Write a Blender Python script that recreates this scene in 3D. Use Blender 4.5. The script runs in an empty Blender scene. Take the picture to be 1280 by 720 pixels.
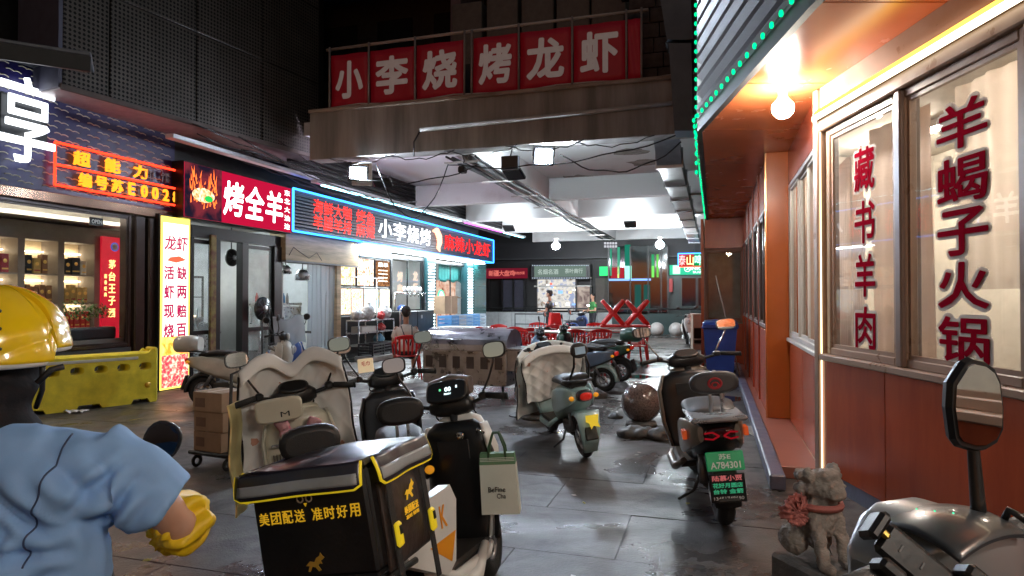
import bpy, bmesh, math, random
from mathutils import Vector, Matrix, noise
random.seed(7)
sc = bpy.context.scene
col = sc.collection
R = math.radians
# ---------------------------------------------------------------- camera
F, CX, HY, EYE = 820.0, 640.0, 372.0, 1.5
cd = bpy.data.cameras.new('camera'); cam = bpy.data.objects.new('camera', cd); col.objects.link(cam)
cd.sensor_width = 36; cd.lens = F / 1280 * 36; cd.clip_start = .05; cd.clip_end = 600
cam.location = (0, 0, EYE); cam.rotation_euler = (R(90) + math.atan((HY - 360) / F), 0, 0)
sc.camera = cam
# ---------------------------------------------------------------- night sky
w = bpy.data.worlds.new('World'); sc.world = w; w.use_nodes = True
wn = w.node_tree; bg = wn.nodes['Background']
sky = wn.nodes.new('ShaderNodeTexSky'); sky.sky_type = 'NISHITA'; sky.sun_disc = False
sky.sun_elevation = R(-.3); sky.sun_rotation = R(200)
wn.links.new(sky.outputs[0], bg.inputs[0]); bg.inputs[1].default_value = .15
sc.view_settings.view_transform = 'Standard'; sc.view_settings.look = 'None'
sc.view_settings.exposure = .7; sc.view_settings.gamma = 1
sc.render.engine = 'CYCLES'
try:
    sc.cycles.use_denoising = True; sc.cycles.denoiser = 'OPENIMAGEDENOISE'
except Exception: pass
sc.cycles.max_bounces = 6; sc.cycles.diffuse_bounces = 3; sc.cycles.glossy_bounces = 3
sc.cycles.transparent_max_bounces = 12; sc.cycles.transmission_bounces = 4
sc.cycles.sample_clamp_indirect = 4.0; sc.cycles.caustics_reflective = False; sc.cycles.caustics_refractive = False
sc.cycles.use_light_tree = True
# ---------------------------------------------------------------- frames
def P(px, py, D):
    return Vector(((px - CX) / F * D, D, EYE + (HY - py) / F * D))
def G(px, py):
    D = F * EYE / (py - HY); return Vector(((px - CX) / F * D, D, 0))
class Fr:
    def __init__(s, ox, oy, deg):
        s.o = Vector((ox, oy, 0)); s.rz = R(deg); s.m = Matrix.Rotation(s.rz, 3, 'Z'); s.i = s.m.inverted()
    def loc(s, p): return s.i @ (Vector(p) - s.o)
    def w(s, x, y, z=0): return s.o + s.m @ Vector((x, y, z))
    def _hit(s, px, py, ax, val):
        o = s.i @ (Vector((0, 0, EYE)) - s.o); d = s.i @ Vector(((px - CX) / F, 1, (HY - py) / F))
        t = (val - o[ax]) / d[ax]; return o + d * t
    def X(s, px, py, val=0): return s._hit(px, py, 0, val)
    def Y(s, px, py, val=0): return s._hit(px, py, 1, val)
LF = Fr(-5.6, 10.9, -17)          # left shop line: x = out into the lane, y = along the lane
RN = Fr(2.5, 5.3, 0)              # near right wall
RL = Fr(2.5, 5.3, -17)            # far right wall, along the lane
# ---------------------------------------------------------------- materials
MATS = {}
def mat(name, c, r=.5, m=0, var=.12, vs=6, bump=0, bs=40, em=0, ec=None, coat=0, c2=None, rv=0, spec=.5, world=False, trans=0, stretch=None, th=(.35,.7)):
    if name in MATS: return MATS[name]
    M = bpy.data.materials.new(name); M.use_nodes = True; nt = M.node_tree; b = nt.nodes['Principled BSDF']
    b.inputs['Roughness'].default_value = r; b.inputs['Metallic'].default_value = m
    b.inputs['Specular IOR Level'].default_value = spec
    if trans: b.inputs['Transmission Weight'].default_value = trans
    if coat: b.inputs['Coat Weight'].default_value = coat; b.inputs['Coat Roughness'].default_value = .06
    N = nt.nodes.new; K = nt.links.new
    if world:
        co = N('ShaderNodeNewGeometry').outputs['Position']
    else:
        co = N('ShaderNodeTexCoord').outputs['Object']
    if stretch:
        mp = N('ShaderNodeMapping'); mp.inputs['Scale'].default_value = stretch; K(co, mp.inputs[0]); co = mp.outputs[0]
    if var or c2:
        nz = N('ShaderNodeTexNoise'); nz.inputs['Scale'].default_value = vs; nz.inputs['Detail'].default_value = 6; nz.inputs['Roughness'].default_value = .62
        K(co, nz.inputs['Vector'])
        rp = N('ShaderNodeValToRGB'); K(nz.outputs['Fac'], rp.inputs[0])
        e = rp.color_ramp.elements; e[0].position, e[1].position = th
        a = c if c2 else tuple(max(0, k * (1 - var)) for k in c); z = c2 if c2 else tuple(min(1, k * (1 + var)) for k in c)
        e[0].color = (*a, 1); e[1].color = (*z, 1)
        K(rp.outputs[0], b.inputs['Base Color'])
        if rv:
            mr = N('ShaderNodeMapRange'); K(nz.outputs['Fac'], mr.inputs[0]); mr.inputs[1].default_value = .35; mr.inputs[2].default_value = .65
            mr.inputs[3].default_value = max(.02, r - rv); mr.inputs[4].default_value = min(1, r + rv); K(mr.outputs[0], b.inputs['Roughness'])
    else: b.inputs['Base Color'].default_value = (*c, 1)
    if bump:
        n2 = N('ShaderNodeTexNoise'); n2.inputs['Scale'].default_value = bs; n2.inputs['Detail'].default_value = 5; K(co, n2.inputs['Vector'])
        bm = N('ShaderNodeBump'); bm.inputs['Strength'].default_value = bump; bm.inputs['Distance'].default_value = .02
        K(n2.outputs['Fac'], bm.inputs['Height']); K(bm.outputs[0], b.inputs['Normal'])
    if em:
        b.inputs['Emission Color'].default_value = (*(ec or c), 1); b.inputs['Emission Strength'].default_value = em
    MATS[name] = M; return M
def em(name, c, s, var=0, c2=None, vs=5, th=(.4, .6)):
    if name in MATS: return MATS[name]
    M = bpy.data.materials.new(name); M.use_nodes = True; nt = M.node_tree; nt.nodes.clear()
    o = nt.nodes.new('ShaderNodeOutputMaterial'); e = nt.nodes.new('ShaderNodeEmission')
    e.inputs[0].default_value = (*c, 1); e.inputs[1].default_value = s; nt.links.new(e.outputs[0], o.inputs[0])
    if c2:
        tc = nt.nodes.new('ShaderNodeTexCoord'); nz = nt.nodes.new('ShaderNodeTexNoise'); nz.inputs['Scale'].default_value = vs; nz.inputs['Detail'].default_value = 5; nz.inputs['Distortion'].default_value = .8
        rp = nt.nodes.new('ShaderNodeValToRGB'); rp.color_ramp.elements[0].color = (*c, 1); rp.color_ramp.elements[1].color = (*c2, 1)
        rp.color_ramp.elements[0].position, rp.color_ramp.elements[1].position = th
        nt.links.new(tc.outputs['Object'], nz.inputs[0]); nt.links.new(nz.outputs[0], rp.inputs[0]); nt.links.new(rp.outputs[0], e.inputs[0])
    MATS[name] = M; return M
def pic(name, cols, s, vs=6, dist=1.5):
    """printed food photograph behind a light box: mottled blend of its own colours"""
    if name in MATS: return MATS[name]
    M = bpy.data.materials.new(name); M.use_nodes = True; nt = M.node_tree; nt.nodes.clear(); N = nt.nodes.new; K = nt.links.new
    o = N('ShaderNodeOutputMaterial'); e = N('ShaderNodeEmission'); e.inputs[1].default_value = s; tc = N('ShaderNodeTexCoord')
    nz = N('ShaderNodeTexNoise'); nz.inputs['Scale'].default_value = vs; nz.inputs['Detail'].default_value = 8; nz.inputs['Roughness'].default_value = .7; nz.inputs['Distortion'].default_value = dist
    vo = N('ShaderNodeTexVoronoi'); vo.inputs['Scale'].default_value = vs * 2.2; ad = N('ShaderNodeMath'); ad.operation = 'MULTIPLY_ADD'; ad.inputs[1].default_value = .35
    K(tc.outputs['Object'], nz.inputs[0]); K(tc.outputs['Object'], vo.inputs['Vector']); K(vo.outputs['Distance'], ad.inputs[0]); K(nz.outputs[0], ad.inputs[2])
    rp = N('ShaderNodeValToRGB'); el = rp.color_ramp.elements; n_ = len(cols)
    for i, c in enumerate(cols):
        p = .40 + .42 * i / (n_ - 1)
        if i < 2: el[i].position = p; el[i].color = (*c, 1)
        else: q = el.new(p); q.color = (*c, 1)
    K(ad.outputs[0], rp.inputs[0]); K(rp.outputs[0], e.inputs[0]); K(e.outputs[0], o.inputs[0]); MATS[name] = M; return M
def cloth(name, c, tl=.5, alpha=1):
    M = bpy.data.materials.new(name); M.use_nodes = True; nt = M.node_tree; nt.nodes.clear(); N = nt.nodes.new; K = nt.links.new
    o = N('ShaderNodeOutputMaterial'); d = N('ShaderNodeBsdfDiffuse'); d.inputs[0].default_value = (*c, 1); t = N('ShaderNodeBsdfTranslucent'); t.inputs[0].default_value = (*c, 1)
    m = N('ShaderNodeMixShader'); m.inputs[0].default_value = tl; K(d.outputs[0], m.inputs[1]); K(t.outputs[0], m.inputs[2])
    if alpha < 1:
        tr = N('ShaderNodeBsdfTransparent'); m2 = N('ShaderNodeMixShader'); m2.inputs[0].default_value = alpha; K(tr.outputs[0], m2.inputs[1]); K(m.outputs[0], m2.inputs[2]); m = m2
    K(m.outputs[0], o.inputs[0]); MATS[name] = M; return M
def glass(name, tint=(1, 1, 1), ior=1.45, rough=.0, haze=0):
    """thin pane: clear with a Fresnel sheen, optionally a film of dirt"""
    M = bpy.data.materials.new(name); M.use_nodes = True; nt = M.node_tree; nt.nodes.clear(); N = nt.nodes.new; K = nt.links.new
    o = N('ShaderNodeOutputMaterial'); t = N('ShaderNodeBsdfTransparent'); g = N('ShaderNodeBsdfGlossy'); f = N('ShaderNodeFresnel')
    t.inputs[0].default_value = (*tint, 1); g.inputs['Roughness'].default_value = rough; f.inputs[0].default_value = ior
    ge = N('ShaderNodeNewGeometry'); iv = N('ShaderNodeMath'); iv.operation = 'SUBTRACT'; iv.inputs[0].default_value = 1; K(ge.outputs['Backfacing'], iv.inputs[1])
    ml0 = N('ShaderNodeMath'); ml0.operation = 'MULTIPLY'; K(f.outputs[0], ml0.inputs[0]); K(iv.outputs[0], ml0.inputs[1])
    mx = N('ShaderNodeMixShader'); K(ml0.outputs[0], mx.inputs[0]); K(t.outputs[0], mx.inputs[1]); K(g.outputs[0], mx.inputs[2])
    if haze:
        d = N('ShaderNodeBsdfDiffuse'); d.inputs[0].default_value = (.7, .72, .72, 1); tl = N('ShaderNodeBsdfTranslucent'); tl.inputs[0].default_value = (.7, .72, .72, 1)
        ad = N('ShaderNodeMixShader'); ad.inputs[0].default_value = .6; K(d.outputs[0], ad.inputs[1]); K(tl.outputs[0], ad.inputs[2])
        nz = N('ShaderNodeTexNoise'); nz.inputs['Scale'].default_value = 4; nz.inputs['Detail'].default_value = 4; tc = N('ShaderNodeTexCoord'); K(tc.outputs['Object'], nz.inputs[0])
        ml = N('ShaderNodeMath'); ml.operation = 'MULTIPLY'; ml.inputs[1].default_value = haze * 2; K(nz.outputs[0], ml.inputs[0])
        m2 = N('ShaderNodeMixShader'); K(ml.outputs[0], m2.inputs[0]); K(mx.outputs[0], m2.inputs[1]); K(ad.outputs[0], m2.inputs[2]); mx = m2
    K(mx.outputs[0], o.inputs[0]); MATS[name] = M; return M
# ---------------------------------------------------------------- mesh builder
def frame_of(d):
    d = d.normalized(); a = Vector((0, 0, 1)) if abs(d.z) < .9 else Vector((1, 0, 0))
    u = d.cross(a).normalized(); return u, d.cross(u).normalized() * -1
class MB:
    def __init__(s): s.v = []; s.f = []; s.s = []
    def add(s, vs, fs, smooth=False, T=None):
        n = len(s.v); s.v += [tuple(T @ Vector(p)) if T else tuple(p) for p in vs]
        s.f += [tuple(i + n for i in f) for f in fs]; s.s += [smooth] * len(fs); return s
    def box(s, c, d, rz=0, rot=None, ch=0):
        x, y, z = d[0] / 2, d[1] / 2, d[2] / 2
        m = Matrix.Translation(Vector(c)) @ (rot.to_4x4() if rot else Matrix.Rotation(rz, 4, 'Z'))
        if ch:
            ch = min(ch, x * .95, y * .95, z * .95)
            pts = []
            for a in (-1, 1):
                for b in (-1, 1):
                    for k in (-1, 1):
                        pts += [(a * x, b * (y - ch), k * (z - ch)), (a * (x - ch), b * y, k * (z - ch)), (a * (x - ch), b * (y - ch), k * z)]
            return s.hull(pts, T=m)
        vs = [(a * x, b * y, k * z) for a in (-1, 1) for b in (-1, 1) for k in (-1, 1)]
        return s.add(vs, [(0, 1, 3, 2), (4, 6, 7, 5), (0, 4, 5, 1), (2, 3, 7, 6), (0, 2, 6, 4), (1, 5, 7, 3)], T=m)
    def b2(s, x0, x1, y0, y1, z0, z1, ch=0):
        return s.box(((x0 + x1) / 2, (y0 + y1) / 2, (z0 + z1) / 2), (abs(x1 - x0), abs(y1 - y0), abs(z1 - z0)), ch=ch)
    def hull(s, pts, T=None, smooth=False):
        bm = bmesh.new()
        for p in pts: bm.verts.new(p)
        bmesh.ops.convex_hull(bm, input=bm.verts); bmesh.ops.dissolve_limit(bm, angle_limit=.01, verts=bm.verts, edges=bm.edges)
        bm.verts.index_update(); bm.faces.ensure_lookup_table()
        used = [v for v in bm.verts if v.link_faces]; ix = {v.index: i for i, v in enumerate(used)}
        s.add([v.co[:] for v in used], [tuple(ix[v.index] for v in f.verts) for f in bm.faces], smooth, T); bm.free(); return s
    def loft(s, rings, cap=True, smooth=True, closed=True, T=None):
        n = len(rings[0]); vs = [p for r in rings for p in r]; fs = []
        for i in range(len(rings) - 1):
            for j in range(n if closed else n - 1):
                k = (j + 1) % n; fs.append((i * n + j, i * n + k, (i + 1) * n + k, (i + 1) * n + j))
        s.add(vs, fs, smooth, T)
        if cap and closed:
            m = len(s.v); b = m - len(vs)
            s.f += [tuple(b + j for j in reversed(range(n))), tuple(m - n + j for j in range(n))]; s.s += [False, False]
        return s
    def tube(s, pts, r, n=8, cap=True, T=None):
        pts = [Vector(p) for p in pts]; rs = r if isinstance(r, (list, tuple)) else [r] * len(pts); rings = []; pu = None
        for i, p in enumerate(pts):
            d = (pts[min(i + 1, len(pts) - 1)] - pts[max(i - 1, 0)])
            if d.length < 1e-7: d = Vector((0, 0, 1))
            d.normalize()
            if pu is None: u, _ = frame_of(d)
            else:
                u = pu - d * pu.dot(d)
                if u.length < 1e-5: u, _ = frame_of(d)
                u.normalize()
            pu = u; v = d.cross(u)
            rings.append([p + (u * math.cos(2 * math.pi * j / n) + v * math.sin(2 * math.pi * j / n)) * rs[i] for j in range(n)])
        return s.loft(rings, cap, True, T=T)
    def lathe(s, prof, c=(0, 0, 0), ax='z', n=24, T=None, cap=True):
        rings = []
        for r, h in prof:
            ring = []
            for j in range(n):
                a = 2 * math.pi * j / n; x, y = r * math.cos(a), r * math.sin(a)
                p = {'z': (x, y, h), 'x': (h, x, y), 'y': (x, h, -y)}[ax]
                ring.append((p[0] + c[0], p[1] + c[1], p[2] + c[2]))
            rings.append(ring)
        return s.loft(rings, cap, True, T=T)
    def ell(s, c, r, nu=16, nv=10, T=None):
        if not isinstance(r, (tuple, list)): r = (r, r, r)
        rings = []
        for i in range(nv + 1):
            t = math.pi * i / nv; q = max(math.sin(t), .02)
            rings.append([(c[0] + r[0] * q * math.cos(2 * math.pi * j / nu), c[1] + r[1] * q * math.sin(2 * math.pi * j / nu), c[2] - r[2] * math.cos(t)) for j in range(nu)])
        return s.loft(rings, True, True, T=T)
    def prism(s, poly, ax, a, b, T=None):
        def p3(p, h): return {'x': (h, p[0], p[1]), 'y': (p[0], h, p[1]), 'z': (p[0], p[1], h)}[ax]
        n = len(poly); vs = [p3(p, a) for p in poly] + [p3(p, b) for p in poly]
        fs = [(i, (i + 1) % n, n + (i + 1) % n, n + i) for i in range(n)] + [tuple(reversed(range(n))), tuple(range(n, 2 * n))]
        return s.add(vs, fs, T=T)
    def torus(s, c, Rr, r, ax='x', n=28, k=10, flat=1.0, T=None):
        prof = [(Rr + r * math.cos(2 * math.pi * i / k), r * flat * math.sin(2 * math.pi * i / k)) for i in range(k + 1)]
        return s.lathe(prof, c, ax, n, T=T, cap=False)
    def grid(s, fn, nu, nv, th=0, smooth=True):
        """sheet fn(u,v), u and v 0..1, with an optional second side th behind"""
        A = [[Vector(fn(i / nu, j / nv)) for j in range(nv + 1)] for i in range(nu + 1)]
        vs = [A[i][j] for i in range(nu + 1) for j in range(nv + 1)]; w_ = nv + 1
        fs = [(i * w_ + j, (i + 1) * w_ + j, (i + 1) * w_ + j + 1, i * w_ + j + 1) for i in range(nu) for j in range(nv)]
        s.add(vs, fs, smooth)
        if th:
            nn = []
            for i in range(nu + 1):
                for j in range(nv + 1):
                    du = A[min(i + 1, nu)][j] - A[max(i - 1, 0)][j]; dv = A[i][min(j + 1, nv)] - A[i][max(j - 1, 0)]
                    c = du.cross(dv); c = c.normalized() if c.length > 1e-9 else Vector((0, 0, 1)); nn.append(A[i][j] - c * th)
            b = len(s.v); s.add(nn, [tuple(reversed(f)) for f in fs], smooth); a = b - len(vs)
            edge = [i * w_ for i in range(nu + 1)] + [nu * w_ + j for j in range(1, nv + 1)] + [i * w_ + nv for i in range(nu - 1, -1, -1)] + [j for j in range(nv - 1, 0, -1)]
            for q in range(len(edge)):
                e0, e1 = edge[q], edge[(q + 1) % len(edge)]; s.f.append((a + e1, a + e0, b + e0, b + e1)); s.s.append(False)
        return s
    def mesh(s, name, m=None):
        me = bpy.data.meshes.new(name); me.from_pydata(s.v, [], s.f); me.polygons.foreach_set('use_smooth', s.s); me.update()
        if m: me.materials.append(m)
        return me
    def build(s, name, m, parent=None, loc=None, rz=0, rot=None, label=None, cat=None, group=None, kind=None, fix=True):
        me = s.mesh(name, m)
        if fix:
            bm = bmesh.new(); bm.from_mesh(me); bmesh.ops.recalc_face_normals(bm, faces=bm.faces); bm.to_mesh(me); bm.free()
        return put(me, name, parent, loc, rz, rot, label, cat, group, kind)
def put(me, name, parent=None, loc=None, rz=0, rot=None, label=None, cat=None, group=None, kind=None):
    o = bpy.data.objects.new(name, me); col.objects.link(o)
    if parent: o.parent = parent
    if loc is not None: o.location = loc
    if rot: o.rotation_euler = rot
    elif rz: o.rotation_euler = (0, 0, rz)
    return tag(o, label, cat, group, kind)
def tag(o, label=None, cat=None, group=None, kind=None):
    for k, v in (('label', label), ('category', cat), ('group', group), ('kind', kind)):
        if v: o[k] = v
    return o
def thing(name, label, cat, loc=(0, 0, 0), rz=0, group=None, kind=None, lean=0, pitch=0):
    o = bpy.data.objects.new(name, None); col.objects.link(o); o.location = loc; o.rotation_euler = (pitch, lean, rz)
    o.empty_display_size = .1
    return tag(o, label, cat, group, kind)
def fcopy(root, loc, rz, label, group=None, lean=None):
    def cp(o, par):
        c = o.copy(); col.objects.link(c); c.parent = par
        for ch in list(o.children): cp(ch, c)
        return c
    r = cp(root, None); r.location = loc
    r.rotation_euler = (0, lean or 0, rz); r['label'] = label
    if group: r['group'] = group
    return r
def organic(mb, name, m, parent, voxel=.012, sm=4, disp=None, **kw):
    """fuse overlapping volumes into one continuous skin"""
    me = mb.mesh(name, m); o = bpy.data.objects.new(name, me); col.objects.link(o)
    md = o.modifiers.new('r', 'REMESH'); md.mode = 'VOXEL'; md.voxel_size = voxel; md.use_smooth_shade = True
    if sm:
        ms = o.modifiers.new('s', 'SMOOTH'); ms.iterations = sm; ms.factor = .6
    dg = bpy.context.evaluated_depsgraph_get(); me2 = bpy.data.meshes.new_from_object(o.evaluated_get(dg)); bpy.data.objects.remove(o)
    me2.name = name; me2.materials.clear(); me2.materials.append(m)
    if disp:
        nr = [v.normal.copy() for v in me2.vertices]
        for v, q in zip(me2.vertices, nr): v.co += q * disp(v.co)
    me2.polygons.foreach_set('use_smooth', [True] * len(me2.polygons)); me2.update()
    return put(me2, name, parent, **kw)
TXT = {}
def glyphs(body, bold=.02, ext=0, spacing=1, shear=0, w=1, h=1, res=3):
    k = (body, bold, ext, spacing, shear, round(w, 4), round(h, 4))
    if k in TXT: return TXT[k]
    c = bpy.data.curves.new('t', 'FONT'); c.body = body; c.size = 1; c.extrude = 0; c.resolution_u = res
    c.space_character = spacing; c.shear = shear; c.fill_mode = 'BOTH'; c.extrude = .5 if ext else 0
    o = bpy.data.objects.new('t', c); col.objects.link(o)
    dg = bpy.context.evaluated_depsgraph_get(); me = bpy.data.meshes.new_from_object(o.evaluated_get(dg))
    bpy.data.objects.remove(o); bpy.data.curves.remove(c)
    xs = [v.co.x for v in me.vertices]; ys = [v.co.y for v in me.vertices]
    x0, x1, y0, y1 = min(xs), max(xs), min(ys), max(ys)
    n_ = 10 if bold > .03 else 8; off = [(0, 0)] + [(bold * math.cos(6.2832 * i / n_), bold * math.sin(6.2832 * i / n_)) for i in range(n_)] if bold else [(0, 0)]
    if bold > .05: off += [(bold * .5 * math.cos(6.2832 * i / 6), bold * .5 * math.sin(6.2832 * i / 6)) for i in range(6)]
    kx, ky = w / (x1 - x0 + 2 * bold), h / (y1 - y0 + 2 * bold); V = []; Fc = []; base = len(me.vertices)
    for i, (dx, dy) in enumerate(off):
        V += [((v.co.x - (x0 + x1) / 2 + dx) * kx, (v.co.y - (y0 + y1) / 2 + dy) * ky, v.co.z * ext + i * .00012) for v in me.vertices]
        Fc += [tuple(j + i * base for j in p.vertices) for p in me.polygons]
    m2 = bpy.data.meshes.new('t'); m2.from_pydata(V, [], Fc); m2.update(); TXT[k] = m2; return m2
def basis(loc, right, up):
    r_ = Vector(right).normalized(); u_ = Vector(up); u_ = (u_ - r_ * u_.dot(r_)).normalized(); n_ = r_.cross(u_)
    return Matrix.Translation(Vector(loc)) @ Matrix((r_, u_, n_)).transposed().to_4x4()
def txt(body, loc, right, up, w, h, m, parent, name='lettering', bold=.02, ext=.01, spacing=1, shear=0):
    me = glyphs(body, bold, ext, spacing, shear, w, h).copy(); me.materials.append(m)
    o = bpy.data.objects.new(name, me); col.objects.link(o); o.parent = parent; o.matrix_local = basis(loc, right, up); return o
def led(body, loc, right, up, w, h, m, parent, pitch=.03, dot=.011, name='led_lettering', bold=.03):
    """lettering made of single lamp dots"""
    me = glyphs(body, bold, 0, 1, 0, w, h); me.calc_loop_triangles(); got = set()
    for t in me.loop_triangles:
        a, b, c = (me.vertices[i].co for i in t.vertices)
        i0, i1 = int(min(a.x, b.x, c.x) / pitch) - 1, int(max(a.x, b.x, c.x) / pitch) + 1
        j0, j1 = int(min(a.y, b.y, c.y) / pitch) - 1, int(max(a.y, b.y, c.y) / pitch) + 1
        den = (b.y - c.y) * (a.x - c.x) + (c.x - b.x) * (a.y - c.y)
        if abs(den) < 1e-12: continue
        for i in range(i0, i1 + 1):
            for j in range(j0, j1 + 1):
                x, y = i * pitch, j * pitch
                l1 = ((b.y - c.y) * (x - c.x) + (c.x - b.x) * (y - c.y)) / den; l2 = ((c.y - a.y) * (x - c.x) + (a.x - c.x) * (y - c.y)) / den
                if l1 >= -.01 and l2 >= -.01 and l1 + l2 <= 1.01: got.add((i, j))
    b = MB(); d = dot
    for i, j in got:
        x, y = i * pitch, j * pitch
        b.add([(x - d, y, .0), (x, y - d, .0), (x + d, y, .0), (x, y + d, .0), (x, y, .01)], [(0, 1, 4), (1, 2, 4), (2, 3, 4), (3, 0, 4)])
    o = b.build(name, m, parent, fix=False, kind='stuff'); o.matrix_local = basis(loc, right, up); return o
def plate(outer, holes, th, name, m, parent, M4, **kw):
    """flat sheet with holes cut through"""
    c = bpy.data.curves.new('p', 'CURVE'); c.dimensions = '2D'; c.fill_mode = 'BOTH'; c.extrude = th / 2
    for poly in [outer] + holes:
        sp = c.splines.new('POLY'); sp.points.add(len(poly) - 1); sp.use_cyclic_u = True
        for q, p in zip(sp.points, poly): q.co = (p[0], p[1], 0, 1)
    o = bpy.data.objects.new('p', c); col.objects.link(o)
    me = bpy.data.meshes.new_from_object(o.evaluated_get(bpy.context.evaluated_depsgraph_get())); bpy.data.objects.remove(o)
    me.materials.clear(); me.materials.append(m)
    o = put(me, name, parent, **kw); o.matrix_local = M4; return o
def oval(cx, cy, a, b, n=20, e=2.0):
    out = []
    for i in range(n):
        t = 2 * math.pi * i / n; c_, s_ = math.cos(t), math.sin(t)
        out.append((cx + a * abs(c_) ** (2 / e) * (1 if c_ > 0 else -1), cy + b * abs(s_) ** (2 / e) * (1 if s_ > 0 else -1)))
    return out
def rY(y, cz, a, b, e=2.6, n=18, cx=0): return [(p[0], y, p[1]) for p in oval(cx, cz, a, b, n, e)]
def rZ(z, cy, a, b, e=2.6, n=18, cx=0): return [(p[0], p[1], z) for p in oval(cx, cy, a, b, n, e)]
def rX(x, cy, cz, a, b, e=2.6, n=18): return [(x, p[0], p[1]) for p in oval(cy, cz, a, b, n, e)]
UP = (0, 0, 1); Y1 = (0, 1, 0); X1 = (1, 0, 0)
# ---------------------------------------------------------------- shared materials
BLK = mat('black_plastic', (.012, .012, .013), .38, bump=.03, bs=90, rv=.08)
BLKM = mat('black_matt', (.015, .015, .016), .6)
DARKG = mat('dark_grey_paint', (.035, .036, .038), .45, rv=.1)
RUB = mat('tyre_rubber', (.014, .014, .014), .75, bump=.2, bs=60)
SCONC = mat('streaked_concrete', (.17, .158, .145), .85, vs=1.3, c2=(.34, .315, .285), bump=.3, bs=14, th=(.36, .62), stretch=(2.2, 2.2, .22))
STEEL = mat('brushed_steel', (.52, .53, .55), .32, 1, var=.15, vs=14, rv=.12)
DSTEEL = mat('dirty_steel', (.42, .40, .39), .38, 1, var=.25, vs=7, rv=.2, bump=.05)
CHR = mat('chrome', (.75, .75, .76), .12, 1, var=.04)
MIR = mat('mirror_glass', (.8, .82, .84), .02, 1, var=0)
SEAT = mat('seat_vinyl', (.02, .018, .018), .5, bump=.1, bs=140)
WHITE = mat('white_paint', (.75, .75, .73), .4, var=.06, rv=.1)
CREAM = mat('cream_paint', (.62, .58, .46), .3, var=.06, coat=.3)
MINT = mat('mint_paint', (.38, .55, .56), .3, var=.06, coat=.4)
BLUES = mat('blue_paint', (.03, .09, .3), .3, coat=.4)
SILV = mat('silver_paint', (.5, .5, .52), .3, .7, var=.06, coat=.4, rv=.08)
BRONZ = mat('bronze_grey_paint', (.21, .18, .15), .32, .5, var=.08, coat=.4)
AMB = mat('amber_lens', (.75, .28, .02), .15, coat=.6, em=.25, ec=(1, .4, .02), var=0)
REDL = mat('red_lens', (.5, .02, .015), .15, coat=.6, var=0, em=.12, ec=(1, .04, .02))
CONC = mat('concrete', (.33, .26, .21), .85, var=.45, vs=1.3, bump=.4, bs=14, th=(.3, .72))
PLAST = mat('red_plastic', (.72, .018, .02), .35, var=.1, rv=.08)
GL = glass('window_glass', (.96, .97, .97)); GLD = glass('dark_glass', (.5, .55, .55)); GLH = glass('dusty_glass', (.9, .92, .92), haze=.14)
# ================================================================ lights with their fittings
BULB = em('bulb_glow', (1, .93, .82), 250); BULB2 = em('far_bulb_glow', (.86, .95, 1), 560); FLOOD = em('flood_glow', (.72, .84, 1), 650)
CERAM = mat('lamp_ceramic', (.7, .68, .63), .35)
def bulb(loc, label, m, r=.085, drop=.20, group=None):
    t = thing('ceiling_bulb', label, 'lamp', loc, group=group)
    MB().lathe([(.075, 0), (.08, -.012), (.06, -.03), (.035, -.04), (.03, -drop + r)], n=20).build('lamp_holder', CERAM, t)
    MB().lathe([(.02, -drop + r + .02), (.045, -drop + r - .02), (r * .93, -drop + .03), (r, -drop), (r * .9, -drop - r * .45), (r * .55, -drop - r * .85), (.01, -drop - r)], n=20).build('bulb', m, t)
    return t
bulb(P(980, 103, 5.25), 'large lit bulb hanging in a white holder from the orange soffit', BULB)
bulb((2.1, -.2, 3.2), 'added fill bulb out of view under the orange soffit nearer the camera', BULB)  # added bulb, out of view, fills light onto the rider's back
bulb((2.1, -1.8, 3.2), 'added unseen fill bulb under the orange soffit behind the camera', BULB)  # further unseen bulb, put in as fill from behind
bulb(P(695, 298, 23), 'lit round bulb hanging below the ceiling left of the striped green shopfront', BULB2, .14, .25)
bulb(P(825, 296, 22), 'lit round bulb hanging over the red and blue beer sign', BULB2, .14, .25)
def flood(loc, rz, tilt, label, w=.3, h=.26, m=FLOOD):
    t = thing('flood_light', label, 'flood light', loc, rz); t.rotation_euler = (tilt, 0, rz)
    MB().box((0, .04, 0), (w + .05, .07, h + .05), ch=.015).build('housing', BLK, t)
    MB().box((0, -.002, 0), (w - .03, .012, h - .03), ch=.004).build('light_face', m, t)
    MB().tube([(-w / 2 - .03, .04, 0), (-w / 2 - .03, .04, h * .75), (w / 2 + .03, .04, h * .75), (w / 2 + .03, .04, 0)], .009, 6).build('bracket', DARKG, t)
    return t
flood(P(680, 195, 10.75), R(8), R(18), 'bright square flood light hanging under the concrete beam')
flood(P(447, 216, 11.6), R(10), R(12), 'glowing flood light beside a white square backing plate above the red sign', .3, .22)
t = thing('flood_light', 'unlit black flood light under the concrete beam beside the lit one', 'flood light', P(638, 203, 10.8), R(-17))
MB().box((0, 0, 0), (.3, .08, .22), ch=.01).build('housing', BLK, t); MB().tube([(0, 0, .1), (0, .1, .25)], .012).build('bracket', DARKG, t)
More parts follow.
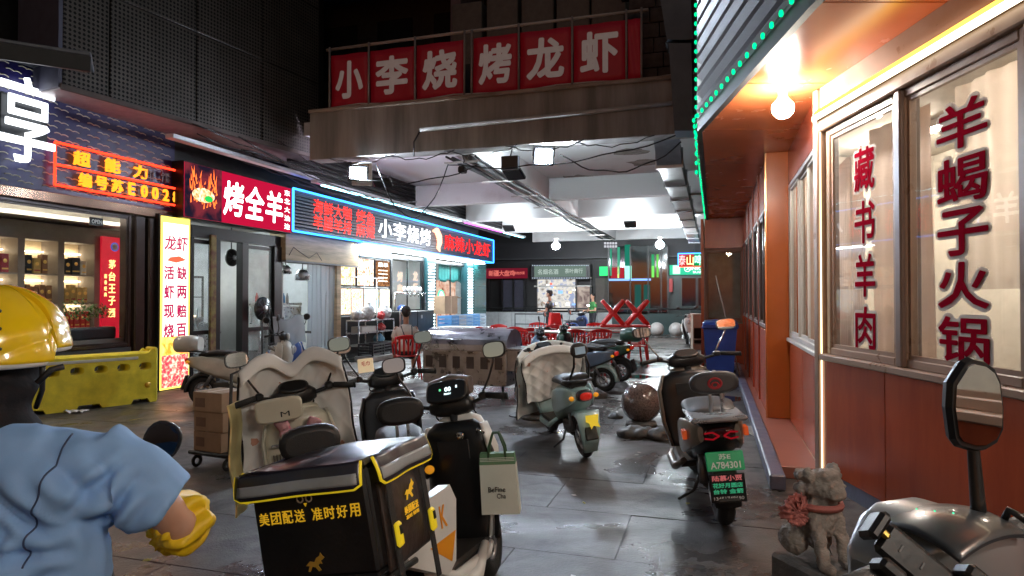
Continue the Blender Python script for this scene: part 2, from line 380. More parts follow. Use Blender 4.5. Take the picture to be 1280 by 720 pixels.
# ================================================================ ground
def ground_mat():
    M = bpy.data.materials.new('wet_paving'); M.use_nodes = True; nt = M.node_tree; N = nt.nodes.new; K = nt.links.new; b = nt.nodes['Principled BSDF']
    g = N('ShaderNodeNewGeometry').outputs['Position']
    def nz(s, d=6, dist=0):
        n = N('ShaderNodeTexNoise'); n.inputs['Scale'].default_value = s; n.inputs['Detail'].default_value = d; n.inputs['Distortion'].default_value = dist; n.inputs['Roughness'].default_value = .6; K(g, n.inputs[0]); return n.outputs[0]
    a = nz(.9, 8, .4); c = nz(9, 6); f = nz(70, 3)
    r1 = N('ShaderNodeValToRGB'); K(a, r1.inputs[0]); e = r1.color_ramp.elements
    e[0].position = .3; e[0].color = (.038, .034, .032, 1); e[1].position = .72; e[1].color = (.118, .104, .094, 1)
    r2 = N('ShaderNodeValToRGB'); K(c, r2.inputs[0]); r2.color_ramp.elements[0].position = .3; r2.color_ramp.elements[0].color = (.5, .48, .47, 1); r2.color_ramp.elements[1].position = .7; r2.color_ramp.elements[1].color = (1.2, 1.2, 1.2, 1)
    mx = N('ShaderNodeMix'); mx.data_type = 'RGBA'; mx.blend_type = 'MULTIPLY'; mx.inputs[0].default_value = 1; K(r1.outputs[0], mx.inputs[6]); K(r2.outputs[0], mx.inputs[7])
    oi = N('ShaderNodeObjectInfo'); mr = N('ShaderNodeMapRange'); K(oi.outputs['Random'], mr.inputs[0]); mr.inputs[3].default_value = .88; mr.inputs[4].default_value = 1.14
    m2 = N('ShaderNodeMix'); m2.data_type = 'RGBA'; m2.blend_type = 'MULTIPLY'; m2.inputs[0].default_value = 1; K(mx.outputs[2], m2.inputs[6]); K(mr.outputs[0], m2.inputs[7])
    K(m2.outputs[2], b.inputs['Base Color'])
    wt = nz(.55, 5, .6); wr = N('ShaderNodeMapRange'); K(wt, wr.inputs[0]); wr.inputs[1].default_value = .40; wr.inputs[2].default_value = .60; wr.inputs[3].default_value = .10; wr.inputs[4].default_value = .58
    ad = N('ShaderNodeMath'); ad.operation = 'MULTIPLY_ADD'; K(c, ad.inputs[0]); ad.inputs[1].default_value = .22; K(wr.outputs[0], ad.inputs[2]); K(ad.outputs[0], b.inputs['Roughness'])
    st = nz(2.3, 7, 1.2); sr = N('ShaderNodeValToRGB'); K(st, sr.inputs[0]); sr.color_ramp.elements[0].position = .33; sr.color_ramp.elements[0].color = (.3, .28, .27, 1); sr.color_ramp.elements[1].position = .45; sr.color_ramp.elements[1].color = (1, 1, 1, 1)
    gr_ = N('ShaderNodeTexNoise'); gr_.inputs['Scale'].default_value = 180; gr_.inputs['Detail'].default_value = 2; K(g, gr_.inputs[0]); g3 = N('ShaderNodeMapRange'); K(gr_.outputs[0], g3.inputs[0]); g3.inputs[3].default_value = .6; g3.inputs[4].default_value = 1.4
    m4 = N('ShaderNodeMix'); m4.data_type = 'RGBA'; m4.blend_type = 'MULTIPLY'; m4.inputs[0].default_value = 1; K(m2.outputs[2], m4.inputs[6]); K(sr.outputs[0], m4.inputs[7])
    m5 = N('ShaderNodeMix'); m5.data_type = 'RGBA'; m5.blend_type = 'MULTIPLY'; m5.inputs[0].default_value = 1; K(m4.outputs[2], m5.inputs[6]); K(g3.outputs[0], m5.inputs[7]); K(m5.outputs[2], b.inputs['Base Color'])
    s = N('ShaderNodeMath'); s.operation = 'ADD'; K(c, s.inputs[0]); K(f, s.inputs[1])
    bm = N('ShaderNodeBump'); bm.inputs['Strength'].default_value = .35; bm.inputs['Distance'].default_value = .012; K(s.outputs[0], bm.inputs['Height']); K(bm.outputs[0], b.inputs['Normal'])
    return M
PAVE = ground_mat()
JOINT = mat('joint_grit', (.09, .08, .07), .8, world=True, bump=.3, bs=30)
g = MB().b2(-60, 60, -30, 80, -.3, -.012).build('ground', JOINT, kind='structure')
SW, SL = 1.2, .8
slabs = [MB().b2(-SW / 2 + .0016, SW / 2 - .0016, -SL / 2 + .0016, SL / 2 - .0016, -.03, 0, ch=.0018).mesh('slab%d' % k, PAVE) for k in range(1)]
cells = []
for i in range(-9, 9):
    for j in range(-30, 42):
        n_ = 5 + i * SW + (SW / 2 if j % 2 else 0); s_ = j * SL + .2; p = LF.w(n_, s_); cells.append((p.y, i, j, n_, s_, p))
vis = []; rest = []
for c in cells:
    y, i, j, n_, s_, p = c
    ok = y > 1.5 and abs(p.x / y) < .85 and -.9 < n_ < 9.2
    if ok: vis.append(c)
    elif -4 < n_ < 14: rest.append(c)
vis.sort(); rest += vis[285:]; vis = vis[:285]
for y, i, j, n_, s_, p in vis:
    o = put(slabs[0], 'paving_slab', g, (p.x, p.y, random.uniform(-.002, .001)), rot=(random.uniform(-.0016, .0016), random.uniform(-.0016, .0016), LF.rz))
b = MB()
for y, i, j, n_, s_, p in rest: b.box((p.x, p.y, -.015), (SW - .008, SL - .008, .03), rz=LF.rz)
b.build('far_paving', PAVE, g, kind='stuff')
# litter and dirt clumps
for k, (px, py, c, lb) in enumerate([(268 / 2.77 + 0, 515, (.75, .72, .7), 'scrap of white plastic bag beside the yellow barrier'), (187, 702, (.5, .42, .1), 'small yellow leaf on the paving beside the rider')]):
    p = G(px if k == 0 else px, py); m = mat('litter%d' % k, c, .5); sz = .12 if k == 0 else .02
    MB().grid(lambda u, v: (sz * (u - .5) * 2, sz * .7 * (v - .5) * 2, .02 + sz * .35 * noise.noise(Vector((u * 4, v * 4, k)))), 8, 8, .002).build('litter', m, None, (p.x, p.y, .0), label=lb, cat='litter')
for k in range(26):
    x_, y_ = random.uniform(-.9, 2.6), random.uniform(2.6, 8.5); c = random.choice([((.6, .58, .54), 'pale'), ((.35, .2, .08), 'brown'), ((.5, .42, .12), 'yellowish')])
    if k % 2: MB().tube([(0, 0, .004), (.028, .004, .004)], .004, 6).build('cigarette_end', mat('butt_' + c[1], c[0], .8), None, (x_, y_, .001), random.uniform(0, 6), label='small %s cigarette end lying on the paving' % c[1], cat='litter', group='cigarette ends of the same colour ' + c[1])
    else: MB().grid(lambda u, v: (.022 * (u - .5) * 2, .03 * (v - .5) * (1.2 - abs(u - .5) * 2), .004 + .008 * abs(noise.noise(Vector((u * 3 + k, v * 3, k))))), 5, 5, .001).build('dry_leaf', mat('leaf_' + c[1], c[0], .8), None, (x_, y_, .001), random.uniform(0, 6), label='tiny %s dry leaf scrap lying on the paving' % c[1], cat='litter', group='leaf scraps of the same colour ' + c[1])
WATER = mat('puddle_water', (.02, .02, .02), .03, var=0, spec=.6)
for k, (px, py, rx, ry) in enumerate(((850, 505, .55, .5), (842, 540, .3, .35), (905, 498, .4, .3), (770, 470, .7, .5))):
    p = G(px, py); pts = []
    for i in range(40):
        a = i * 6.2832 / 40; r_ = .75 + .45 * noise.noise(Vector((math.cos(a) * 1.6, math.sin(a) * 1.6, k * 3.1))) + .12 * noise.noise(Vector((math.cos(a) * 6, math.sin(a) * 6, k)))
        pts.append((rx * r_ * math.cos(a), ry * r_ * math.sin(a)))
    MB().prism(pts, 'z', .0, .0035).build('puddle', WATER, None, (p.x, p.y, .001 + k * .0007), LF.rz, kind='structure')
# ================================================================ right restaurant building
BRICK = mat('brick_red_panel', (.40, .07, .024), .27, vs=2.2, c2=(.33, .055, .02), stretch=(2.5, 2.5, .5), th=(.45, .62), bump=.02, bs=3)
ORNG = mat('orange_panel', (.42, .10, .02), .2, var=.08, vs=2, rv=.05)
SOFF = mat('orange_soffit', (.46, .12, .04), .24, var=.08, vs=1.2, rv=.06, bump=.02, bs=2.2)
BEIGE = mat('beige_frame', (.27, .175, .125), .35, var=.08, rv=.08)
WFR = mat('window_frame_white', (.55, .53, .5), .35, var=.06)
GRFR = mat('window_frame_bronze', (.15, .10, .08), .35, var=.08)
PINK = mat('pink_ledge_stone', (.34, .12, .08), .35, var=.10, vs=2)
KERB = mat('slate_kerb', (.12, .12, .17), .4, var=.25, vs=6, rv=.12, bump=.15)
DRIB = mat('dark_ribbed_metal', (.03, .026, .03), .4, .4, var=.2)
SEAM = mat('panel_seam', (.05, .015, .01), .6)
LETR = cloth('window_letter_red', (.40, .008, .03), .4); LETW = cloth('window_letter_white', (.86, .82, .78), .45)
CURT = cloth('cream_curtain', (.86, .74, .66), .55)
WALLI = mat('cream_inner_wall', (.7, .66, .58), .7, var=.08)
YLED = em('yellow_led', (1, .5, .05), 3.0); WLED = em('warm_white_led', (1, .86, .62), 3.5)
GLR = glass('smeared_restaurant_glass', (.97, .97, .97), haze=.07)
bld = thing('restaurant_building', 'brick red restaurant with lettered windows and orange soffit along the right side', 'building', (2.5, 5.3, 0))
ZS, ZT, ZC = 1.0, 2.84, 3.2
def rl(x, y, z=0):   # RL frame -> building-local (building origin = corner, no rotation)
    p = RL.m @ Vector((x, y, z)); return p
ys = [0, -.89, -2.4, -3.9, -5.4, -7.0]
for a, b_ in zip(ys, ys[1:]):
    MB().b2(.0, .06, b_ + .003, a - .003, .12, ZS - .002, ch=.004).build('wall_panel', BRICK, bld)
MB().b2(.02, .12, -7, 0, 0, .12).build('plinth', KERB, bld)
MB().b2(.06, .10, -7, 0, .12, ZS - .01).build('backing_wall', SEAM, bld)
MB().b2(-.03, .16, -7, .0, ZS, ZS + .05, ch=.008).build('window_sill', BEIGE, bld)
# windows of the near wall: frame members leave real openings
def window(parent, T, w, z0, z1, fr=.06, frm=BEIGE, gl=GL, leafs=1, d=.08):
    """T maps (along, out, up) to parent space; along runs 0..w"""
    f = MB()
    for a0, a1, c0, c1 in ((0, fr, z0, z1), (w - fr, w, z0, z1), (fr, w - fr, z0, z0 + fr), (fr, w - fr, z1 - fr, z1)):
        f.b2(a0, a1, -d / 2, d / 2, c0, c1, ch=.006)
    fo = f.build('window', frm, parent); fo.matrix_local = T
    lw = (w - 2 * fr) / leafs
    for i in range(leafs):
        a = fr + lw * i; o = .012 if i % 2 else -.012; q = .028
        g_ = MB()
        for a0, a1, c0, c1 in ((a, a + q, z0 + fr, z1 - fr), (a + lw - q, a + lw, z0 + fr, z1 - fr), (a + q, a + lw - q, z0 + fr, z0 + fr + q), (a + q, a + lw - q, z1 - fr - q, z1 - fr)):
            g_.b2(a0, a1, o - .014, o + .014, c0, c1)
        g_.build('sash', frm, fo); MB().b2(a + q, a + lw - q, o - .003, o + .003, z0 + fr + q, z1 - fr - q).build('pane', gl, fo)
    return fo
def TM(ox, oy, ang):
    return Matrix.Translation((ox, oy, 0)) @ Matrix.Rotation(ang, 4, 'Z')
wins = [(0.05, .98), (1.05, 1.06), (2.15, 1.1), (3.3, 1.5), (4.9, 2)]
for i, (a, w_) in enumerate(wins):   # along = -y, out = -x
    fo = window(bld, TM(.06, -a, R(-90)), w_, ZS + .05, ZT, .055, gl=GLR)
    if i < len(wins) - 1: MB().b2(-.01, .13, -a - w_ - .068, -a - w_ - .002, ZS + .05, ZT, ch=.01).build('mullion', GRFR if i == 0 else BEIGE, bld)
def wchars(s, fo, along, zs, w_, h_, off=.017):
    for ch, z in zip(s, zs):
        for bold, m, o in ((.08, LETW, -off), (.018, LETR, -off - .004)):
            k = (w_ + (.045 if m is LETW else 0), h_ + (.045 if m is LETW else 0))
            # outline glyph keeps the letter's own scale by growing the box with the offset
            txt(ch, (along, o, z), X1, UP, k[0], k[1], m, fo, 'lettering', bold, .001)
f1, f2 = [o for o in bld.children if o.name.startswith('window') and not 'sill' in o.name][:2]
wchars('藏书羊肉', f1, .53, [2.43, 2.045, 1.66, 1.28], .27, .31)
wchars('羊蝎子火锅', f2, .55, [2.48, 2.17, 1.87, 1.57, 1.26], .42, .265)
# head band, led strip, soffit
MB().b2(-.02, .14, -7, 0, ZT, ZT + .10, ch=.01).build('window_head', BEIGE, bld)
MB().b2(-.055, .1, -7, .0, ZT + .10, ZT + .13).build('led_channel', BEIGE, bld)
MB().b2(.0, .14, -7, 0, ZT + .13, ZC - .002).build('upper_band', BEIGE, bld)
MB().b2(-.05, .0, -7, 0, ZT + .132, ZT + .165).build('yellow_led_strip', YLED, bld)
MB().b2(-.068, -.052, -7, 0, ZT + .085, ZT + .125).build('white_led_strip', WLED, bld)
MB().b2(-.012, -.004, -.016, -.008, .1, ZT + .08).build('corner_led_strip', em('corner_led', (1, .82, .5), 2.2), bld)
MB().b2(-.03, .09, .0, .07, .0, ZC - .01, ch=.006).build('corner_post', BEIGE, bld)
# second stretch, along the lane
RZ = R(-17)
def rlb(name, m, x0, x1, y0, y1, z0, z1, ch=0, **k):
    o = MB().b2(x0, x1, y0, y1, z0, z1, ch=ch).build(name, m, bld, **k); o.rotation_euler = (0, 0, RZ); return o
for a, b_ in ((.09, 1.2), (1.2, 2.38)): rlb('wall_panel', BRICK, .0, .06, a + .003, b_ - .003, .1, ZS, .004)
rlb('window_sill', WFR, -.03, .1, .09, 2.38, ZS + .001, ZS + .04, .006)
fo = window(bld, Matrix.Rotation(RZ, 4, 'Z') @ TM(.04, 2.36, R(-90)), 2.2, ZS + .04, 2.8, .05, WFR, GL, 3)
rlb('upper_band', BRICK, .0, .06, .09, 2.38, 2.81, ZC - .002)
rlb('pillar', ORNG, -.24, .1, 2.4, 2.62, .1, ZC - .003, .006)
rlb('pillar_trim', mat('copper_trim', (.75, .42, .2), .2, 1), -.252, -.236, 2.388, 2.402, .1, ZC - .01)
pan = 2.63
for w_ in (1.3, 1.3, 1.3, 1.3, 1.0):
    rlb('wall_panel', BRICK, -.22, -.16, pan + .003, pan + w_ - .003, .1, ZS + .1, .004)
    rlb('upper_band', BRICK, -.22, -.16, pan, pan + w_ - .002, 2.62, ZC - .002)
    window(bld, Matrix.Rotation(RZ, 4, 'Z') @ TM(-.19, pan + w_ - .08, R(-90)), w_ - .12, ZS + .12, 2.6, .05, GRFR, GLD, 2)
    rlb('door_post', BRICK, -.24, -.15, pan + w_ - .07, pan + w_ + .03, .1, ZC - .003)
    pan += w_
# glazed vestibule at the far end
v0 = pan + .1
rlb('wall_panel', BRICK, -1.0, -.15, v0, v0 + .06, .1, .95, .004)
fo = window(bld, Matrix.Rotation(RZ, 4, 'Z') @ TM(-1.02, v0 + .02, 0), .84, .97, 2.55, .07, mat('brown_frame', (.16, .06, .03), .4), GLH, 1)
rlb('upper_band', BRICK, -1.0, -.15, v0, v0 + .06, 2.56, ZC - .003)
rlb('side_wall', BRICK, -1.08, -1.02, v0, v0 + 9, .0, ZC - .003)
rlb('back_lining', WALLI, -1.0, -.1, v0 + 1.4, v0 + 1.45, .1, ZC - .01)
rlb('ledge', PINK, -.3, -.001, .09, pan, .0, .1, .006)
rlb('kerb', KERB, -.42, -.303, -.3, pan + 1, .0, .12, .012)
# room behind the glass
RM = 2.4
MB().b2(RM, RM + .1, -7, 2.4, 0, ZC).build('inner_wall', WALLI, bld)
MB().b2(.2, RM, -7.1, -7, 0, ZC).build('inner_wall', WALLI, bld)
MB().b2(.12, RM, -7, 2.3, .0, .02).build('inner_floor', mat('inner_floor_tile', (.35, .3, .25), .3), bld)
MB().prism([(.12, -7), (.12, 0), (.12 + 2.4 * .2924, 2.3), (RM + .1, 2.3), (RM + .1, -7)], 'z', ZC - .05, ZC - .02).build('inner_ceiling', WALLI, bld)
MB().b2(.9, RM, 2.3, 2.36, .02, ZC - .06).build('inner_wall', WALLI, bld)
def shelf_unit(parent, x0, y0, y1, z0, z1, rows, m, depth=.3):
    b = MB(); b.b2(x0, x0 + .02, y0, y1, z0, z1)
    for k in range(rows + 1): z = z0 + (z1 - z0) * k / rows; b.b2(x0 - depth, x0, y0, y1, z, z + .02)
    b.b2(x0 - depth, x0, y0 - .02, y0, z0, z1 + .02); b.b2(x0 - depth, x0, y1, y1 + .02, z0, z1 + .02); b.build('shelf', m, parent)
WOODL = mat('pale_wood', (.5, .36, .22), .5, var=.15)
cab = thing('display_cabinet', 'pale wooden shelf of bottles inside the restaurant behind the lettered glass', 'cabinet', (2.5 + 1.6, 4.2, 0))
shelf_unit(cab, .4, -.6, .6, .0, 1.9, 5, WOODL)
BOT = mat('dark_bottle', (.03, .02, .012), .12, coat=.5)
bm_ = MB().lathe([(.033, 0), (.036, .01), (.036, .17), (.014, .23), (.013, .3), (.016, .305), (.016, .31)], n=10).mesh('bottle', BOT)
for r_, z in enumerate((.78, 1.16, 1.54)):
    for q in range(5):
        put(bm_, 'bottle', None, (2.5 + 1.6 + .25, 4.2 - .45 + q * .2, z), label='dark bottle, %s from the left on the %s shelf behind the restaurant glass' % (['fifth', 'fourth', 'third', 'second', 'first'][q], ['lower', 'middle', 'upper'][r_]), cat='bottle', group='bottles on the restaurant shelf')
tub = thing('ceiling_tube_light', 'lit tube lamp on the ceiling inside the restaurant', 'lamp', (3.6, 3.4, 3.05))
MB().b2(-.04, .04, -.65, .65, .02, .08).build('housing', WHITE, tub); MB().b2(-.03, .03, -.6, .6, -.01, .02).build('tube', em('inner_tube', (1, .9, .74), 130), tub)
tub = thing('ceiling_tube_light', 'lit tube lamp further back inside the restaurant near the sliding windows', 'lamp', (3.9, 6.6, 3.05))
MB().b2(-.04, .04, -.65, .65, .02, .08).build('housing', WHITE, tub); MB().b2(-.03, .03, -.6, .6, -.01, .02).build('tube', em('inner_tube', (1, .9, .74), 130), tub)
def curtain(y0, y1, x, z0, z1, label, gather=0, m=CURT):
    def fn(u, v):
        y = y0 + (y1 - y0) * u; z = z1 - (z1 - z0) * v; pinch = 0
        if gather: pinch = gather * math.exp(-((v - .55) / .16) ** 2); y = y + (y0 - y) * pinch
        return (x + .009 * math.sin(u * 31 + 2 * v) + .012 * math.sin(u * 13 + 3 * v + y0), y, z)
    MB().grid(fn, 70, 14, .003).build('curtain', m, None, label=label, cat='curtain')
curtain(3.15, 3.46, 2.72, .9, 2.85, 'cream gathered curtain at the right edge of the large lettered window', .45)
SHEER = cloth('sheer_curtain', (.88, .78, .70), .55, .6)
curtain(3.5, 4.2, 2.86, 1.55, 2.85, 'sheer pale curtain behind the five large red characters', m=SHEER)
curtain(4.36, 5.1, 2.80, .9, 2.8, 'cream curtain drawn behind the four smaller red characters')
curtain(1.0, 3.05, 2.75, .9, 2.85, 'cream curtain behind the window nearest the camera')
for k, (x, y) in enumerate([(.32, .9), (.62, 1.9)]):
    p = RL.w(x, y); o = MB().grid(lambda u, v: (.02 * math.sin(u * 40), -.32 + .64 * u, 2.75 - 1.7 * v), 40, 4, .003).build('curtain', CURT, None, (p.x, p.y, 0), RZ, label=['cream curtain behind the first sliding window pane', 'cream curtain behind the last sliding window pane before the orange pillar'][k], cat='curtain')
# table with food basket inside
MB().b2(-.4, .4, -.9, .9, .72, .76, ch=.01).b2(-.35, -.3, -.85, -.8, 0, .72).b2(.3, .35, .8, .85, 0, .72).b2(.3, .35, -.85, -.8, 0, .72).b2(-.35, -.3, .8, .85, 0, .72).build('dining_table', WOODL, None, (3.4, 3.6, .02), label='pale wooden dining table just inside the large lettered window', cat='table')
# soffit panels: outer edge nearly parallel to the wall, then along the lane
outer = [Vector((1.74, -2)), Vector((1.76, 3.75)), Vector((1.92, 6.6)), Vector((6.3, 20.8))]
inner = [Vector((2.56, -2)), Vector((2.56, 3.75)), Vector((2.92, 6.6)), Vector((7.3, 20.5))]
def lerpseg(A, B, t): return A + (B - A) * t
cuts = []
for k, n_ in ((0, 4), (1, 2), (2, 8)):
    for i in range(n_): cuts.append((lerpseg(outer[k], outer[k + 1], i / n_), lerpseg(inner[k], inner[k + 1], i / n_)))
cuts.append((outer[-1], inner[-1]))
for (a, b_), (c_, d_) in zip(cuts, cuts[1:]):
    def g2(p, q, e=.007): v = (q - p); return p + v.normalized() * e
    pa, pb, pc, pd = g2(a, c_), g2(b_, d_), g2(c_, a), g2(d_, b_)
    MB().prism([(p.x - 2.5, p.y - 5.3) for p in (pa, pb, pd, pc)], 'z', ZC, ZC + .03).build('soffit_panel', SOFF, bld)
for k in range(3):
    a, b_ = outer[k], outer[k + 1]; d = (b_ - a); ang = math.atan2(-d.x, d.y); mid = (a + b_) / 2 - Vector((2.5, 5.3)); L_ = d.length
    MB().b2(-.05, .0, -L_ / 2, L_ / 2, ZC - .03, ZC + .1).build('eave_edge', BLKM, bld, (mid.x, mid.y, 0), ang)
    MB().b2(.0, .05, -L_ / 2, L_ / 2, ZC + .1, 5.6).build('fascia_backing', BLKM, bld, (mid.x, mid.y, 0), ang)
    for q in range(14):
        z = ZC + .14 + q * .17
        MB().prism([(0, z), (-.05, z + .05), (-.05, z + .10), (0, z + .15)], 'y', -L_ / 2, L_ / 2).build('rib', DRIB, bld, (mid.x, mid.y, 0), ang)
MB().prism([(p.x - 2.5, p.y - 5.3) for p in (outer[0] + Vector((.1, 0)), outer[1] + Vector((.1, 0)), outer[2] + Vector((.1, 0)), outer[3] + Vector((.1, 0)), Vector((12, 20.8)), Vector((12, -2)))], 'z', 5.6, 5.7).build('roof', BLKM, bld)
# green bulb string along the eave edge
GRN = em('green_led', (.0, .8, .25), 1.3)
ls = thing('light_string', 'string of small green lamps along the dark eave edge', 'light string', (1.7, 3, 3.3))
gb = MB().ell((0, 0, 0), (.016, .016, .024), 8, 6).mesh('green_lamp', GRN); wire = []
for k, n_ in ((0, 6), (1, 16), (2, 60)):
    a, b_ = outer[k], outer[k + 1]
    if k == 0: a = a + (b_ - a) * .75
    for i in range(n_):
        p = a + (b_ - a) * (i / n_); q = Vector((p.x - .085, p.y, ZC + .09)) - Vector(ls.location); put(gb, 'green_lamp', ls, q); wire.append(q + Vector((.012, 0, .012 * math.sin(i))))
MB().tube(wire, .005, 5).build('wire', BLKM, ls)
# vertical green string at the far end of the ribbed fascia
ls = thing('light_string', 'vertical dotted green lamp string hanging at the lane side of the ribbed fascia', 'light string', P(871, 215, 7.0))
for i in range(26): put(gb, 'green_lamp', ls, (0, 0, i * .1))
MB().tube([(0.02, 0, -.05), (.02, 0, 2.6)], .006, 5).build('wire', BLKM, ls)
# ================================================================ left shop row (LF frame: x out into the lane, y along it)
NAVY = mat('navy_fascia', (.012, .010, .09), .4, var=.1)
WAVEM = mat('wave_relief_cream', (.55, .52, .42), .4, var=.05)
DKW = mat('dark_bronze_frame', (.035, .022, .018), .3, .5, var=.2, coat=.2)
DKF = mat('black_door_frame', (.014, .015, .017), .35, .3)
LITW = em('letter_white_glow', (.93, .97, 1), 5.5)
REDN = em('red_neon', (1, .03, .01), 3.2); REDD = em('red_led_dot', (1, .02, .01), 5); ORAN = em('orange_led', (1, .26, .015), 1.7)
BLUN = em('blue_neon', (.03, .26, 1), 4); SHW = em('shop_strip_white', (.86, .95, 1), 34)
TILE = mat('white_wall_tile', (.66, .68, .68), .25, var=.06)
INC = mat('shop_ceiling', (.5, .5, .48), .8)
GREYW = mat('grey_shelf', (.22, .19, .17), .45, var=.08)
def FT(name, label, cat, s, n=0, z=0, group=None, rz=0, **k):
    return thing(name, label, cat, LF.w(n, s, z), LF.rz + rz, group, **k)
def sx(px, n=0): return LF.X(px, 372, n).y
def sz(px, py, n=0): p = LF.X(px, py, n); return p.y, p.z
# ---- shop A: liquor shop
A = FT('liquor_shop', 'liquor shop with blue wave patterned fascia and glass front at the left edge', 'shop', 0)
a0, a1 = -8.0, -.03
MB().b2(-.25, .0, a0, a1, 2.92, 4.75).build('fascia', NAVY, A)
wv = MB()   # raised wave strokes
z = 2.98; row = 0
while z < 4.6:
    s = -5.2 + (row % 2) * .16
    while s < a1 - .25:
        L_ = .2; pts = []
        ph = random.uniform(-.01, .01)
        for i in range(9):
            u = i / 8; pts.append((.006, s + L_ * u, z + ph + .014 * abs(math.sin(u * math.pi * 2)) + .012 * (1 - u)))
        wv.tube(pts, .0075, 4); s += .325
    z += .083; row += 1
w_ = wv.build('wave_relief', WAVEM, A, kind='stuff')
MB().b2(-.22, .05, a0, a1, 2.78, 2.918, ch=.01).build('trim', mat('bronze_trim', (.16, .09, .06), .22, .8), A)
for px in (90, 160):
    s, _ = sz(px, 256); MB().lathe([(.06, 0), (.05, -.012), (.01, -.014)], (-.08, s, 2.79), n=14).build('downlight', em('downlight_glow', (1, .93, .8), 14), A)
# big lit character, half out of the frame
s, z = sz(33, 150, .12); _, zt = sz(33, 97, .12); _, zb = sz(33, 205, .12); s0 = sx(66, .12)
wC = 2 * (s0 - s) * 1.02
chs = thing('sign_letter', 'large glowing white sign character at the upper left edge', 'sign', LF.w(.02, s, z), LF.rz)
txt('享', (.1, 0, 0), Y1, UP, wC, zt - zb, em('big_letter_white', (.9, .95, 1), 2.2), chs, 'lettering', .008, .02); MB().b2(-.02, .04, -.3, .3, -.3, .3).build('bracket', DKF, chs)
# red LED licence sign
sA, zA = sz(67, 178, .06); _, zA2 = sz(67, 230, .06); sB, zB = sz(220, 212, .06); _, zB2 = sz(220, 257, .06)
zt, zb = (zA + zB) / 2, (zA2 + zB2) / 2
rs = thing('led_sign', 'red neon framed sign with two rows of orange characters on blue wave fascia', 'sign', LF.w(.0, sA, zb), LF.rz)
LW, LH = sB - sA, zt - zb; mid = LH * .48
for a, b_ in (((.06, 0, 0), (.06, LW, 0)), ((.06, 0, LH), (.06, LW, LH)), ((.06, 0, 0), (.06, 0, LH)), ((.06, LW, 0), (.06, LW, LH)), ((.06, 0, mid), (.06, LW, mid))):
    MB().tube([a, b_], .018, 6).build('neon_tube', REDN, rs)
MB().tube([(.06, 0, mid), (.06, 0, LH)], .018, 6).build('neon_tube', REDN, rs)
for i, ch in enumerate('超能力'): txt(ch, (.055, LW * (.19 + i * .235), LH * .74), Y1, UP, LW * .125, LH * .36, ORAN, rs, 'lettering', .03, .02)
for i, ch in enumerate('面馆'): txt(ch, (.055, LW * (.73 + i * .16), LH * .74), Y1, UP, LW * .1, LH * .3, mat('unlit_letter', (.12, .02, .02), .5), rs, 'lettering', .02, .02)
for i, ch in enumerate('编号苏E0028'):
    wd = .095 if ch in '编号苏' else .058; txt(ch, (.055, LW * (.215 + [0, .125, .25, .37, .48, .58, .68, .78][i]), LH * .24), Y1, UP, LW * wd, LH * .34, ORAN, rs, 'lettering', .03, .02)
# glass front
sg = sx(165)
window_m = Matrix.Translation((-.06, 0, 0)) @ Matrix.Rotation(R(90), 4, 'Z')
fo = window(A, Matrix.Translation((-.06, -3.6, 0)) @ Matrix.Rotation(R(90), 4, 'Z'), 3.6 + sg, .75, 2.78, .05, DKW, GL, 1)
fo = window(A, Matrix.Translation((-.06, -7.6, 0)) @ Matrix.Rotation(R(90), 4, 'Z'), 3.95, .75, 2.78, .05, DKW, GL, 1)
MB().b2(-.2, -.005, -7.6, sg, 0, .745).build('stall_wall', mat('dark_stall_wall', (.03, .032, .036), .4), A)
for a, b_ in ((sx(167), sx(180)), (sx(184), sx(200))): MB().b2(-.3, .03, a, b_, 0, 2.775, ch=.02).build('column', DKW, A)
MB().b2(-.2, -.1, sx(180), sx(184), 0, 2.775).build('column', DKF, A)
MB().b2(-1.5, -.26, a0, a1, 2.90, 3.0).build('ceiling', INC, A)
MB().b2(-1.5, -1.45, a0, a1, 0, 2.9).build('back_wall', WALLI, A); MB().b2(-1.45, -.3, a0, a1, 0, .02).build('shop_floor', mat('shop_floor_tile', (.3, .28, .26), .3), A)
MB().b2(-1.45, -.31, -.12, -.04, 0, 2.9).build('side_wall', WALLI, A)
# display shelf across the back: bays split by posts
BX = -1.05; z0, z1 = .6, 2.36
pl_, pr_ = sx(-40, BX), sx(122, BX)
shelf = thing('display_shelf', 'grey wall shelf full of boxed liquor inside the left glass shop', 'shelf', LF.w(BX, 0), LF.rz)
MB().b2(-.35, -.33, -6, -.15, 0, 2.6).build('back_panel', mat('warm_shelf_back', (.62, .5, .34), .6, var=.1), shelf)
posts = [-5.6, -4.6] + [sx(q, BX) for q in (-30, 25, 75, 120)]
MB().b2(-.33, .03, -6, -.15, 2.36, 2.62).build('header', GREYW, shelf)
for p in posts: MB().b2(-.33, .02, p - .05, p + .05, 0, 2.36).build('post', GREYW, shelf)
bc = [((.35, .03, .05), 'dark red'), ((.02, .025, .035), 'black'), ((.6, .04, .04), 'bright red'), ((.5, .34, .12), 'gold'), ((.62, .6, .55), 'white'), ((.25, .12, .07), 'brown'), ((.05, .08, .2), 'navy')]
bmt = [mat('liquor_box_%s' % n_.replace(' ', '_'), c, .3, var=.25, vs=9) for c, n_ in bc]
gold = mat('gold_print', (.8, .5, .15), .3, .8, em=.05, ec=(1, .7, .2))
lev = [.62, 1.02, 1.42, 1.86]
pos_ = ['first', 'second', 'third', 'fourth', 'fifth', 'sixth', 'seventh', 'eighth', 'ninth']
rown = ['lowest', 'second', 'third', 'top']
bayn = ['far left bay outside the window edge', 'second bay', 'leftmost bay', 'bay above the yellow helmet', 'bay beside the red banner']
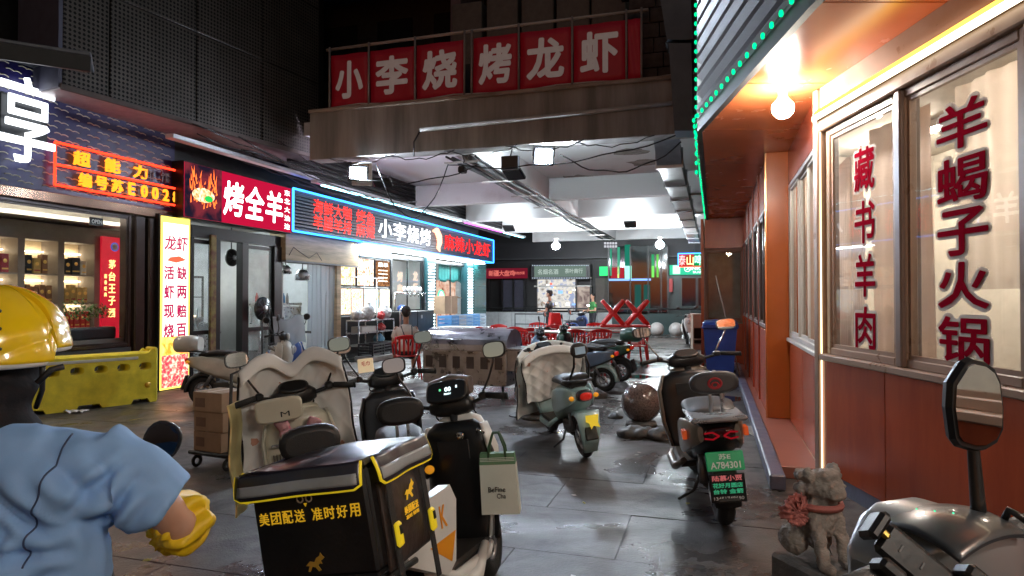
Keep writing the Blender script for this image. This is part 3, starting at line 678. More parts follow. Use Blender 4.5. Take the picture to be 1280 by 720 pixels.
for bi, (p, q) in enumerate(zip(posts, posts[1:])):
    for li, lz in enumerate(lev):
        MB().b2(-.33, .02, p + .05, q - .05, lz - .02, lz).build('shelf_board', GREYW, shelf)
        if bi < 2: continue
        MB().b2(-.3, -.27, p + .06, q - .06, lz + .335, lz + .345).build('shelf_lamp', em('shelf_lamp_glow', (1, .82, .55), 14), shelf)
        s = p + .1; k = 0
        choice = (bi * 2 + li * 3 + (1 if li == 3 else 0)) % 7
        if bi == 4: choice = [2, 2, 3, 1][li]
        if bi == 3: choice = [5, 3, 5, 1][li]
        while s < q - .14 and k < 9:
            wb = random.choice([.06, .08, .10] if li < 3 else [.10, .12, .15]); hb = random.uniform(.2, .31)
            ci = choice if random.random() < .65 else random.randrange(7)
            if s + wb > q - .06: break
            o = MB().b2(0, .1, 0, wb - .012, 0, hb, ch=.004).build('liquor_box', bmt[ci], None, label='%s liquor box, %s from left, %s shelf, %s' % (bc[ci][1], pos_[k], rown[li], bayn[bi]), cat='box', group='liquor boxes on the shop shelf')
            o.location = LF.w(BX - .12, s, lz); o.rotation_euler = (0, 0, LF.rz)
            MB().lathe([(.03, 0), (.028, .003), (.002, .003)], (.1, (wb - .012) / 2, hb * .62), 'x', 10).build('seal', gold, o)
            MB().b2(.1, .102, .01, wb - .022, hb * .16, hb * .24).build('print_band', gold if ci != 3 else bmt[0], o)
            s += wb + .01; k += 1
# tall red banner cabinet
s0, s1 = sx(127, -.95), sx(150, -.95)
_, zt = sz(127, 290, -1.7)
bn = thing('banner', 'tall glowing red banner with gold vertical characters and round blue badge', 'banner', LF.w(-.95, s0), LF.rz)
MB().b2(-.04, 0, 0, s1 - s0, .3, 2.5).build('panel', mat('banner_red', (.45, .01, .03), .35, em=.35, ec=(.8, .01, .04)), bn)
gl_ = em('gold_letter', (1, .62, .2), 1.8); W_ = s1 - s0
for i, ch in enumerate('茅台王子酒'): txt(ch, (.003, W_ * .55, 2.05 - i * .2), Y1, UP, .13, .15, gl_, bn, 'lettering', .02, .003)
for i, ch in enumerate('酱香经典'): txt(ch, (.003, W_ * .2, 1.85 - i * .1), Y1, UP, .05, .07, gl_, bn, 'lettering', .01, .003)
MB().lathe([(.075, 0), (.075, .006), (.001, .006)], (0, W_ * .68, 2.34), 'x', 20).build('badge', mat('badge_blue', (.05, .12, .6), .4, em=.3, ec=(.1, .2, 1)), bn)
MB().lathe([(.055, .006), (.055, .009), (.001, .009)], (0, W_ * .68, 2.34), 'x', 20).build('badge_centre', WHITE, bn)
# white cove and light behind the glass; open sign
MB().b2(-1.4, -.7, -6, -.2, 2.66, 2.72).build('light_cove', mat('cove_white', (.7, .68, .64), .6), A)
MB().b2(-.66, -.6, -6, -.2, 2.82, 2.86).build('cove_lamp', em('cove_lamp_glow', (1, .9, .76), 22), A)
os_ = thing('window_sign', 'small dark hanging sign at the top of the liquor shop window', 'sign', LF.w(-.16, sx(130), 2.62), LF.rz)
MB().b2(-.01, .01, -.11, .11, -.06, .06, ch=.004).build('panel', BLK, os_); txt('OPEN', (.012, 0, 0), Y1, UP, .17, .06, WHITE, os_, 'lettering', .02, .002)
# planter with bushy plant behind the glass
LEAF = mat('leaf_green', (.05, .12, .03), .5, var=.5, vs=12, c2=(.12, .22, .05))
ps, pz = sz(112, 392, -.5)
pl = thing('potted_plant', 'bushy green plant in a low tray inside the liquor shop window', 'plant', LF.w(-.3, ps - .3, .88), LF.rz); pl.scale = (1, 1.1, 1.5)
MB().b2(-.14, .14, -.6, .6, -.13, 0).build('plant_shelf', GREYW, A, LF.loc(pl.location) and None).matrix_local = Matrix.Translation((-.3, ps - .3, .879))
MB().b2(-.12, .12, -.45, .45, 0, .12, ch=.02).build('planter', BLK, pl)
lf = MB()
for k in range(520):
    a = random.uniform(0, 6.28); rr = random.random() ** .5; cx_, cy_, cz_ = .16 * rr * math.cos(a), .46 * rr * math.sin(a), .16 + .2 * random.random() * (1 - rr * .6) + .05
    L_ = random.uniform(.03, .07); th = random.uniform(0, 6.28); ti = random.uniform(-.6, .9)
    d = Vector((math.cos(th) * math.cos(ti), math.sin(th) * math.cos(ti), math.sin(ti))); q = d.cross(Vector((0, 0, 1))).normalized() * L_ * .28; c = Vector((cx_, cy_, cz_))
    lf.add([c, c + d * L_ * .5 + q, c + d * L_, c + d * L_ * .5 - q], [(0, 1, 2, 3)], True)
lf.build('foliage', LEAF, pl, kind='stuff', fix=False)
# ---- overhead perforated metal box
def perf_mat():
    M = mat('perforated_metal', (.115, .10, .09), .45, .5, var=.2, vs=2); nt = M.node_tree; N = nt.nodes.new; K = nt.links.new; b = nt.nodes['Principled BSDF']
    tc = N('ShaderNodeTexCoord').outputs['Object']; sp = N('ShaderNodeSeparateXYZ'); K(tc, sp.inputs[0])
    def wave(op):
        a = N('ShaderNodeMath'); a.operation = op; K(sp.outputs[1], a.inputs[0]); K(sp.outputs[2], a.inputs[1])
        m_ = N('ShaderNodeMath'); m_.operation = 'MULTIPLY'; m_.inputs[1].default_value = 52; K(a.outputs[0], m_.inputs[0])
        s_ = N('ShaderNodeMath'); s_.operation = 'SINE'; K(m_.outputs[0], s_.inputs[0]); return s_.outputs[0]
    p = N('ShaderNodeMath'); p.operation = 'MULTIPLY'; K(wave('ADD'), p.inputs[0]); K(wave('SUBTRACT'), p.inputs[1])
    g_ = N('ShaderNodeMath'); g_.operation = 'GREATER_THAN'; g_.inputs[1].default_value = .22; K(p.outputs[0], g_.inputs[0])
    mx = N('ShaderNodeMix'); mx.data_type = 'RGBA'; K(g_.outputs[0], mx.inputs[0]); src = b.inputs['Base Color'].links[0].from_socket; K(src, mx.inputs[6]); mx.inputs[7].default_value = (.004, .004, .004, 1); K(mx.outputs[2], b.inputs['Base Color'])
    bp = N('ShaderNodeBump'); bp.inputs['Strength'].default_value = .6; bp.inputs['Distance'].default_value = .01; bp.invert = True; K(g_.outputs[0], bp.inputs['Height']); K(bp.outputs[0], b.inputs['Normal'])
    return M
PERF = perf_mat()
pA, pB = P(75, 108, 8.4), P(398, 196, 12.7)
dv = Vector((pB.x - pA.x, pB.y - pA.y)); ang = math.atan2(-dv.x, dv.y); Lp = dv.length
pb = thing('perforated_metal_canopy', 'dark perforated metal box hanging over the left shops', 'canopy', (pA.x, pA.y, 4.2), ang)
nseg = 4; hh = [0, 1.45, 2.9, 4.4]
sgm = [0, .13, .42, .70, 1.0]
for i in range(nseg):
    for j in range(3): MB().b2(-.03, 0, Lp * sgm[i] + .012, Lp * sgm[i + 1] - .012, hh[j] + .012, hh[j + 1] - .012, ch=.006).build('perforated_panel', PERF, pb)
MB().b2(-.9, -.035, 0, Lp, .02, 4.4).build('core', BLKM, pb)
MB().b2(-.95, -.0, -.02, Lp, -.02, .018).build('underside', mat('canopy_underside', (.35, .3, .3), .35, .3, var=.2), pb)
MB().b2(-.005, .025, -.03, Lp, -.03, .05, ch=.008).build('edge_trim', mat('edge_trim', (.16, .13, .12), .35, .6), pb)
MB().b2(-.9, 0, -.05, -.0, -.0, 4.4).build('end_panel', mat('end_panel', (.10, .10, .14), .5, .3), pb)
# steel eave piece at the upper left
cn = thing('steel_eave', 'grey sloping steel eave at the top left corner', 'eave', P(-20, 60, 8.0), R(-60))
MB().box((0, 0, 0), (.9, 2.2, .05), ch=.01).build('sheet', mat('eave_sheet', (.18, .19, .22), .4, .6), cn); MB().box((.42, 0, -.12), (.05, 2.2, .2), ch=.01).build('gutter', DARKG, cn)
# ---- poster light box
s0, s1 = sx(201, .12), sx(238, .12)
pc = thing('poster_light_box', 'tall glowing white and yellow crayfish poster light box with red characters', 'light box', LF.w(0, s0), LF.rz)
Wp = s1 - s0; zt = sz(220, 272, .12)[1]; zb = sz(220, 485, .12)[1]
MB().b2(-.1, .1, -.02, Wp + .02, max(0, zb - .06), zt + .04, ch=.01).build('case', DKF, pc)
MB().b2(.1, .112, .01, Wp - .01, zb, zt).build('border', em('poster_yellow', (1, .75, .12), 1.5), pc)
MB().b2(.112, .118, .05, Wp - .05, zb + .55, zt - .1).build('face', em('poster_white', (1, .97, .88), 1.35), pc)
MB().b2(.112, .119, .03, Wp - .03, zb + .55, zb + .85).build('flame_print', em('poster_flame', (1, .85, .2), 1.3, c2=(1, .3, .03), vs=7), pc)
MB().b2(.112, .120, .03, Wp - .03, zb + .03, zb + .55).build('crayfish_print', pic('poster_crayfish', [(.45, .0, .03), (.8, .03, .08), (.9, .15, .12), (1, .8, .6)], 1.1, 8), pc)
PL = em('poster_letter', (.5, .01, .09), .8)
H_ = zt - zb
for i, ch in enumerate('龙虾'): txt(ch, (.12, Wp * (.30 + .4 * i), zb + H_ * (.85)), Y1, UP, Wp * .4, H_ * .085, PL, pc, 'lettering', .02, .002, shear=.1)
MB().prism([(Wp * .2, zb + H_ * .745), (Wp * .5, zb + H_ * .735), (Wp * .85, zb + H_ * .755), (Wp * .6, zb + H_ * .775), (Wp * .3, zb + H_ * .765)], 'x', .118, .122).build('shrimp_print', em('shrimp_print', (.85, .12, .06), 1), pc)
for j, (cs, cx_) in enumerate((('活虾现烧', .27), ('缺两赔百', .70))):
    for i, ch in enumerate(cs): txt(ch, (.12, Wp * cx_, zb + H_ * (.675 - .112 * i)), Y1, UP, Wp * .34, H_ * .08, PL, pc, 'lettering', .03, .002)
# security camera ball by the poster
# ---- shop B: red sign, dark doors
B = FT('roast_lamb_shop', 'open fronted eatery with black door frames under the red roast lamb sign', 'shop', 0)
b0, b1 = sx(240), sx(358)
sg0, sg1 = sx(229, .25), sx(364, .25)
zt = (sz(229, 199, .25)[1] + sz(364, 235, .25)[1]) / 2; zb = (sz(229, 273, .25)[1] + sz(364, 291, .25)[1]) / 2
rsg = thing('shop_sign', 'crimson light box sign with three large white characters and flame picture', 'sign', LF.w(0, sg0, zb), LF.rz)
SW_, SH_ = sg1 - sg0, zt - zb
MB().b2(-.12, .24, 0, SW_, 0, SH_, ch=.01).build('case', DKF, rsg)
MB().b2(.24, .25, .01, SW_ - .01, .02, SH_ - .02).build('face', em('crimson_face', (.60, .008, .05), .62), rsg)
MB().b2(.25, .253, .012, SW_ * .3, .022, SH_ - .022).build('picture', em('sign_picture_dark', (.012, .008, .018), .9, c2=(.16, .02, .03), vs=2.5), rsg)
fl = MB()
for k in range(60):
    a = random.uniform(.04, .26) * SW_; zz = random.uniform(.2, .8) * SH_; L_ = random.uniform(.05, .2)
    fl.prism([(a, zz), (a + .03, zz + .01), (a + random.uniform(-.04, .05), zz + L_)], 'x', .253, .255)
fl.build('flame_print', em('flame_print', (1, .16, .03), 1.5), rsg)
MB().prism(oval(SW_ * .15, SH_ * .45, SW_ * .09, SH_ * .13, 16), 'x', .2535, .257).build('roast_print', pic('roast_print', [(.3, .05, .02), (.9, .25, .06), (1, .55, .3), (1, .85, .6)], 1.2, 8), rsg)
MB().prism(oval(SW_ * .19, SH_ * .4, SW_ * .035, SH_ * .06, 8), 'x', .257, .259).build('herb_print', em('herb_print', (.02, .5, .08), 1), rsg)
LW2 = em('sign_letter_white', (1, 1, 1), 2.2)
for i, ch in enumerate('烤全羊'): txt(ch, (.256, SW_ * (.405 + .20 * i), SH_ * .50), Y1, UP, SW_ * .185, SH_ * .66, LW2, rsg, 'lettering', .022, .004, shear=.06)
for i, ch in enumerate('东北大油边'): txt(ch, (.256, SW_ * .945, SH_ * (.86 - .18 * i)), Y1, UP, SW_ * .06, SH_ * .12, LW2, rsg, 'lettering', .005, .004)
# frames
MB().b2(-.2, -.02, b0, b1, 2.55, 2.76).build('lintel', DKF, B)
for px0, px1 in ((238, 243), (268, 276), (303, 311), (343, 353)): MB().b2(-.15, .0, sx(px0), sx(px1), 0, 2.55, ch=.01).build('door_post', DKF, B)
MB().b2(-.02, .03, sx(262), sx(269), 0, 2.62, ch=.008).build('standpipe', mat('rusty_pipe', (.2, .09, .06), .6, .4, var=.5, vs=9, c2=(.35, .3, .1)), B)
for px0, px1 in ((243, 268), (311, 343)):
    y0, y1 = sx(px0), sx(px1); f = MB()
    for z_ in (.08, .85, 2.45): f.b2(-.1, -.05, y0, y1, z_, z_ + .07)
    f.b2(-.102, -.048, y0 - .002, y0 + .04, .07, 2.53).b2(-.102, -.048, y1 - .04, y1 + .002, .07, 2.53)
    d_ = f.build('door', DKF, B); MB().b2(-.085, -.07, y0, y1, .15, .85).build('pane', GLH, d_); MB().b2(-.085, -.07, y0, y1, .92, 2.45).build('pane', GLH, d_)
    MB().tube([(-.03, y0 + .08, 1.0), (.0, y0 + .08, 1.0), (.0, y0 + .08, 1.3), (-.03, y0 + .08, 1.3)], .012, 6).build('handle', STEEL, d_)
bE = sx(600)
Cc = FT('shop_row_interior', 'white tiled kitchens behind the open shopfronts on the left', 'building', 0)
MB().b2(-3.1, -3.0, .0, bE, 0, 2.9).build('back_wall', TILE, Cc)
MB().b2(-3.1, -.13, .0, bE, 2.9, 3.0).build('ceiling', INC, Cc)
MB().b2(-3.1, -.2, .0, bE, -.0, .02).build('shop_floor', mat('shop_floor_tile', (.3, .28, .26), .3), Cc)
for s in (3.1, 6.3, bE): MB().b2(-3.0, -.2, s - .05, s + .05, .02, 2.9).build('partition_wall', TILE, Cc)
MB().b2(-3.1, -.13, 0, bE, 3.0, 5.2).build('upper_wall', BLKM, Cc)
for s in (1.2, 4.6, 8.5, 12): MB().b2(-1.8, -1.7, s - .6, s + .6, 2.82, 2.88).build('tube_lamp', em('kitchen_tube', (.84, .95, 1), 80), Cc)
# exhaust fan disc hanging in doorway
def disc(loc, r, label, name='wall_fan', m=BLK, ax='x', cat='fan'):
    t = thing(name, label, cat, loc, LF.rz)
    MB().lathe([(r, -.03), (r * 1.02, 0), (r * .9, .03), (r * .35, .05), (.001, .055)], (0, 0, 0), ax, 28).build('shell', m, t)
    MB().lathe([(r * .3, .05), (r * .26, .07), (.001, .075)], (0, 0, 0), ax, 20).build('hub', STEEL, t)
    for k in range(10):
        a = k * math.pi / 5; MB().tube([(.053, r * .32 * math.cos(a), r * .32 * math.sin(a)), (.034, r * .92 * math.cos(a), r * .92 * math.sin(a))], .006, 4).build('guard_wire', DARKG, t)
    return t
s, z = sz(290, 322, -.4); t = disc(LF.w(-.4, s, z), .17, 'round black hanging fan in the doorway under the red sign')
MB().tube([(-.02, 0, .15), (-.02, 0, .6)], .012).build('hanger', DARKG, t)
s, z = sz(329, 386, .12); t = disc(LF.w(.12, s, z), .23, 'round dark steel fan standing against the frosted door', m=mat('fan_steel', (.10, .105, .11), .22, .8)); MB().tube([(-.02, 0, -.2), (-.02, 0, -z + .03)], .018).lathe([(.18, -z + .0), (.18, -z + .03), (.03, -z + .05)], (-.02, 0, 0)).build('stand', DARKG, t)
# kitchen furniture: counters, cabinets, vessels
def counter(s0, s1, n, d, h, label, m=STEEL):
    t = thing('kitchen_counter', label, 'counter', LF.w(n, s0), LF.rz); L_ = s1 - s0
    MB().b2(-d, 0, 0, L_, h - .05, h, ch=.006).build('top', m, t); MB().b2(-d + .03, -.03, .03, L_ - .03, .35, .38).build('shelf', m, t)
    for a, b_ in ((-.03, .03), (-.03, L_ - .03), (-d + .03, .03), (-d + .03, L_ - .03)): MB().tube([(a, b_, 0), (a, b_, h - .05)], .02, 8).build('leg', m, t)
    MB().b2(-.05, -.02, .05, L_ - .05, .42, h - .08).build('apron', m, t)
    return t
counter(.7, 1.9, -.7, .6, .85, 'steel counter behind the doorway under the red sign')
counter(2.9, 4.4, -.55, .6, .85, 'steel counter behind the plastic strip curtain')
counter(2.9, 4.4, -.6, .35, 1.38, 'raised steel shelf stand above the counter by the plastic strips')
wc = thing('glass_food_cabinet', 'lit glass food cabinet seen through the doorway under the red sign', 'cabinet', LF.w(-1.5, 1.5), LF.rz)
MB().b2(-.4, 0, 0, .8, 0, 1.1).build('base', STEEL, wc); MB().b2(-.4, 0, 0, .8, 1.9, 1.94).b2(-.4, -.37, 0, .8, 1.1, 1.9).b2(-.03, 0, 0, .03, 1.1, 1.9).b2(-.03, 0, .77, .8, 1.1, 1.9).b2(-.4, 0, .03, .77, 1.5, 1.52).build('frame', BLK, wc)
MB().b2(-.3, -.1, .1, .7, 1.12, 1.13).build('lamp', em('food_lamp', (1, .72, .35), 9), wc)
fd = mat('golden_food', (.6, .3, .08), .5, var=.4, vs=20)
for k in range(7): MB().ell((-.2, .12 + k * .095, 1.57), (.05, .04, .045), 10, 6).build('food', fd, wc)
pot = [(1.25, -1.0, .16, .2), (1.65, -.95, .13, .15), (3.3, -.75, .14, .18), (3.75, -.8, .12, .14), (4.1, -.75, .15, .12)]
for k, (s, n, r, h) in enumerate(pot):
    MB().lathe([(r * .9, 0), (r, .01), (r, h), (r * 1.05, h + .005), (r * .95, h + .01), (r * .95, .03), (.001, .03)], n=20).build('steel_pot', STEEL, None, LF.w(n, s, .851), label=['steel pot at the left end of the counter under the red sign', 'smaller steel pot on the counter under the red sign', 'steel pot at the left end of the strip curtain counter', 'middle steel pot on the strip curtain counter', 'wide low steel pot on the strip curtain counter'][k], cat='pot', group='kitchen pots')
bt_c = [(.6, .05, .04), (.05, .25, .5), (.5, .45, .4), (.3, .15, .06), (.1, .35, .12), (.7, .5, .1)]
for k in range(9):
    c = bt_c[k % 6]; s = 3.0 + k * .13; m = mat('sauce_%d' % (k % 6), c, .25)
    MB().lathe([(.03, 0), (.033, .01), (.033, .14), (.014, .19), (.014, .22), (.001, .221)], n=10).build('sauce_bottle', m, None, LF.w(-.75, s, 1.381), label='%s sauce bottle, %s on the raised shelf by the plastic strips' % (['red', 'blue', 'pale', 'brown', 'green', 'yellow'][k % 6], ['first', 'second', 'third', 'fourth', 'fifth', 'sixth', 'seventh', 'eighth', 'last'][k]), cat='bottle', group='sauce bottles on the raised shelf')
# hanging steel lamps
for k, (px, py, rr) in enumerate(((357, 338, .12), (378, 345, .16))):
    s, z = sz(px, py, -.15); t = thing('heat_lamp', ['small steel heat lamp hanging at the left of the strip curtain', 'larger steel drum lamp hanging beside the plastic strips'][k], 'lamp', LF.w(-.15, s, z), LF.rz)
    MB().lathe([(rr * .5, rr * .9), (rr, .02), (rr, -rr * .6), (rr * .9, -rr * .6), (rr * .85, 0), (.001, rr * .4)], n=20).build('shade', STEEL, t); MB().tube([(0, 0, rr * .9), (0, 0, 2.7 - z)], .01, 6).build('cord', BLK, t)
# roller shutter box of pale wood
s0, s1 = sx(357, .1), sx(448, .1)
zt = (sz(358, 297, .1)[1] + sz(448, 320, .1)[1]) / 2 - .0; zb = (sz(358, 321, .1)[1] + sz(448, 330, .1)[1]) / 2 - .06
sb = thing('shutter_box', 'pale worn wooden shutter box under the blue neon sign', 'shutter box', LF.w(0, s0, zb), LF.rz)
WORN = mat('worn_pale_wood', (.62, .46, .28), .6, var=.3, vs=3, bump=.2, bs=12, stretch=(1, .3, 4))
MB().b2(-.3, .1, 0, s1 - s0, 0, 2.88 - zb, ch=.01).build('casing', WORN, sb); MB().b2(-.28, .11, 0, s1 - s0, -.03, -.0).build('lower_trim', mat('grey_trim', (.3, .3, .3), .5), sb)
MB().tube([(.105, .1, .1), (.11, .25, .28), (.11, .45, .2), (.11, .8, .08), (.11, 1.1, .22), (.108, 1.3, .05)], .006, 5).build('loose_wire', BLK, sb)
# plastic strip curtain: separate strips
STRIP = bpy.data.materials.new('clear_plastic_strip'); STRIP.use_nodes = True
_b = STRIP.node_tree.nodes['Principled BSDF']; _b.inputs['Base Color'].default_value = (.62, .72, .82, 1); _b.inputs['Roughness'].default_value = .12; _b.inputs['Alpha'].default_value = .42
s0, s1 = sx(384, -.02), sx(421, -.02)
cur = thing('strip_curtain', 'clear bluish plastic strip curtain hanging beside the kitchen counter', 'curtain', LF.w(-.02, s0), LF.rz)
MB().b2(-.02, .02, 0, s1 - s0, 2.6, 2.64).build('rail', STEEL, cur); n_ = 7
for k in range(n_):
    a = (s1 - s0) * k / n_; b_ = a + (s1 - s0) / n_ + .05; ph = random.uniform(0, 6)
    MB().grid(lambda u, v: (.02 * math.sin(ph + 5 * v + 3 * u) * (v + .15) + .006 * (k % 2), a + (b_ - a) * u, 2.6 - 2.5 * v), 4, 16, .002).build('strip', STRIP, cur)
# door jamb wood + side
Bj = FT('grill_shop', 'barbecue shopfront with food picture boards and dotted light columns under the blue sign', 'shop', 0)
MB().b2(-.2, .05, sx(419), sx(424), 0, 2.72).build('jamb', WORN, Bj)
MB().b2(-.2, -.02, sx(421), sx(490), 0, 1.02).build('stall_wall', BLKM, Bj)
MB().b2(-.15, .06, sx(447), sx(486), 2.55, 2.86).build('blue_grey_panel', mat('blue_grey_panel', (.12, .17, .24), .4), Bj)
# picture boards
boards = [((422, 344), (445, 344), 2.52, 1.78, 'kebab picture board', (.75, .5, .3), (.15, .3, .1)), ((447, 344), (468, 344), 2.52, 1.78, 'roast meat picture board', (.8, .62, .5), (.25, .1, .05)), ((470, 344), (488, 344), 2.52, 1.78, 'dark menu board', (.06, .04, .03), (.3, .12, .05)),
       ((422, 380), (455, 380), 1.75, 1.06, 'grilled shrimp picture board', (.85, .45, .3), (.9, .8, .6)), ((456, 380), (474, 380), 1.75, 1.06, 'pale blue drinks board', (.55, .8, .95), (.9, .95, .95)), ((475, 380), (488, 380), 1.75, 1.06, 'yellow and white snack board', (.9, .75, .45), (.4, .5, .3))]
for k, (a, b_, zt, zb, nm, c, c2) in enumerate(boards):
    s0, s1 = sx(a[0]), sx(b_[0]); t = thing('picture_board', 'lit %s in the left part of the barbecue shopfront' % nm, 'menu board', LF.w(-.02, s0, zb), LF.rz)
    MB().b2(-.06, 0, 0, s1 - s0, 0, zt - zb, ch=.006).build('case', DKF, t); MB().b2(0, .006, .02, s1 - s0 - .02, .03, zt - zb - .03).build('face', pic('picture_%d' % k, [[(.04, .03, .02), (.2, .35, .06), c, (1, .85, .65), (.9, .35, .12)], [(.1, .03, .02), (.6, .2, .08), c, (1, .9, .75)], [(.03, .02, .015), (.05, .03, .02), (.25, .1, .04), (.5, .25, .1)], [(.5, .12, .05), (.9, .45, .25), c, (1, .85, .7), (.2, .3, .08)], [(.5, .8, .95), (.8, .95, 1), c, (1, .8, .3)], [(.9, .6, .1), c, (.95, .9, .8), (.3, .35, .15)]][k], 1.5 if k != 2 else .9, 5 + k), t)
    for q in range(0):
        MB().prism(oval((s1 - s0) * (.28 + .22 * q), (zt - zb) * (.35 + .12 * (q % 2)), (s1 - s0) * .13, (zt - zb) * .13, 12), 'x', .006, .009).build('food_print', em('food_print_%d' % ((k + q) % 4), [(.95, .5, .2), (.85, .2, .08), (1, .85, .6), (.3, .55, .12)][(k + q) % 4], 1.1), t)
    if k in (1, 2): txt(['', '小龙虾', '菜单'][k], (.012, (s1 - s0) / 2, (zt - zb) * .82), Y1, UP, (s1 - s0) * .7, .12, em('board_letter', (1, .95, .85), 2), t, 'lettering', .02, .002)
    if k == 2:
        for q in range(4): MB().b2(.006, .009, .15, s1 - s0 - .15, (zt - zb) * (.6 - .13 * q), (zt - zb) * (.63 - .13 * q)).build('menu_line', em('board_letter', (1, .95, .85), 2), t)
# sliding windows with stickers
fo = window(Bj, Matrix.Translation((-.08, sx(490), 0)) @ Matrix.Rotation(R(90), 4, 'Z'), sx(532) - sx(490), 1.02, 2.72, .1, DKF, GL, 2)
MB().b2(-.2, -.02, sx(490), sx(532), 0, 1.015).build('stall_wall', mat('pale_tile_wall', (.5, .56, .54), .4), Bj)
for q, (px, zz, ch) in enumerate(((502, 2.1, '烤'), (502, 1.75, '串'), (521, 2.15, '龙'), (521, 1.8, '虾'))): txt(ch, (-.05, sx(px), zz), Y1, UP, .34, .3, em('window_sticker', (1, .75, .6), .8), Bj, 'window_lettering', .03, .004)
# dotted light columns
def dotcol(px0, px1, label, n=24):
    s0, s1 = sx(px0, .05), sx(px1, .05); t = thing('light_column', label, 'column', LF.w(.0, s0), LF.rz)
    MB().b2(-.2, .04, 0, s1 - s0, 0, 2.74).build('column', mat('teal_column', (.01, .05, .06), .3), t)
    me = MB().b2(0, .02, -(s1 - s0) * .32, (s1 - s0) * .32, -.022, .022).mesh('module', em('led_module', (.8, .95, 1), 6))
    for k in range(n): put(me, 'led_module', t, (.045, (s1 - s0) / 2, .25 + k * 2.4 / n))
dotcol(534, 545, 'left column of stacked white light modules beside the shop door')
dotcol(584, 592, 'right column of stacked white light modules beside the shop door')
t = FT('wall_panel', 'dark teal end wall panel at the far end of the blue sign', 'wall', 0)
MB().b2(-.3, .02, sx(592), sx(607), 0, 2.86).build('panel', mat('teal_wall', (.01, .06, .06), .25, coat=.3), t)
MB().b2(-3.1, -.3, sx(601), sx(607), 0, 5.0).build('end_wall', BLKM, t)
fo = window(Bj, Matrix.Translation((-.1, sx(546), 0)) @ Matrix.Rotation(R(90), 4, 'Z'), sx(584) - sx(546), .02, 2.72, .08, DKF, GL, 2)
s0, s1 = sx(548, -.3), sx(582, -.3)
MB().grid(lambda u, v: (-.0 + .03 * math.sin(u * 60), u * (s1 - s0), 2.68 - v * (.55 + .10 * abs(math.sin(u * 9.4)))), 60, 6, .004).build('valance', mat('teal_cloth', (.01, .16, .15), .7), None, LF.w(-.3, s0), LF.rz, label='scalloped teal valance curtain inside the shop door', cat='curtain')
MB().b2(-.02, 0, 0, (s1 - s0) * .9, .3, 2.1).build('food_poster', pic('door_poster', [(.15, .05, .03), (.7, .3, .2), (.9, .55, .4), (1, .8, .65)], .7, 2.5), None, LF.w(-.6, s0), LF.rz, label='pink food poster inside the dotted light shop door', cat='poster')
# white light canopy under the sign
s0, s1 = sx(452, .3), sx(606, .3)
cn = thing('light_canopy', 'white strip light canopy under the blue sign over the barbecue shopfront', 'canopy', LF.w(0, s0, 2.78), LF.rz)
MB().b2(-.02, .32, 0, s1 - s0, .03, .11, ch=.008).build('housing', WHITE, cn); MB().b2(.0, .30, .03, s1 - s0 - .03, .0, .03).build('diffuser', SHW, cn)
me = MB().b2(0, .012, -.02, .02, -.03, .03).mesh('m', SHW)
for k in range(46): put(me, 'led_module', cn, (.322, .3 + k * (s1 - s0 - .5) / 46, -.0))
# ---- blue sign
s0, s1 = sx(366, .3), sx(617, .3)
z_t = (sz(366, 236, .3)[1] + sz(617, 300, .3)[1]) / 2; z_b = (sz(366, 289, .3)[1] + sz(617, 328, .3)[1]) / 2
bs = thing('neon_sign', 'long dark ribbed shop sign framed in blue neon with red and white lit characters', 'sign', LF.w(0, s0, z_b), LF.rz)
BW, BH = s1 - s0, z_t - z_b
MB().b2(-.1, .26, 0, BW, 0, BH).build('case', mat('navy_case', (.012, .014, .03), .4), bs)
me = MB().prism([(.26, -.035), (.285, -.02), (.285, .02), (.26, .035)], 'y', .02, BW - .02).mesh('rib', mat('ribbed_board', (.03, .035, .06), .35, .3))
for k in range(11): put(me, 'board_rib', bs, (0, 0, .06 + k * (BH - .1) / 11))
for a, b_ in (((.3, 0, .0), (.3, BW, .0)), ((.3, 0, BH), (.3, BW, BH)), ((.3, 0, 0), (.3, 0, BH)), ((.3, BW, 0), (.3, BW, BH)), ((-.08, BW + .01, 0), (.3, BW + .01, 0)), ((-.08, BW + .01, BH), (.3, BW + .01, BH))):
    MB().tube([a, b_], .022, 6).build('neon_tube', BLUN, bs)
def bx_(px): return sx(px, .3) - s0
rows = [('海鲜大咖', (391, 440), 1), ('羊腿羊排', (391, 440), 0), ('烤鱼', (445, 469), 1), ('麻辣', (445, 469), 0)]
DOTM = [(.30, .88), ]
for s_, (pa, pb_), up in rows:
    n_ = len(s_); xa, xb = bx_(pa), bx_(pb_)
    for i, ch in enumerate(s_):
        c = xa + (xb - xa) * (i + .5) / n_; zz = BH * (.70 if up else .32)
        led(ch, (.292, c, zz), Y1, UP, (xb - xa) / n_ * .92, BH * .36, REDD, bs, .019, .0075, bold=.0)
for i, ch in enumerate('小李烧烤'):
    xa, xb = bx_(471), bx_(538); c = xa + (xb - xa) * (i + .5) / 4
    txt(ch, (.32, c, BH * .5), Y1, UP, (xb - xa) / 4 * .9, BH * .56, em('letter_white_soft', (.93, .97, 1), 2.4), bs, 'lettering', .01, .008)
for i, ch in enumerate('麻辣小龙虾'):
    xa, xb = bx_(555), bx_(613); c = xa + (xb - xa) * (i + .5) / 5
    txt(ch, (.30, c, BH * .5), Y1, UP, (xb - xa) / 5 * .93, BH * .6, em('red_letter_glow', (1, .02, .02), 1.6), bs, 'lettering', .0, .008)
xa = bx_(545); k = BH
MB().tube([(.31, xa - .25, k * .78), (.33, xa - .05, k * .82), (.33, xa + .15, k * .62), (.33, xa + .2, k * .4), (.33, xa + .1, k * .2), (.32, xa + .25, k * .1)], [.03, .09, .1, .085, .06, .02], 10).build('shrimp_logo', em('shrimp_logo_glow', (1, .45, .25), 2.2), bs)
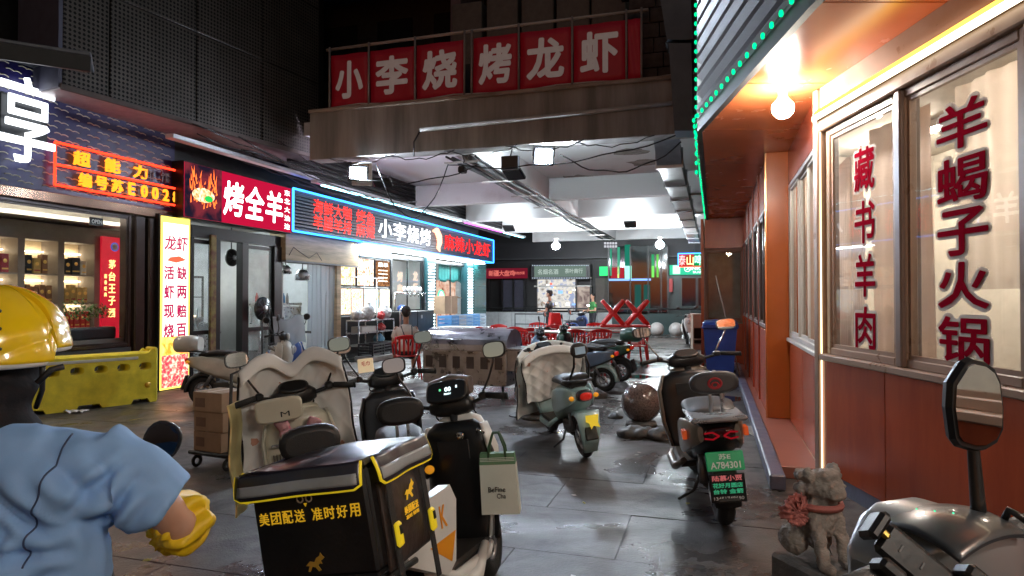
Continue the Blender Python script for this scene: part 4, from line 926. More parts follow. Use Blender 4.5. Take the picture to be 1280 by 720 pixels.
# louvres and dark panels above the sign, lamp tray
lv = thing('louvre_wall', 'dark slatted louvre wall between the sign and the ceiling', 'wall', LF.w(.75, 2.0, 3.95), LF.rz)
for k in range(9): MB().prism([(0, k * .1), (.05, k * .1 - .03), (.06, k * .1 - .02), (.01, k * .1 + .03)], 'y', 0, 14).build('slat', DRIB, lv)
MB().b2(-.05, -.01, 0, 14.5, -.05, .9).build('backing', BLKM, lv)
def tray(ax, ay, bxp, byp, n0, label, lit):
    a = LF.X(ax, ay, n0); b_ = LF.X(bxp, byp, n0); d = b_ - a; t = thing('light_tray', label, 'light fitting', LF.w(a.x, a.y, a.z), LF.rz)
    Tm = Matrix.Rotation(math.atan2(d.z, d.y), 4, 'X'); L_ = math.hypot(d.y, d.z)
    MB().b2(-.08, .08, 0, L_, 0, .07, ch=.008).build('tray', mat('tray_grey', (.5, .5, .53), .4, .3), t, rot=(math.atan2(d.z, d.y), 0, 0))
    for (p, q, c) in lit: MB().b2(-.045, .045, L_ * p, L_ * q, -.02, .0).build('tube', c, t, rot=(math.atan2(d.z, d.y), 0, 0))
CY = em('cyan_tube', (.35, .85, 1), 5); PU = em('purple_tube', (.75, .12, .85), 2.6)
tray(210, 172, 395, 226, .75, 'grey cable tray running above the crimson sign', [])
tray(392, 228, 655, 297, 1.0, 'long tray with cyan and purple tube lamps hanging above the blue sign', [(.02, .34, CY), (.36, .52, CY), (.55, .68, PU), (.7, .8, PU), (.82, .99, CY)])
# white plate beside the flood light
MB().box((0, 0, 0), (.36, .03, .42), ch=.005).build('square_plate', WHITE, None, P(452, 217, 11.9), R(10), label='white square backing plate behind the glowing flood light', cat='panel')
# ================================================================ concrete beam, banner, slab
PANW = mat('peeling_white_ceiling', (.62, .60, .60), .8, var=.22, vs=.9, bump=.25, bs=9, c2=(.72, .72, .72), th=(.30, .42))
sB_ = 1.5
bmT = thing('concrete_bridge', 'stained concrete beam and coffered ceiling slab spanning the lane', 'bridge', LF.w(0, sB_, 0), LF.rz)
MB().b2(1.55, 12, 0, .35, 4.0, 4.86, ch=.01).build('edge_beam', SCONC, bmT)
MB().b2(1.55, 12, -.06, .0, 4.84, 4.9, ch=.01).build('drip_edge', CONC, bmT)
MB().b2(.7, 12, .36, 18.7, 4.55, 4.8).build('slab', PANW, bmT)
for s in (6.0, 9.8, 13.7, 18.1): MB().b2(.82, 12, s, s + .3, 4.0, 4.548).build('cross_beam', PANW, bmT)
MB().b2(4.25, 4.55, .36, 18.1, 3.97, 4.545).build('long_beam', PANW, bmT)
MB().b2(8.9, 9.2, .36, 18.1, 3.98, 4.545).build('long_beam', PANW, bmT)
# damp stains as peeled patches
PEEL = mat('peeled_patch', (.30, .27, .24), .9, var=.4, vs=8)
for k, (px, py) in enumerate(((722, 222), (790, 190), (805, 203), (792, 258))):
    pz_ = 4.54 if k != 3 else 4.54; D = (pz_ - EYE) * F / (HY - py); p = P(px, py, D); l = LF.loc(p)
    pts = [(l.x + (.22 + .2 * random.random()) * math.cos(a) * 1.2, l.y - sB_ + (.22 + .2 * random.random()) * math.sin(a)) for a in [i * 6.283 / 14 for i in range(14)]]
    MB().prism(pts, 'z', 4.542, 4.549).build('peeled_patch', PEEL if k < 3 else mat('pale_patch', (.45, .42, .36), .8), bmT)
PIPEM = mat('white_conduit', (.5, .48, .45), .5); 
cp = thing('wall_conduit', 'long pale conduit fixed across the front of the concrete beam', 'pipe', (0, 0, 0))
a, b_ = LF.Y(525, 162, sB_ - .03), LF.Y(842, 128, sB_ - .03)
MB().tube([LF.w(*a), LF.w(*b_)], .035, 8).build('pipe', PIPEM, cp)
a2 = LF.w(*LF.Y(517, 195, sB_ - .03)); MB().tube([LF.w(*a), a2 + Vector((0, 0, .25)), a2], .014, 6).build('cable', BLK, cp)
for k, (n_, s_, az) in enumerate(((5.2, 2.3, -10), (2.6, 2.3, 12), (6.2, 11, 0), (2.4, 11, 0))):  # added floods that brighten and tint the ceiling slab from below
    flood(LF.w(n_, s_, 3.72), R(az) + LF.rz + R(180), R(-62), ['added flood lamp behind the beam to brighten the white ceiling', 'added lilac flood lamp behind the left end of the beam to tint the ceiling', 'added fill flood lamp deep under the right half of the ceiling', 'added fill flood lamp deep under the left half of the ceiling'][k], .3, .24, em('added_uplight_glow', (.80, .93, 1), 420) if k == 0 else em('added_lilac_uplight_glow', (.84, .78, 1), 330) if k == 1 else em('added_deep_uplight_glow', (.80, .93, 1), 110))
cb = thing('ceiling_conduits', 'bundle of grey conduits running along the ceiling beam into the distance', 'pipe', LF.w(4.4, 1.86), LF.rz)
for k, (dx, dz, r, m) in enumerate(((-.2, 3.93, .04, DARKG), (-.05, 3.94, .03, PIPEM), (.1, 3.92, .045, DARKG), (.22, 3.95, .022, BLK), (-.3, 3.98, .02, BLK))):
    MB().tube([(dx + .03 * math.sin(i * 1.3 + k), i * 1.2, dz + .01 * math.sin(i * 2 + k)) for i in range(15)], r, 7).build('conduit', m, cb)
for k in range(9): MB().b2(-.36, .28, k * 2, k * 2 + .04, 3.85, 3.88).build('clamp', PIPEM, cb)
# hanging duct on the right
dm = mat('galvanised_duct', (.38, .4, .42), .35, .7, var=.2, vs=3)
dt = thing('air_duct', 'square galvanised duct running along the ceiling above the right side', 'duct', LF.w(7.85, 2.6), LF.rz)
for k in range(8): MB().b2(-.2, .2, k * 2.0, k * 2.0 + 1.985, 3.72, 4.0, ch=.01).build('duct_section', dm, dt)
for k in range(9): MB().b2(-.23, .23, k * 2.0 - .03, k * 2.0 + .015, 3.69, 4.03).build('flange', dm, dt)
MB().hull([(-.2, -.9, 4.1), (.2, -.9, 4.1), (-.2, -.9, 4.4), (.2, -.9, 4.4), (-.2, -.06, 3.74), (.2, -.06, 3.74), (-.2, -.06, 4.0), (.2, -.06, 4.0)]).build('elbow', dm, dt)
# vertical steel chute right of the banner
ch_ = thing('steel_chute', 'tall grey steel duct column rising beside the red banner', 'duct', LF.w(0, 1.0, 0), LF.rz)
def cq(px0, px1, py): a = LF.Y(px0, py, 0 + 1.0); b_ = LF.Y(px1, py, 1.0); return [(a.x, -.25, a.z), (b_.x, -.25, b_.z), (b_.x, .15, b_.z), (a.x, .15, a.z)]
BGD = mat('blue_grey_duct', (.09, .11, .14), .5, .3, var=.2, vs=2)
for i, (q0, q1) in enumerate(((cq(845, 868, 168), cq(838, 866, 60)), (cq(836, 868, 56), cq(818, 862, -60)))): MB().loft([q0, q1], smooth=False).build('duct_section', BGD, ch_)
q = cq(834, 870, 60)[0]; q2 = cq(834, 870, 56)[1]; MB().b2(q[0], q2[0], -.28, .18, q[2], q2[2], ch=.008).build('flange', DARKG, ch_)
bp = thing('rubble_wall', 'dark patched block wall between the banner and the steel duct', 'wall', LF.w(LF.Y(790, 90, 1.75).x, 1.75, 4.9), LF.rz)
BRK = mat('dark_block', (.06, .05, .05), .85, var=.4)
for r_ in range(16):
    for c in range(2): MB().box((.2 + c * .42 + (r_ % 2) * .12 - r_ * .03, .12, .12 + r_ * .24), (.41, .24, .23), ch=.01).build('block', BRK, bp)
# banner panels with characters, one panel each
BANR = mat('banner_cloth_red', (.26, .006, .016), .5, var=.16, vs=2, bump=.08, bs=5, em=.03, ec=(.5, .004, .02)); BANW = mat('banner_white', (.48, .42, .41), .6, var=.08, em=.04, ec=(1, .85, .8))
br = thing('banner_sign', 'six red banner panels with large white characters on a pipe frame over the beam', 'sign', LF.w(0, sB_ + .05, 4.9), LF.rz)
edges = [412, 461, 519, 581, 590, 649, 716, 784, 803]
pe = [LF.Y(x, 90, sB_ + .05).x for x in edges]
bh = .93
k = 0
def lz(px, py): return LF.Y(px, py, sB_ + .05).z - 4.9
for i, ch in ((0, '小'), (1, '李'), (2, '烧'), (4, '烤'), (5, '龙'), (6, '虾'), (7, '')):
    a, b_ = pe[i] + .02, pe[i + 1] - .02
    z0, z1 = .02, .97
    MB().grid(lambda u, v: (a + (b_ - a) * u, .012 * math.sin(u * 9 + v * 5 + i), z0 + (z1 - z0) * v), 8, 8, .006).build('banner_panel', BANR, br)
    if ch: txt(ch, ((a + b_) / 2, -.022, .5), X1, UP, (b_ - a) * .74, .68, BANW, br, 'lettering', .035, .004)
for x in pe: MB().tube([(x, -.03, -.05), (x, -.03, 1.12)], .018, 6).build('frame_post', mat('post_grey', (.25, .22, .21), .5), br)
MB().tube([(pe[0] - .1, .03, 1.1), (pe[3], .02, 1.11), (pe[-1] + .1, .03, 1.1)], .028, 8).build('top_rail', mat('rail_grey', (.42, .38, .36), .5), br)
MB().tube([(pe[0] + .6 * i, -.02, .02 + .03 * math.sin(i * 1.9)) for i in range(12)], .012, 5).build('loose_cable', PIPEM, br)
# row of grey cabinets above the banner and dark upper building
cbM = mat('grey_cabinet', (.10, .095, .09), .6, var=.2)
for k in range(5):
    x = LF.Y(587 + 41 * k, 10, 4.0).x
    MB().b2(0, .62, 0, .6, 0, 1.35, ch=.015).build('roof_cabinet', cbM, None, LF.w(x, 3.0, 5.85), LF.rz, label='%s grey metal cabinet in the row above the red banner' % ['leftmost', 'second', 'middle', 'fourth', 'rightmost'][k], cat='cabinet', group='cabinets above the banner')
MB().b2(0, 6, 0, .9, 0, 1.04).build('cabinet_base', BLKM, None, LF.w(4, 2.6, 4.81), LF.rz, label='dark plinth carrying the row of grey cabinets above the beam', cat='plinth')
ub = thing('upper_building', 'dark unlit concrete building rising above the beam', 'building', LF.w(0, 6.5, 4.8), LF.rz)
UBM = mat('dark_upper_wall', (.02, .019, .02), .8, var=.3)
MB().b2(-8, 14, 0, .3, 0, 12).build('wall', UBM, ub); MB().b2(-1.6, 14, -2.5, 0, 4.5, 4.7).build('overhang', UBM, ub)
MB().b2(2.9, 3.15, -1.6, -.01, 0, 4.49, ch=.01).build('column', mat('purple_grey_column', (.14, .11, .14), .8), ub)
MB().b2(1.3, 5, -2.2, -.02, 1.7, 1.82).build('ledge', mat('purple_grey_column', (.14, .11, .14), .8), ub)
for k in range(4): MB().box((-5.5 + k * 1.6 + 3, -.02, 3.2), (1.0, .06, 1.4), ch=.02).build('window', mat('dark_window', (.015, .018, .02), .15), ub)
lb = thing('left_building', 'dark wall of the building above the left shops', 'building', LF.w(-1.0, -9, 4.76), LF.rz)
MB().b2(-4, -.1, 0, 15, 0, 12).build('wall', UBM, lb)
# loose cables under the beam
for k, (a, b_, sg_, lb_) in enumerate((((400, 208), (600, 205), .3, 'sagging black cable strung under the left half of the beam'), ((470, 205), (560, 206), .9, 'deeply looping black cable near the flood light'), ((560, 206), (850, 168), .2, 'long black cable along the underside of the concrete beam'), ((700, 193), (852, 178), .35, 'thin cable with small clips hanging beside the duct'))):
    p0, p1 = LF.w(*LF.Y(*a, sB_ - .1)), LF.w(*LF.Y(*b_, sB_ - .1))
    MB().tube([p0 + (p1 - p0) * t_ + Vector((0, 0, -sg_ * 4 * t_ * (1 - t_) + .02 * math.sin(t_ * 20))) for t_ in [i / 16 for i in range(17)]], .011, 5).build('hanging_cable', BLK, None, label=lb_, cat='cable')
sc_ = thing('security_camera', 'small black security camera hanging from the beam edge', 'camera', LF.w(*LF.Y(578, 212, sB_ - .05)), LF.rz)
MB().box((0, 0, 0), (.12, .16, .11), ch=.02).build('body', BLK, sc_); MB().tube([(0, 0, .05), (.03, 0, .15), (.0, 0, .25)], .012).build('bracket', DARKG, sc_)
for k in range(9):
    a_, b_ = (random.uniform(.3, 1.2), random.uniform(-1, 1.5), random.uniform(3.9, 4.3)), (random.uniform(.3, 1.4), random.uniform(3, 8), random.uniform(3.8, 4.2))
    p0, p1 = LF.w(*a_), LF.w(*b_); sg_ = random.uniform(.05, .35)
    MB().tube([p0 + (p1 - p0) * (i / 14) + Vector((0, 0, -sg_ * 4 * (i / 14) * (1 - i / 14) + .02 * math.sin(i * 1.7 + k))) for i in range(15)], random.choice([.008, .012, .016]), 5).build('hanging_cable', random.choice([BLK, DARKG, BLK]), None, label='%s black cable in the tangle above the crimson and blue signs' % ['first', 'second', 'third', 'fourth', 'fifth', 'sixth', 'seventh', 'eighth', 'ninth'][k], cat='cable', group='tangled cables above the shop signs')
for k in range(5):
    n0 = 2 + k * 1.1; p0 = LF.w(n0, sB_ - .04, 3.99)
    MB().tube([p0 + LF.m @ Vector((1.3 * i / 10, .0, -.12 * math.sin(i * .314 * 1.0) - .02 * math.sin(i * 2.1 + k))) for i in range(11)], .009, 5).build('hanging_cable', BLK, None, label='short cable loop drooping under the concrete beam, %s from the left' % ['first', 'second', 'third', 'fourth', 'fifth'][k], cat='cable', group='drooping cables under the beam')
# ================================================================ far side of the hall
SF = 19.9
fb = thing('far_building', 'dark shopfront wall closing the far end of the covered lane', 'building', LF.w(0, SF, 0), LF.rz)
FW = mat('far_dark_wall', (.009, .009, .010), .5, var=.2)
def fy(px, py, s=SF): return LF.Y(px, py, s)
MB().b2(-3, 14, .3, .5, 0, 5).build('wall', FW, fb)
MB().b2(-3, 14, -.1, .3, fy(640, 325).z, 4.0).build('upper_fascia', mat('far_fascia', (.013, .012, .014), .5), fb)
MB().b2(-3, 14, -.13, -.1, fy(640, 325).z, fy(640, 325).z + .06).build('fascia_trim', DARKG, fb)
def fbox(px0, py0, px1, py1, y0, y1, name, m, par=None, s=SF):
    a, b_ = fy(px0, py0, s), fy(px1, py1, s); return MB().b2(a.x, b_.x, y0, y1, b_.z, a.z).build(name, m, par or fb)
# window wall left: black frames, lit interior
fw = (668, 348, 739, 384)
fbox(672, 348, 719, 388, .0, .02, 'lit_interior', pic('far_interior', [(.05, .05, .06), (.25, .2, .15), (.5, .5, .5), (.75, .7, .6), (.3, .35, .5)], .8, 1.8), fb)
fbox(721, 358, 737, 388, .0, .02, 'lit_doorway', em('far_interior2', (.5, .42, .36), .7, c2=(.15, .1, .1), vs=2.5), fb)
for x in (610, 627, 641, 655, 670, 720, 738, 752, 760): fbox(x, 348, x + 1.6, 392, -.06, .02, 'mullion', BLK)
for y in (347, 357): fbox(668, y, 740, y + 1.4, -.06, .0, 'transom', WFR)
for x in (629, 643): fbox(x, 350, x + 11, 388, .0, .015, 'glass_door', mat('far_glass', (.06, .06, .08), .05, coat=.5), fb)
for k in range(16):
    px, py = random.uniform(674, 717), random.uniform(352, 380); c = random.choice(['warm', 'blue', 'white', 'red'])
    fbox(px, py, px + random.uniform(2, 6), py + random.uniform(1, 4), -.03, -.005, 'display_item', em('far_' + c, {'warm': (1, .6, .3), 'blue': (.2, .4, 1), 'white': (1, .95, .9), 'red': (.9, .12, .08)}[c], 1.2))
t = thing('shop_sign', 'dark red far shop sign with dim pink characters', 'sign', LF.w(0, SF, 0), LF.rz)
fbox(608, 336, 661, 348, -.28, -.2, 'face', em('far_red_sign', (.10, .006, .014), 1.0), t)
a, b_ = fy(612, 342), fy(658, 342)
for i, ch in enumerate('新疆大盘鸡'): txt(ch, (a.x + (b_.x - a.x) * (.1 + i * .14), -.285, a.z), X1, UP, .25, .26, em('far_pink', (.9, .2, .16), .55), t, 'lettering', .02, .003)
txt('特色炒菜', (a.x + (b_.x - a.x) * .86, -.285, a.z), X1, UP, .5, .13, em('far_pink', (.9, .2, .16), .55), t, 'lettering', .02, .003)
t = thing('shop_sign', 'grey green far shop sign with rounded border and dotted frame', 'sign', LF.w(0, SF, 0), LF.rz)
fbox(666, 331, 739, 349, -.28, -.2, 'case', DARKG, t); fbox(670, 333, 734, 346, -.3, -.28, 'face', em('far_sign_face', (.10, .14, .12), 1), t)
a = fy(687, 340); txt('名烟名酒', (a.x, -.305, a.z), X1, UP, .95, .24, em('far_sign_dark', (.30, .36, .33), 1), t, 'lettering', .02, .003)
a = fy(719, 339); txt('茶叶商行', (a.x, -.305, a.z), X1, UP, .8, .22, em('far_sign_dark', (.30, .36, .33), 1), t, 'lettering', .02, .003)
dt_ = em('far_dot', (.4, .5, .6), 1.2)
me = MB().ell((0, 0, 0), .02, 6, 4).mesh('lamp_dot', dt_)
for k in range(34):
    for y in (332.2, 347.8): p = fy(668 + k * 2.08, y); put(me, 'lamp_dot', t, (p.x, -.29, p.z))
# green striped glass front in the middle
gb_ = thing('glass_shopfront', 'dark glazed shopfront with vertical green light strips in the middle distance', 'shop', LF.w(0, SF, 0), LF.rz)
fbox(762, 309, 835, 390, -.5, -.46, 'dark_glass', mat('green_dark_glass', (.004, .014, .014), .08, coat=.6), gb_)
for x0, x1, y0, y1, c, sN in ((765, 767, 312, 345, (.05, .5, .3), .9), (774, 777, 310, 343, (.1, .65, .4), .8), (783, 790, 307, 333, (.02, .34, .22), .8), (783, 791, 333, 350, (.35, 1, .8), 2.0), (774, 776, 333, 348, (.7, 1, .3), 1.5), (816, 819, 319, 333, (.04, .6, .2), .9), (816, 819, 333, 347, (.2, 1, .15), 1.5), (822, 824.5, 319, 347, (.2, .85, .12), 1.1)):
    fbox(x0, y0, x1, y1, -.54, -.5, 'green_strip', em('green_strip_%d' % int(x0 * 10 + y0), c, sN * .5), gb_)
fbox(752, 334, 763, 345, -.56, -.46, 'green_sign', em('green_square', (.04, .8, .2), 1.1), gb_)
fbox(766, 335, 782, 348, -.53, -.5, 'red_reflection_sign', em('dim_red', (.35, .02, .03), .8), gb_)
fbox(763, 349, 815, 351, -.55, -.5, 'blue_strip', em('far_blue', (.1, .15, .9), 1.2), gb_)
for x in (762, 789, 811, 827, 835): fbox(x, 309, x + 1.5, 392, -.57, -.5, 'mullion', BLK, gb_)
for x in (795, 806): fbox(x, 356, x + 8, 388, -.52, -.5, 'inner_pane', em('teal_pane_%d' % x, (.015, .07, .06), .8), gb_)
fbox(745, 348, 760, 390, -.12, .0, 'side_pier', mat('pier_brown', (.07, .055, .045), .6))
fbox(700, 302, 701.5, 303, -.1, 0, 'hook', DARKG)
t = thing('panel_light', 'small rack of ten unlit white lamps with a painted-on glow at the end of the ceiling beam', 'light fitting', LF.w(0, 17.5, 0), LF.rz)
for i in range(5):
    for j in range(2): a = fy(756.5 + i * 3.4, 304 + j * 4, 17.5); MB().box((a.x, 0, a.z), (.085, .04, .09), ch=.01).build('lamp', em('rack_lamp_painted_glow', (.5, .5, .55), .8), t)  # dim emission paints brightness onto the unlit lamps
# beer sign, green sign
t = thing('beer_sign', 'small square neon beer sign with four multicoloured characters', 'sign', LF.w(0, SF - .9, 0), LF.rz)
def gy(px, py): return LF.Y(px, py, SF - .9)
a, b_ = gy(848, 317), gy(888, 333)
MB().b2(a.x, b_.x, 0, .12, b_.z, a.z).build('case', BLK, t)
ccs = [(1, .03, .03), (1, .55, .02), (.1, 1, .45), (.15, .3, 1)]
bgc = [(.35, .01, .01), (.35, .04, .01), (.0, .22, .06), (.01, .03, .45)]
W4 = (b_.x - a.x) / 4
for i, ch in enumerate('泰山啤酒'):
    MB().b2(a.x + W4 * i + .01, a.x + W4 * (i + 1) - .01, -.006, 0, b_.z + .03, a.z - .03).build('face', em('beer_bg%d' % i, bgc[i], 1.0), t)
    txt(ch, (a.x + W4 * (i + .5), -.012, (a.z + b_.z) / 2), X1, UP, W4 * .84, (a.z - b_.z) * .78, em('beer_ch%d' % i, tuple(min(1, q + .35) for q in ccs[i]), 2.0), t, 'lettering', .0, .004)
for p, q, c in (((a.x, a.z), (b_.x, a.z), BLUN), ((b_.x, a.z), (b_.x, b_.z), BLUN), ((a.x, a.z), (a.x, b_.z), BLUN), ((a.x, b_.z), (b_.x, b_.z), REDN)): MB().tube([(p[0], -.02, p[1]), (q[0], -.02, q[1])], .02, 6).build('neon_tube', c, t)
MB().tube([((a.x + b_.x) / 2, .06, a.z), ((a.x + b_.x) / 2, .06, 4.0)], .02, 6).build('hanger', DARKG, t)
t = thing('shop_sign', 'green shop sign with white lettering behind the beer sign', 'sign', LF.w(0, SF, 0), LF.rz)
fbox(838, 332, 899, 343.5, -.5, -.4, 'face', em('green_face', (.03, .42, .24), 1.1), t); fbox(842, 332.5, 851, 343, -.51, -.5, 'white_mark', em('far_white_mark', (.5, .9, .75), 1.2), t)
a = fy(879, 336); txt('XINKUNXIN', (a.x, -.505, a.z), X1, UP, 1.35, .13, em('green_letter', (.8, 1, .9), 1.6), t, 'lettering', .01, .004); a = fy(879, 340.5); txt('SUZHOU', (a.x, -.505, a.z), X1, UP, .8, .09, em('green_letter', (.8, 1, .9), 1.6), t, 'lettering', .01, .004)
a = fy(860, 336.5); MB().torus((a.x, -.51, a.z), .12, .012, 'y', 20, 5).build('ring_mark', em('green_letter', (.8, 1, .9), 1.6), t)
fbox(836, 345, 899, 392, -.35, -.3, 'green_black_wall', mat('far_teal_wall', (.012, .03, .03), .4))
for x in (853, 873): fbox(x, 348, x + 17, 382, -.37, -.35, 'window_glass', mat('far_window_black', (.008, .012, .018), .05)); fbox(x - 1, 347, x, 383, -.4, -.35, 'window_frame', DARKG); fbox(x + 17, 347, x + 18, 383, -.4, -.35, 'window_frame', DARKG)
fbox(838, 349, 842, 365, -.8, -.36, 'red_notice', mat('red_notice', (.4, .03, .03), .5))
# parapet and railing
pr = thing('parapet_wall', 'low pale parapet with dark rail in front of the far shops', 'wall', LF.w(0, 18.6, 0), LF.rz)
def py_(px, py): return LF.Y(px, py, 18.6)
x0 = py_(606, 390).x; zz = py_(640, 390).z; nP = 9; wP = (py_(765, 390).x - x0) / nP
for k in range(nP): MB().b2(x0 + k * wP + .006, x0 + (k + 1) * wP - .006, 0, .12, 0, zz, ch=.008).build('panel', mat('parapet_pale', (.42, .44, .45), .6, var=.12), pr)
MB().b2(x0, 9.5, .02, .10, 0, zz - .05).build('dark_base', mat('teal_base', (.02, .035, .035), .5), pr)
MB().tube([(x0, .06, zz + .16), (9.3, .06, zz + .16)], .035, 8).build('rail', DARKG, pr)
for k in range(9): MB().tube([(x0 + k * 1.25, .06, zz - .1), (x0 + k * 1.25, .06, zz + .15)], .025, 6).build('rail_post', DARKG, pr)
MB().b2(6.0, 9.4, -.03, -.0, 0, .85).build('teal_front', mat('teal_base2', (.015, .04, .04), .4), pr)
# side wall closing the hall beyond the vestibule
# ================================================================ scooters
TYRE = MB().torus((0, 0, 0), .168, .047, 'x', 30, 10, flat=1.0).mesh('tyre', RUB)
def rim_mesh():
    b = MB().torus((0, 0, 0), .122, .012, 'x', 26, 6, flat=2.6).lathe([(.045, -.045), (.05, -.03), (.05, .03), (.045, .045), (.001, .046)], n=16, ax='x')
    for k in range(5):
        a = k * 2 * math.pi / 5
        b.tube([(.012, .04 * math.cos(a), .04 * math.sin(a)), (.01, .118 * math.cos(a + .25), .118 * math.sin(a + .25))], [.014, .01], 6)
    return b
RIMB = rim_mesh().mesh('rim', mat('alloy_rim', (.25, .25, .26), .35, .8)); DISC = MB().lathe([(.075, -.055), (.075, -.058), (.03, -.058), (.03, -.055)], n=20, ax='x').mesh('disc', STEEL)
SMUD = mat('dusty_dark_plastic', (.035, .033, .03), .6, var=.4, vs=8)
def fender(Rr, w, a0, a1, y0, z0, n=14, side=.05):
    b = MB(); rings = []
    for i in range(n + 1):
        a = R(a0 + (a1 - a0) * i / n); prof = [(-w, Rr - side), (-w * .85, Rr - .006), (0, Rr + .012), (w * .85, Rr - .006), (w, Rr - side), (w - .008, Rr - side), (w * .8, Rr - .014), (0, Rr + .002), (-w * .8, Rr - .014), (-w + .008, Rr - side)]
        rings.append([(x, y0 + r * math.cos(a), z0 + r * math.sin(a)) for x, r in prof])
    return b.loft(rings)
def scooter(label, x, y, hd, lean=-7, steer=0, main=WHITE, inner=BLK, seatm=SEAT, tail='pad', mirror='round', plate=None, head='round', tailc=None, group='parked electric scooters', basket=False, screen=False, handle_main=None, rimm=None, ls=1.0, z=0, fend=None, k_=.94, lens=None):
    t = thing('electric_scooter', label, 'scooter', (x, y, z), R(-hd), group, lean=R(lean)); t.scale = (k_, k_, k_); lens = lens or REDL
    fend = fend or main
    # wheels
    for nm, yy, rot in (('front_wheel', .66, R(steer)), ('rear_wheel', -.60, 0)):
        o = put(TYRE, nm, t, (0, yy, .215), rot=(0, 0, rot)); put(RIMB, 'rim', o); put(DISC, 'brake_disc', o)
    # front end
    fender(.245, .065, 20, 165, 0, 0).build('front_fender', fend, t, (0, .66, .215), rot=(0, 0, R(steer)))
    for s in (-1, 1): MB().tube([(s * .075, .67, .215), (s * .072, .64, .32), (s * .06, .57, .56)], [.02, .022, .024], 8).build('fork_leg', SMUD, t)
    MB().tube([(0, .575, .5), (0, .50, .96)], .026, 10).build('steering_stem', BLKM, t)
    MB().loft([rZ(.27, .40, .15, .03), rZ(.36, .44, .18, .035), rZ(.55, .475, .205, .05), rZ(.75, .50, .21, .06), rZ(.86, .505, .19, .065), rZ(.915, .505, .12, .05)]).build('leg_shield', inner, t)
    MB().loft([rZ(.42, .53, .08, .045), rZ(.52, .56, .115, .07), rZ(.68, .585, .155, .085), rZ(.82, .585, .165, .085), rZ(.92, .56, .13, .065), rZ(.955, .54, .07, .035)]).build('front_cowl', main, t)
    for s in (-1, 1):
        MB().loft([rZ(.30, .43, .012, .03, cx=s * .165), rZ(.5, .475, .014, .055, cx=s * .205), rZ(.75, .505, .014, .06, cx=s * .212), rZ(.89, .51, .012, .04, cx=s * .175)]).build('shield_trim', main, t)
    MB().box((0, .455, .76), (.22, .03, .13), ch=.02).build('glove_box', BLKM, t); MB().lathe([(.022, 0), (.022, -.02), (.012, -.022), (.001, -.015)], (.07, .43, .84), 'y', 14).build('key_lock', CHR, t)
    MB().lathe([(.075, 0), (.072, .02), (.05, .032), (.001, .036)], (0, .655, .80), 'y', 20).build('headlight', mat('headlight_glass', (.6, .62, .62), .08, .3, coat=.6), t)
    MB().b2(-.17, .17, -.10, .42, .255, .30, ch=.015).build('floorboard', SMUD, t)
    for s in (-1, 1): MB().tube([(s * .165, .40, .27), (s * .19, .3, .25), (s * .19, -.02, .25), (s * .15, -.2, .34)], [.02, .028, .028, .02], 8).build('lower_rail', main, t)
    # rear body
    MB().loft([rY(-.84, .66, .05, .035), rY(-.78, .64, .10, .075), rY(-.62, .60, .14, .12), rY(-.42, .56, .155, .155), rY(-.2, .52, .15, .18), rY(-.08, .47, .14, .18), rY(-.03, .45, .12, .15)]).build('rear_body', inner, t)
    for s in (-1, 1):
        MB().loft([rY(-.80, .655, .015, .05, cx=s * .095), rY(-.6, .62, .018, .105, cx=s * .138), rY(-.4, .57, .018, .125, cx=s * .158), rY(-.22, .53, .018, .12, cx=s * .152), rY(-.12, .5, .012, .08, cx=s * .142)]).build('side_panel', main, t)
    MB().loft([rY(-.66, .735, .09, .03), rY(-.6, .75, .125, .042), rY(-.4, .77, .145, .05), rY(-.18, .75, .13, .048), rY(-.03, .725, .10, .035), rY(.0, .71, .06, .02)]).build('seat', seatm, t)
    fender(.265, .075, 62, 185, 0, 0).build('rear_fender', BLKM if tailc is None else tailc, t, (0, -.60, .215))
    MB().b2(-.06, .06, -.02, .02, -.11, .11, ch=.01).build('mud_flap', SMUD, t, (0, -.865, .34), rot=(R(-18), 0, 0))
    MB().loft([rY(-.868, .665, .045, .022), rY(-.855, .665, .075, .036), rY(-.82, .665, .08, .04)]).build('tail_light', lens, t)
    for s in (-1, 1) if tail != 'silver' else (): MB().ell((s * .125, -.80, .64), (.028, .03, .024), 12, 8).build('turn_signal', AMB, t)
    MB().tube([(-.07, -.25, .24), (-.11, -.22, .12), (-.20, -.14, .015 + .02)], .012, 6).build('side_stand', DARKG, t)
    for s in (-1, 1): MB().tube([(s * .06, -.42, .52), (s * .085, -.57, .27)], [.026, .022], 8).build('shock_absorber', mat('spring_steel', (.15, .15, .16), .4, .6, var=0), t)
    MB().b2(-.075, .075, -.45, -.15, .19, .33, ch=.02).build('motor_cradle', SMUD, t)
    if plate:
        b_ = MB().box((0, 0, 0), (.19, .012, .12), ch=.008).build('number_plate', plate[0], t, (0, -.90, .50), rot=(R(-12), 0, 0))
        for i, (s_, w_, h_) in enumerate(plate[1]): txt(s_, (0, -.008, .028 - i * .052), X1, UP, w_, h_, WHITE, b_, 'lettering', .02, .001)
    # grab rail and backrest
    rail = MB().tube([(-.11, -.45, .75), (-.13, -.62, .79), (-.10, -.80, .80), (0, -.83, .80), (.10, -.80, .80), (.13, -.62, .79), (.11, -.45, .75)], .013, 8); 
    if tail != 'silver': rail.build('grab_rail', DARKG, t)
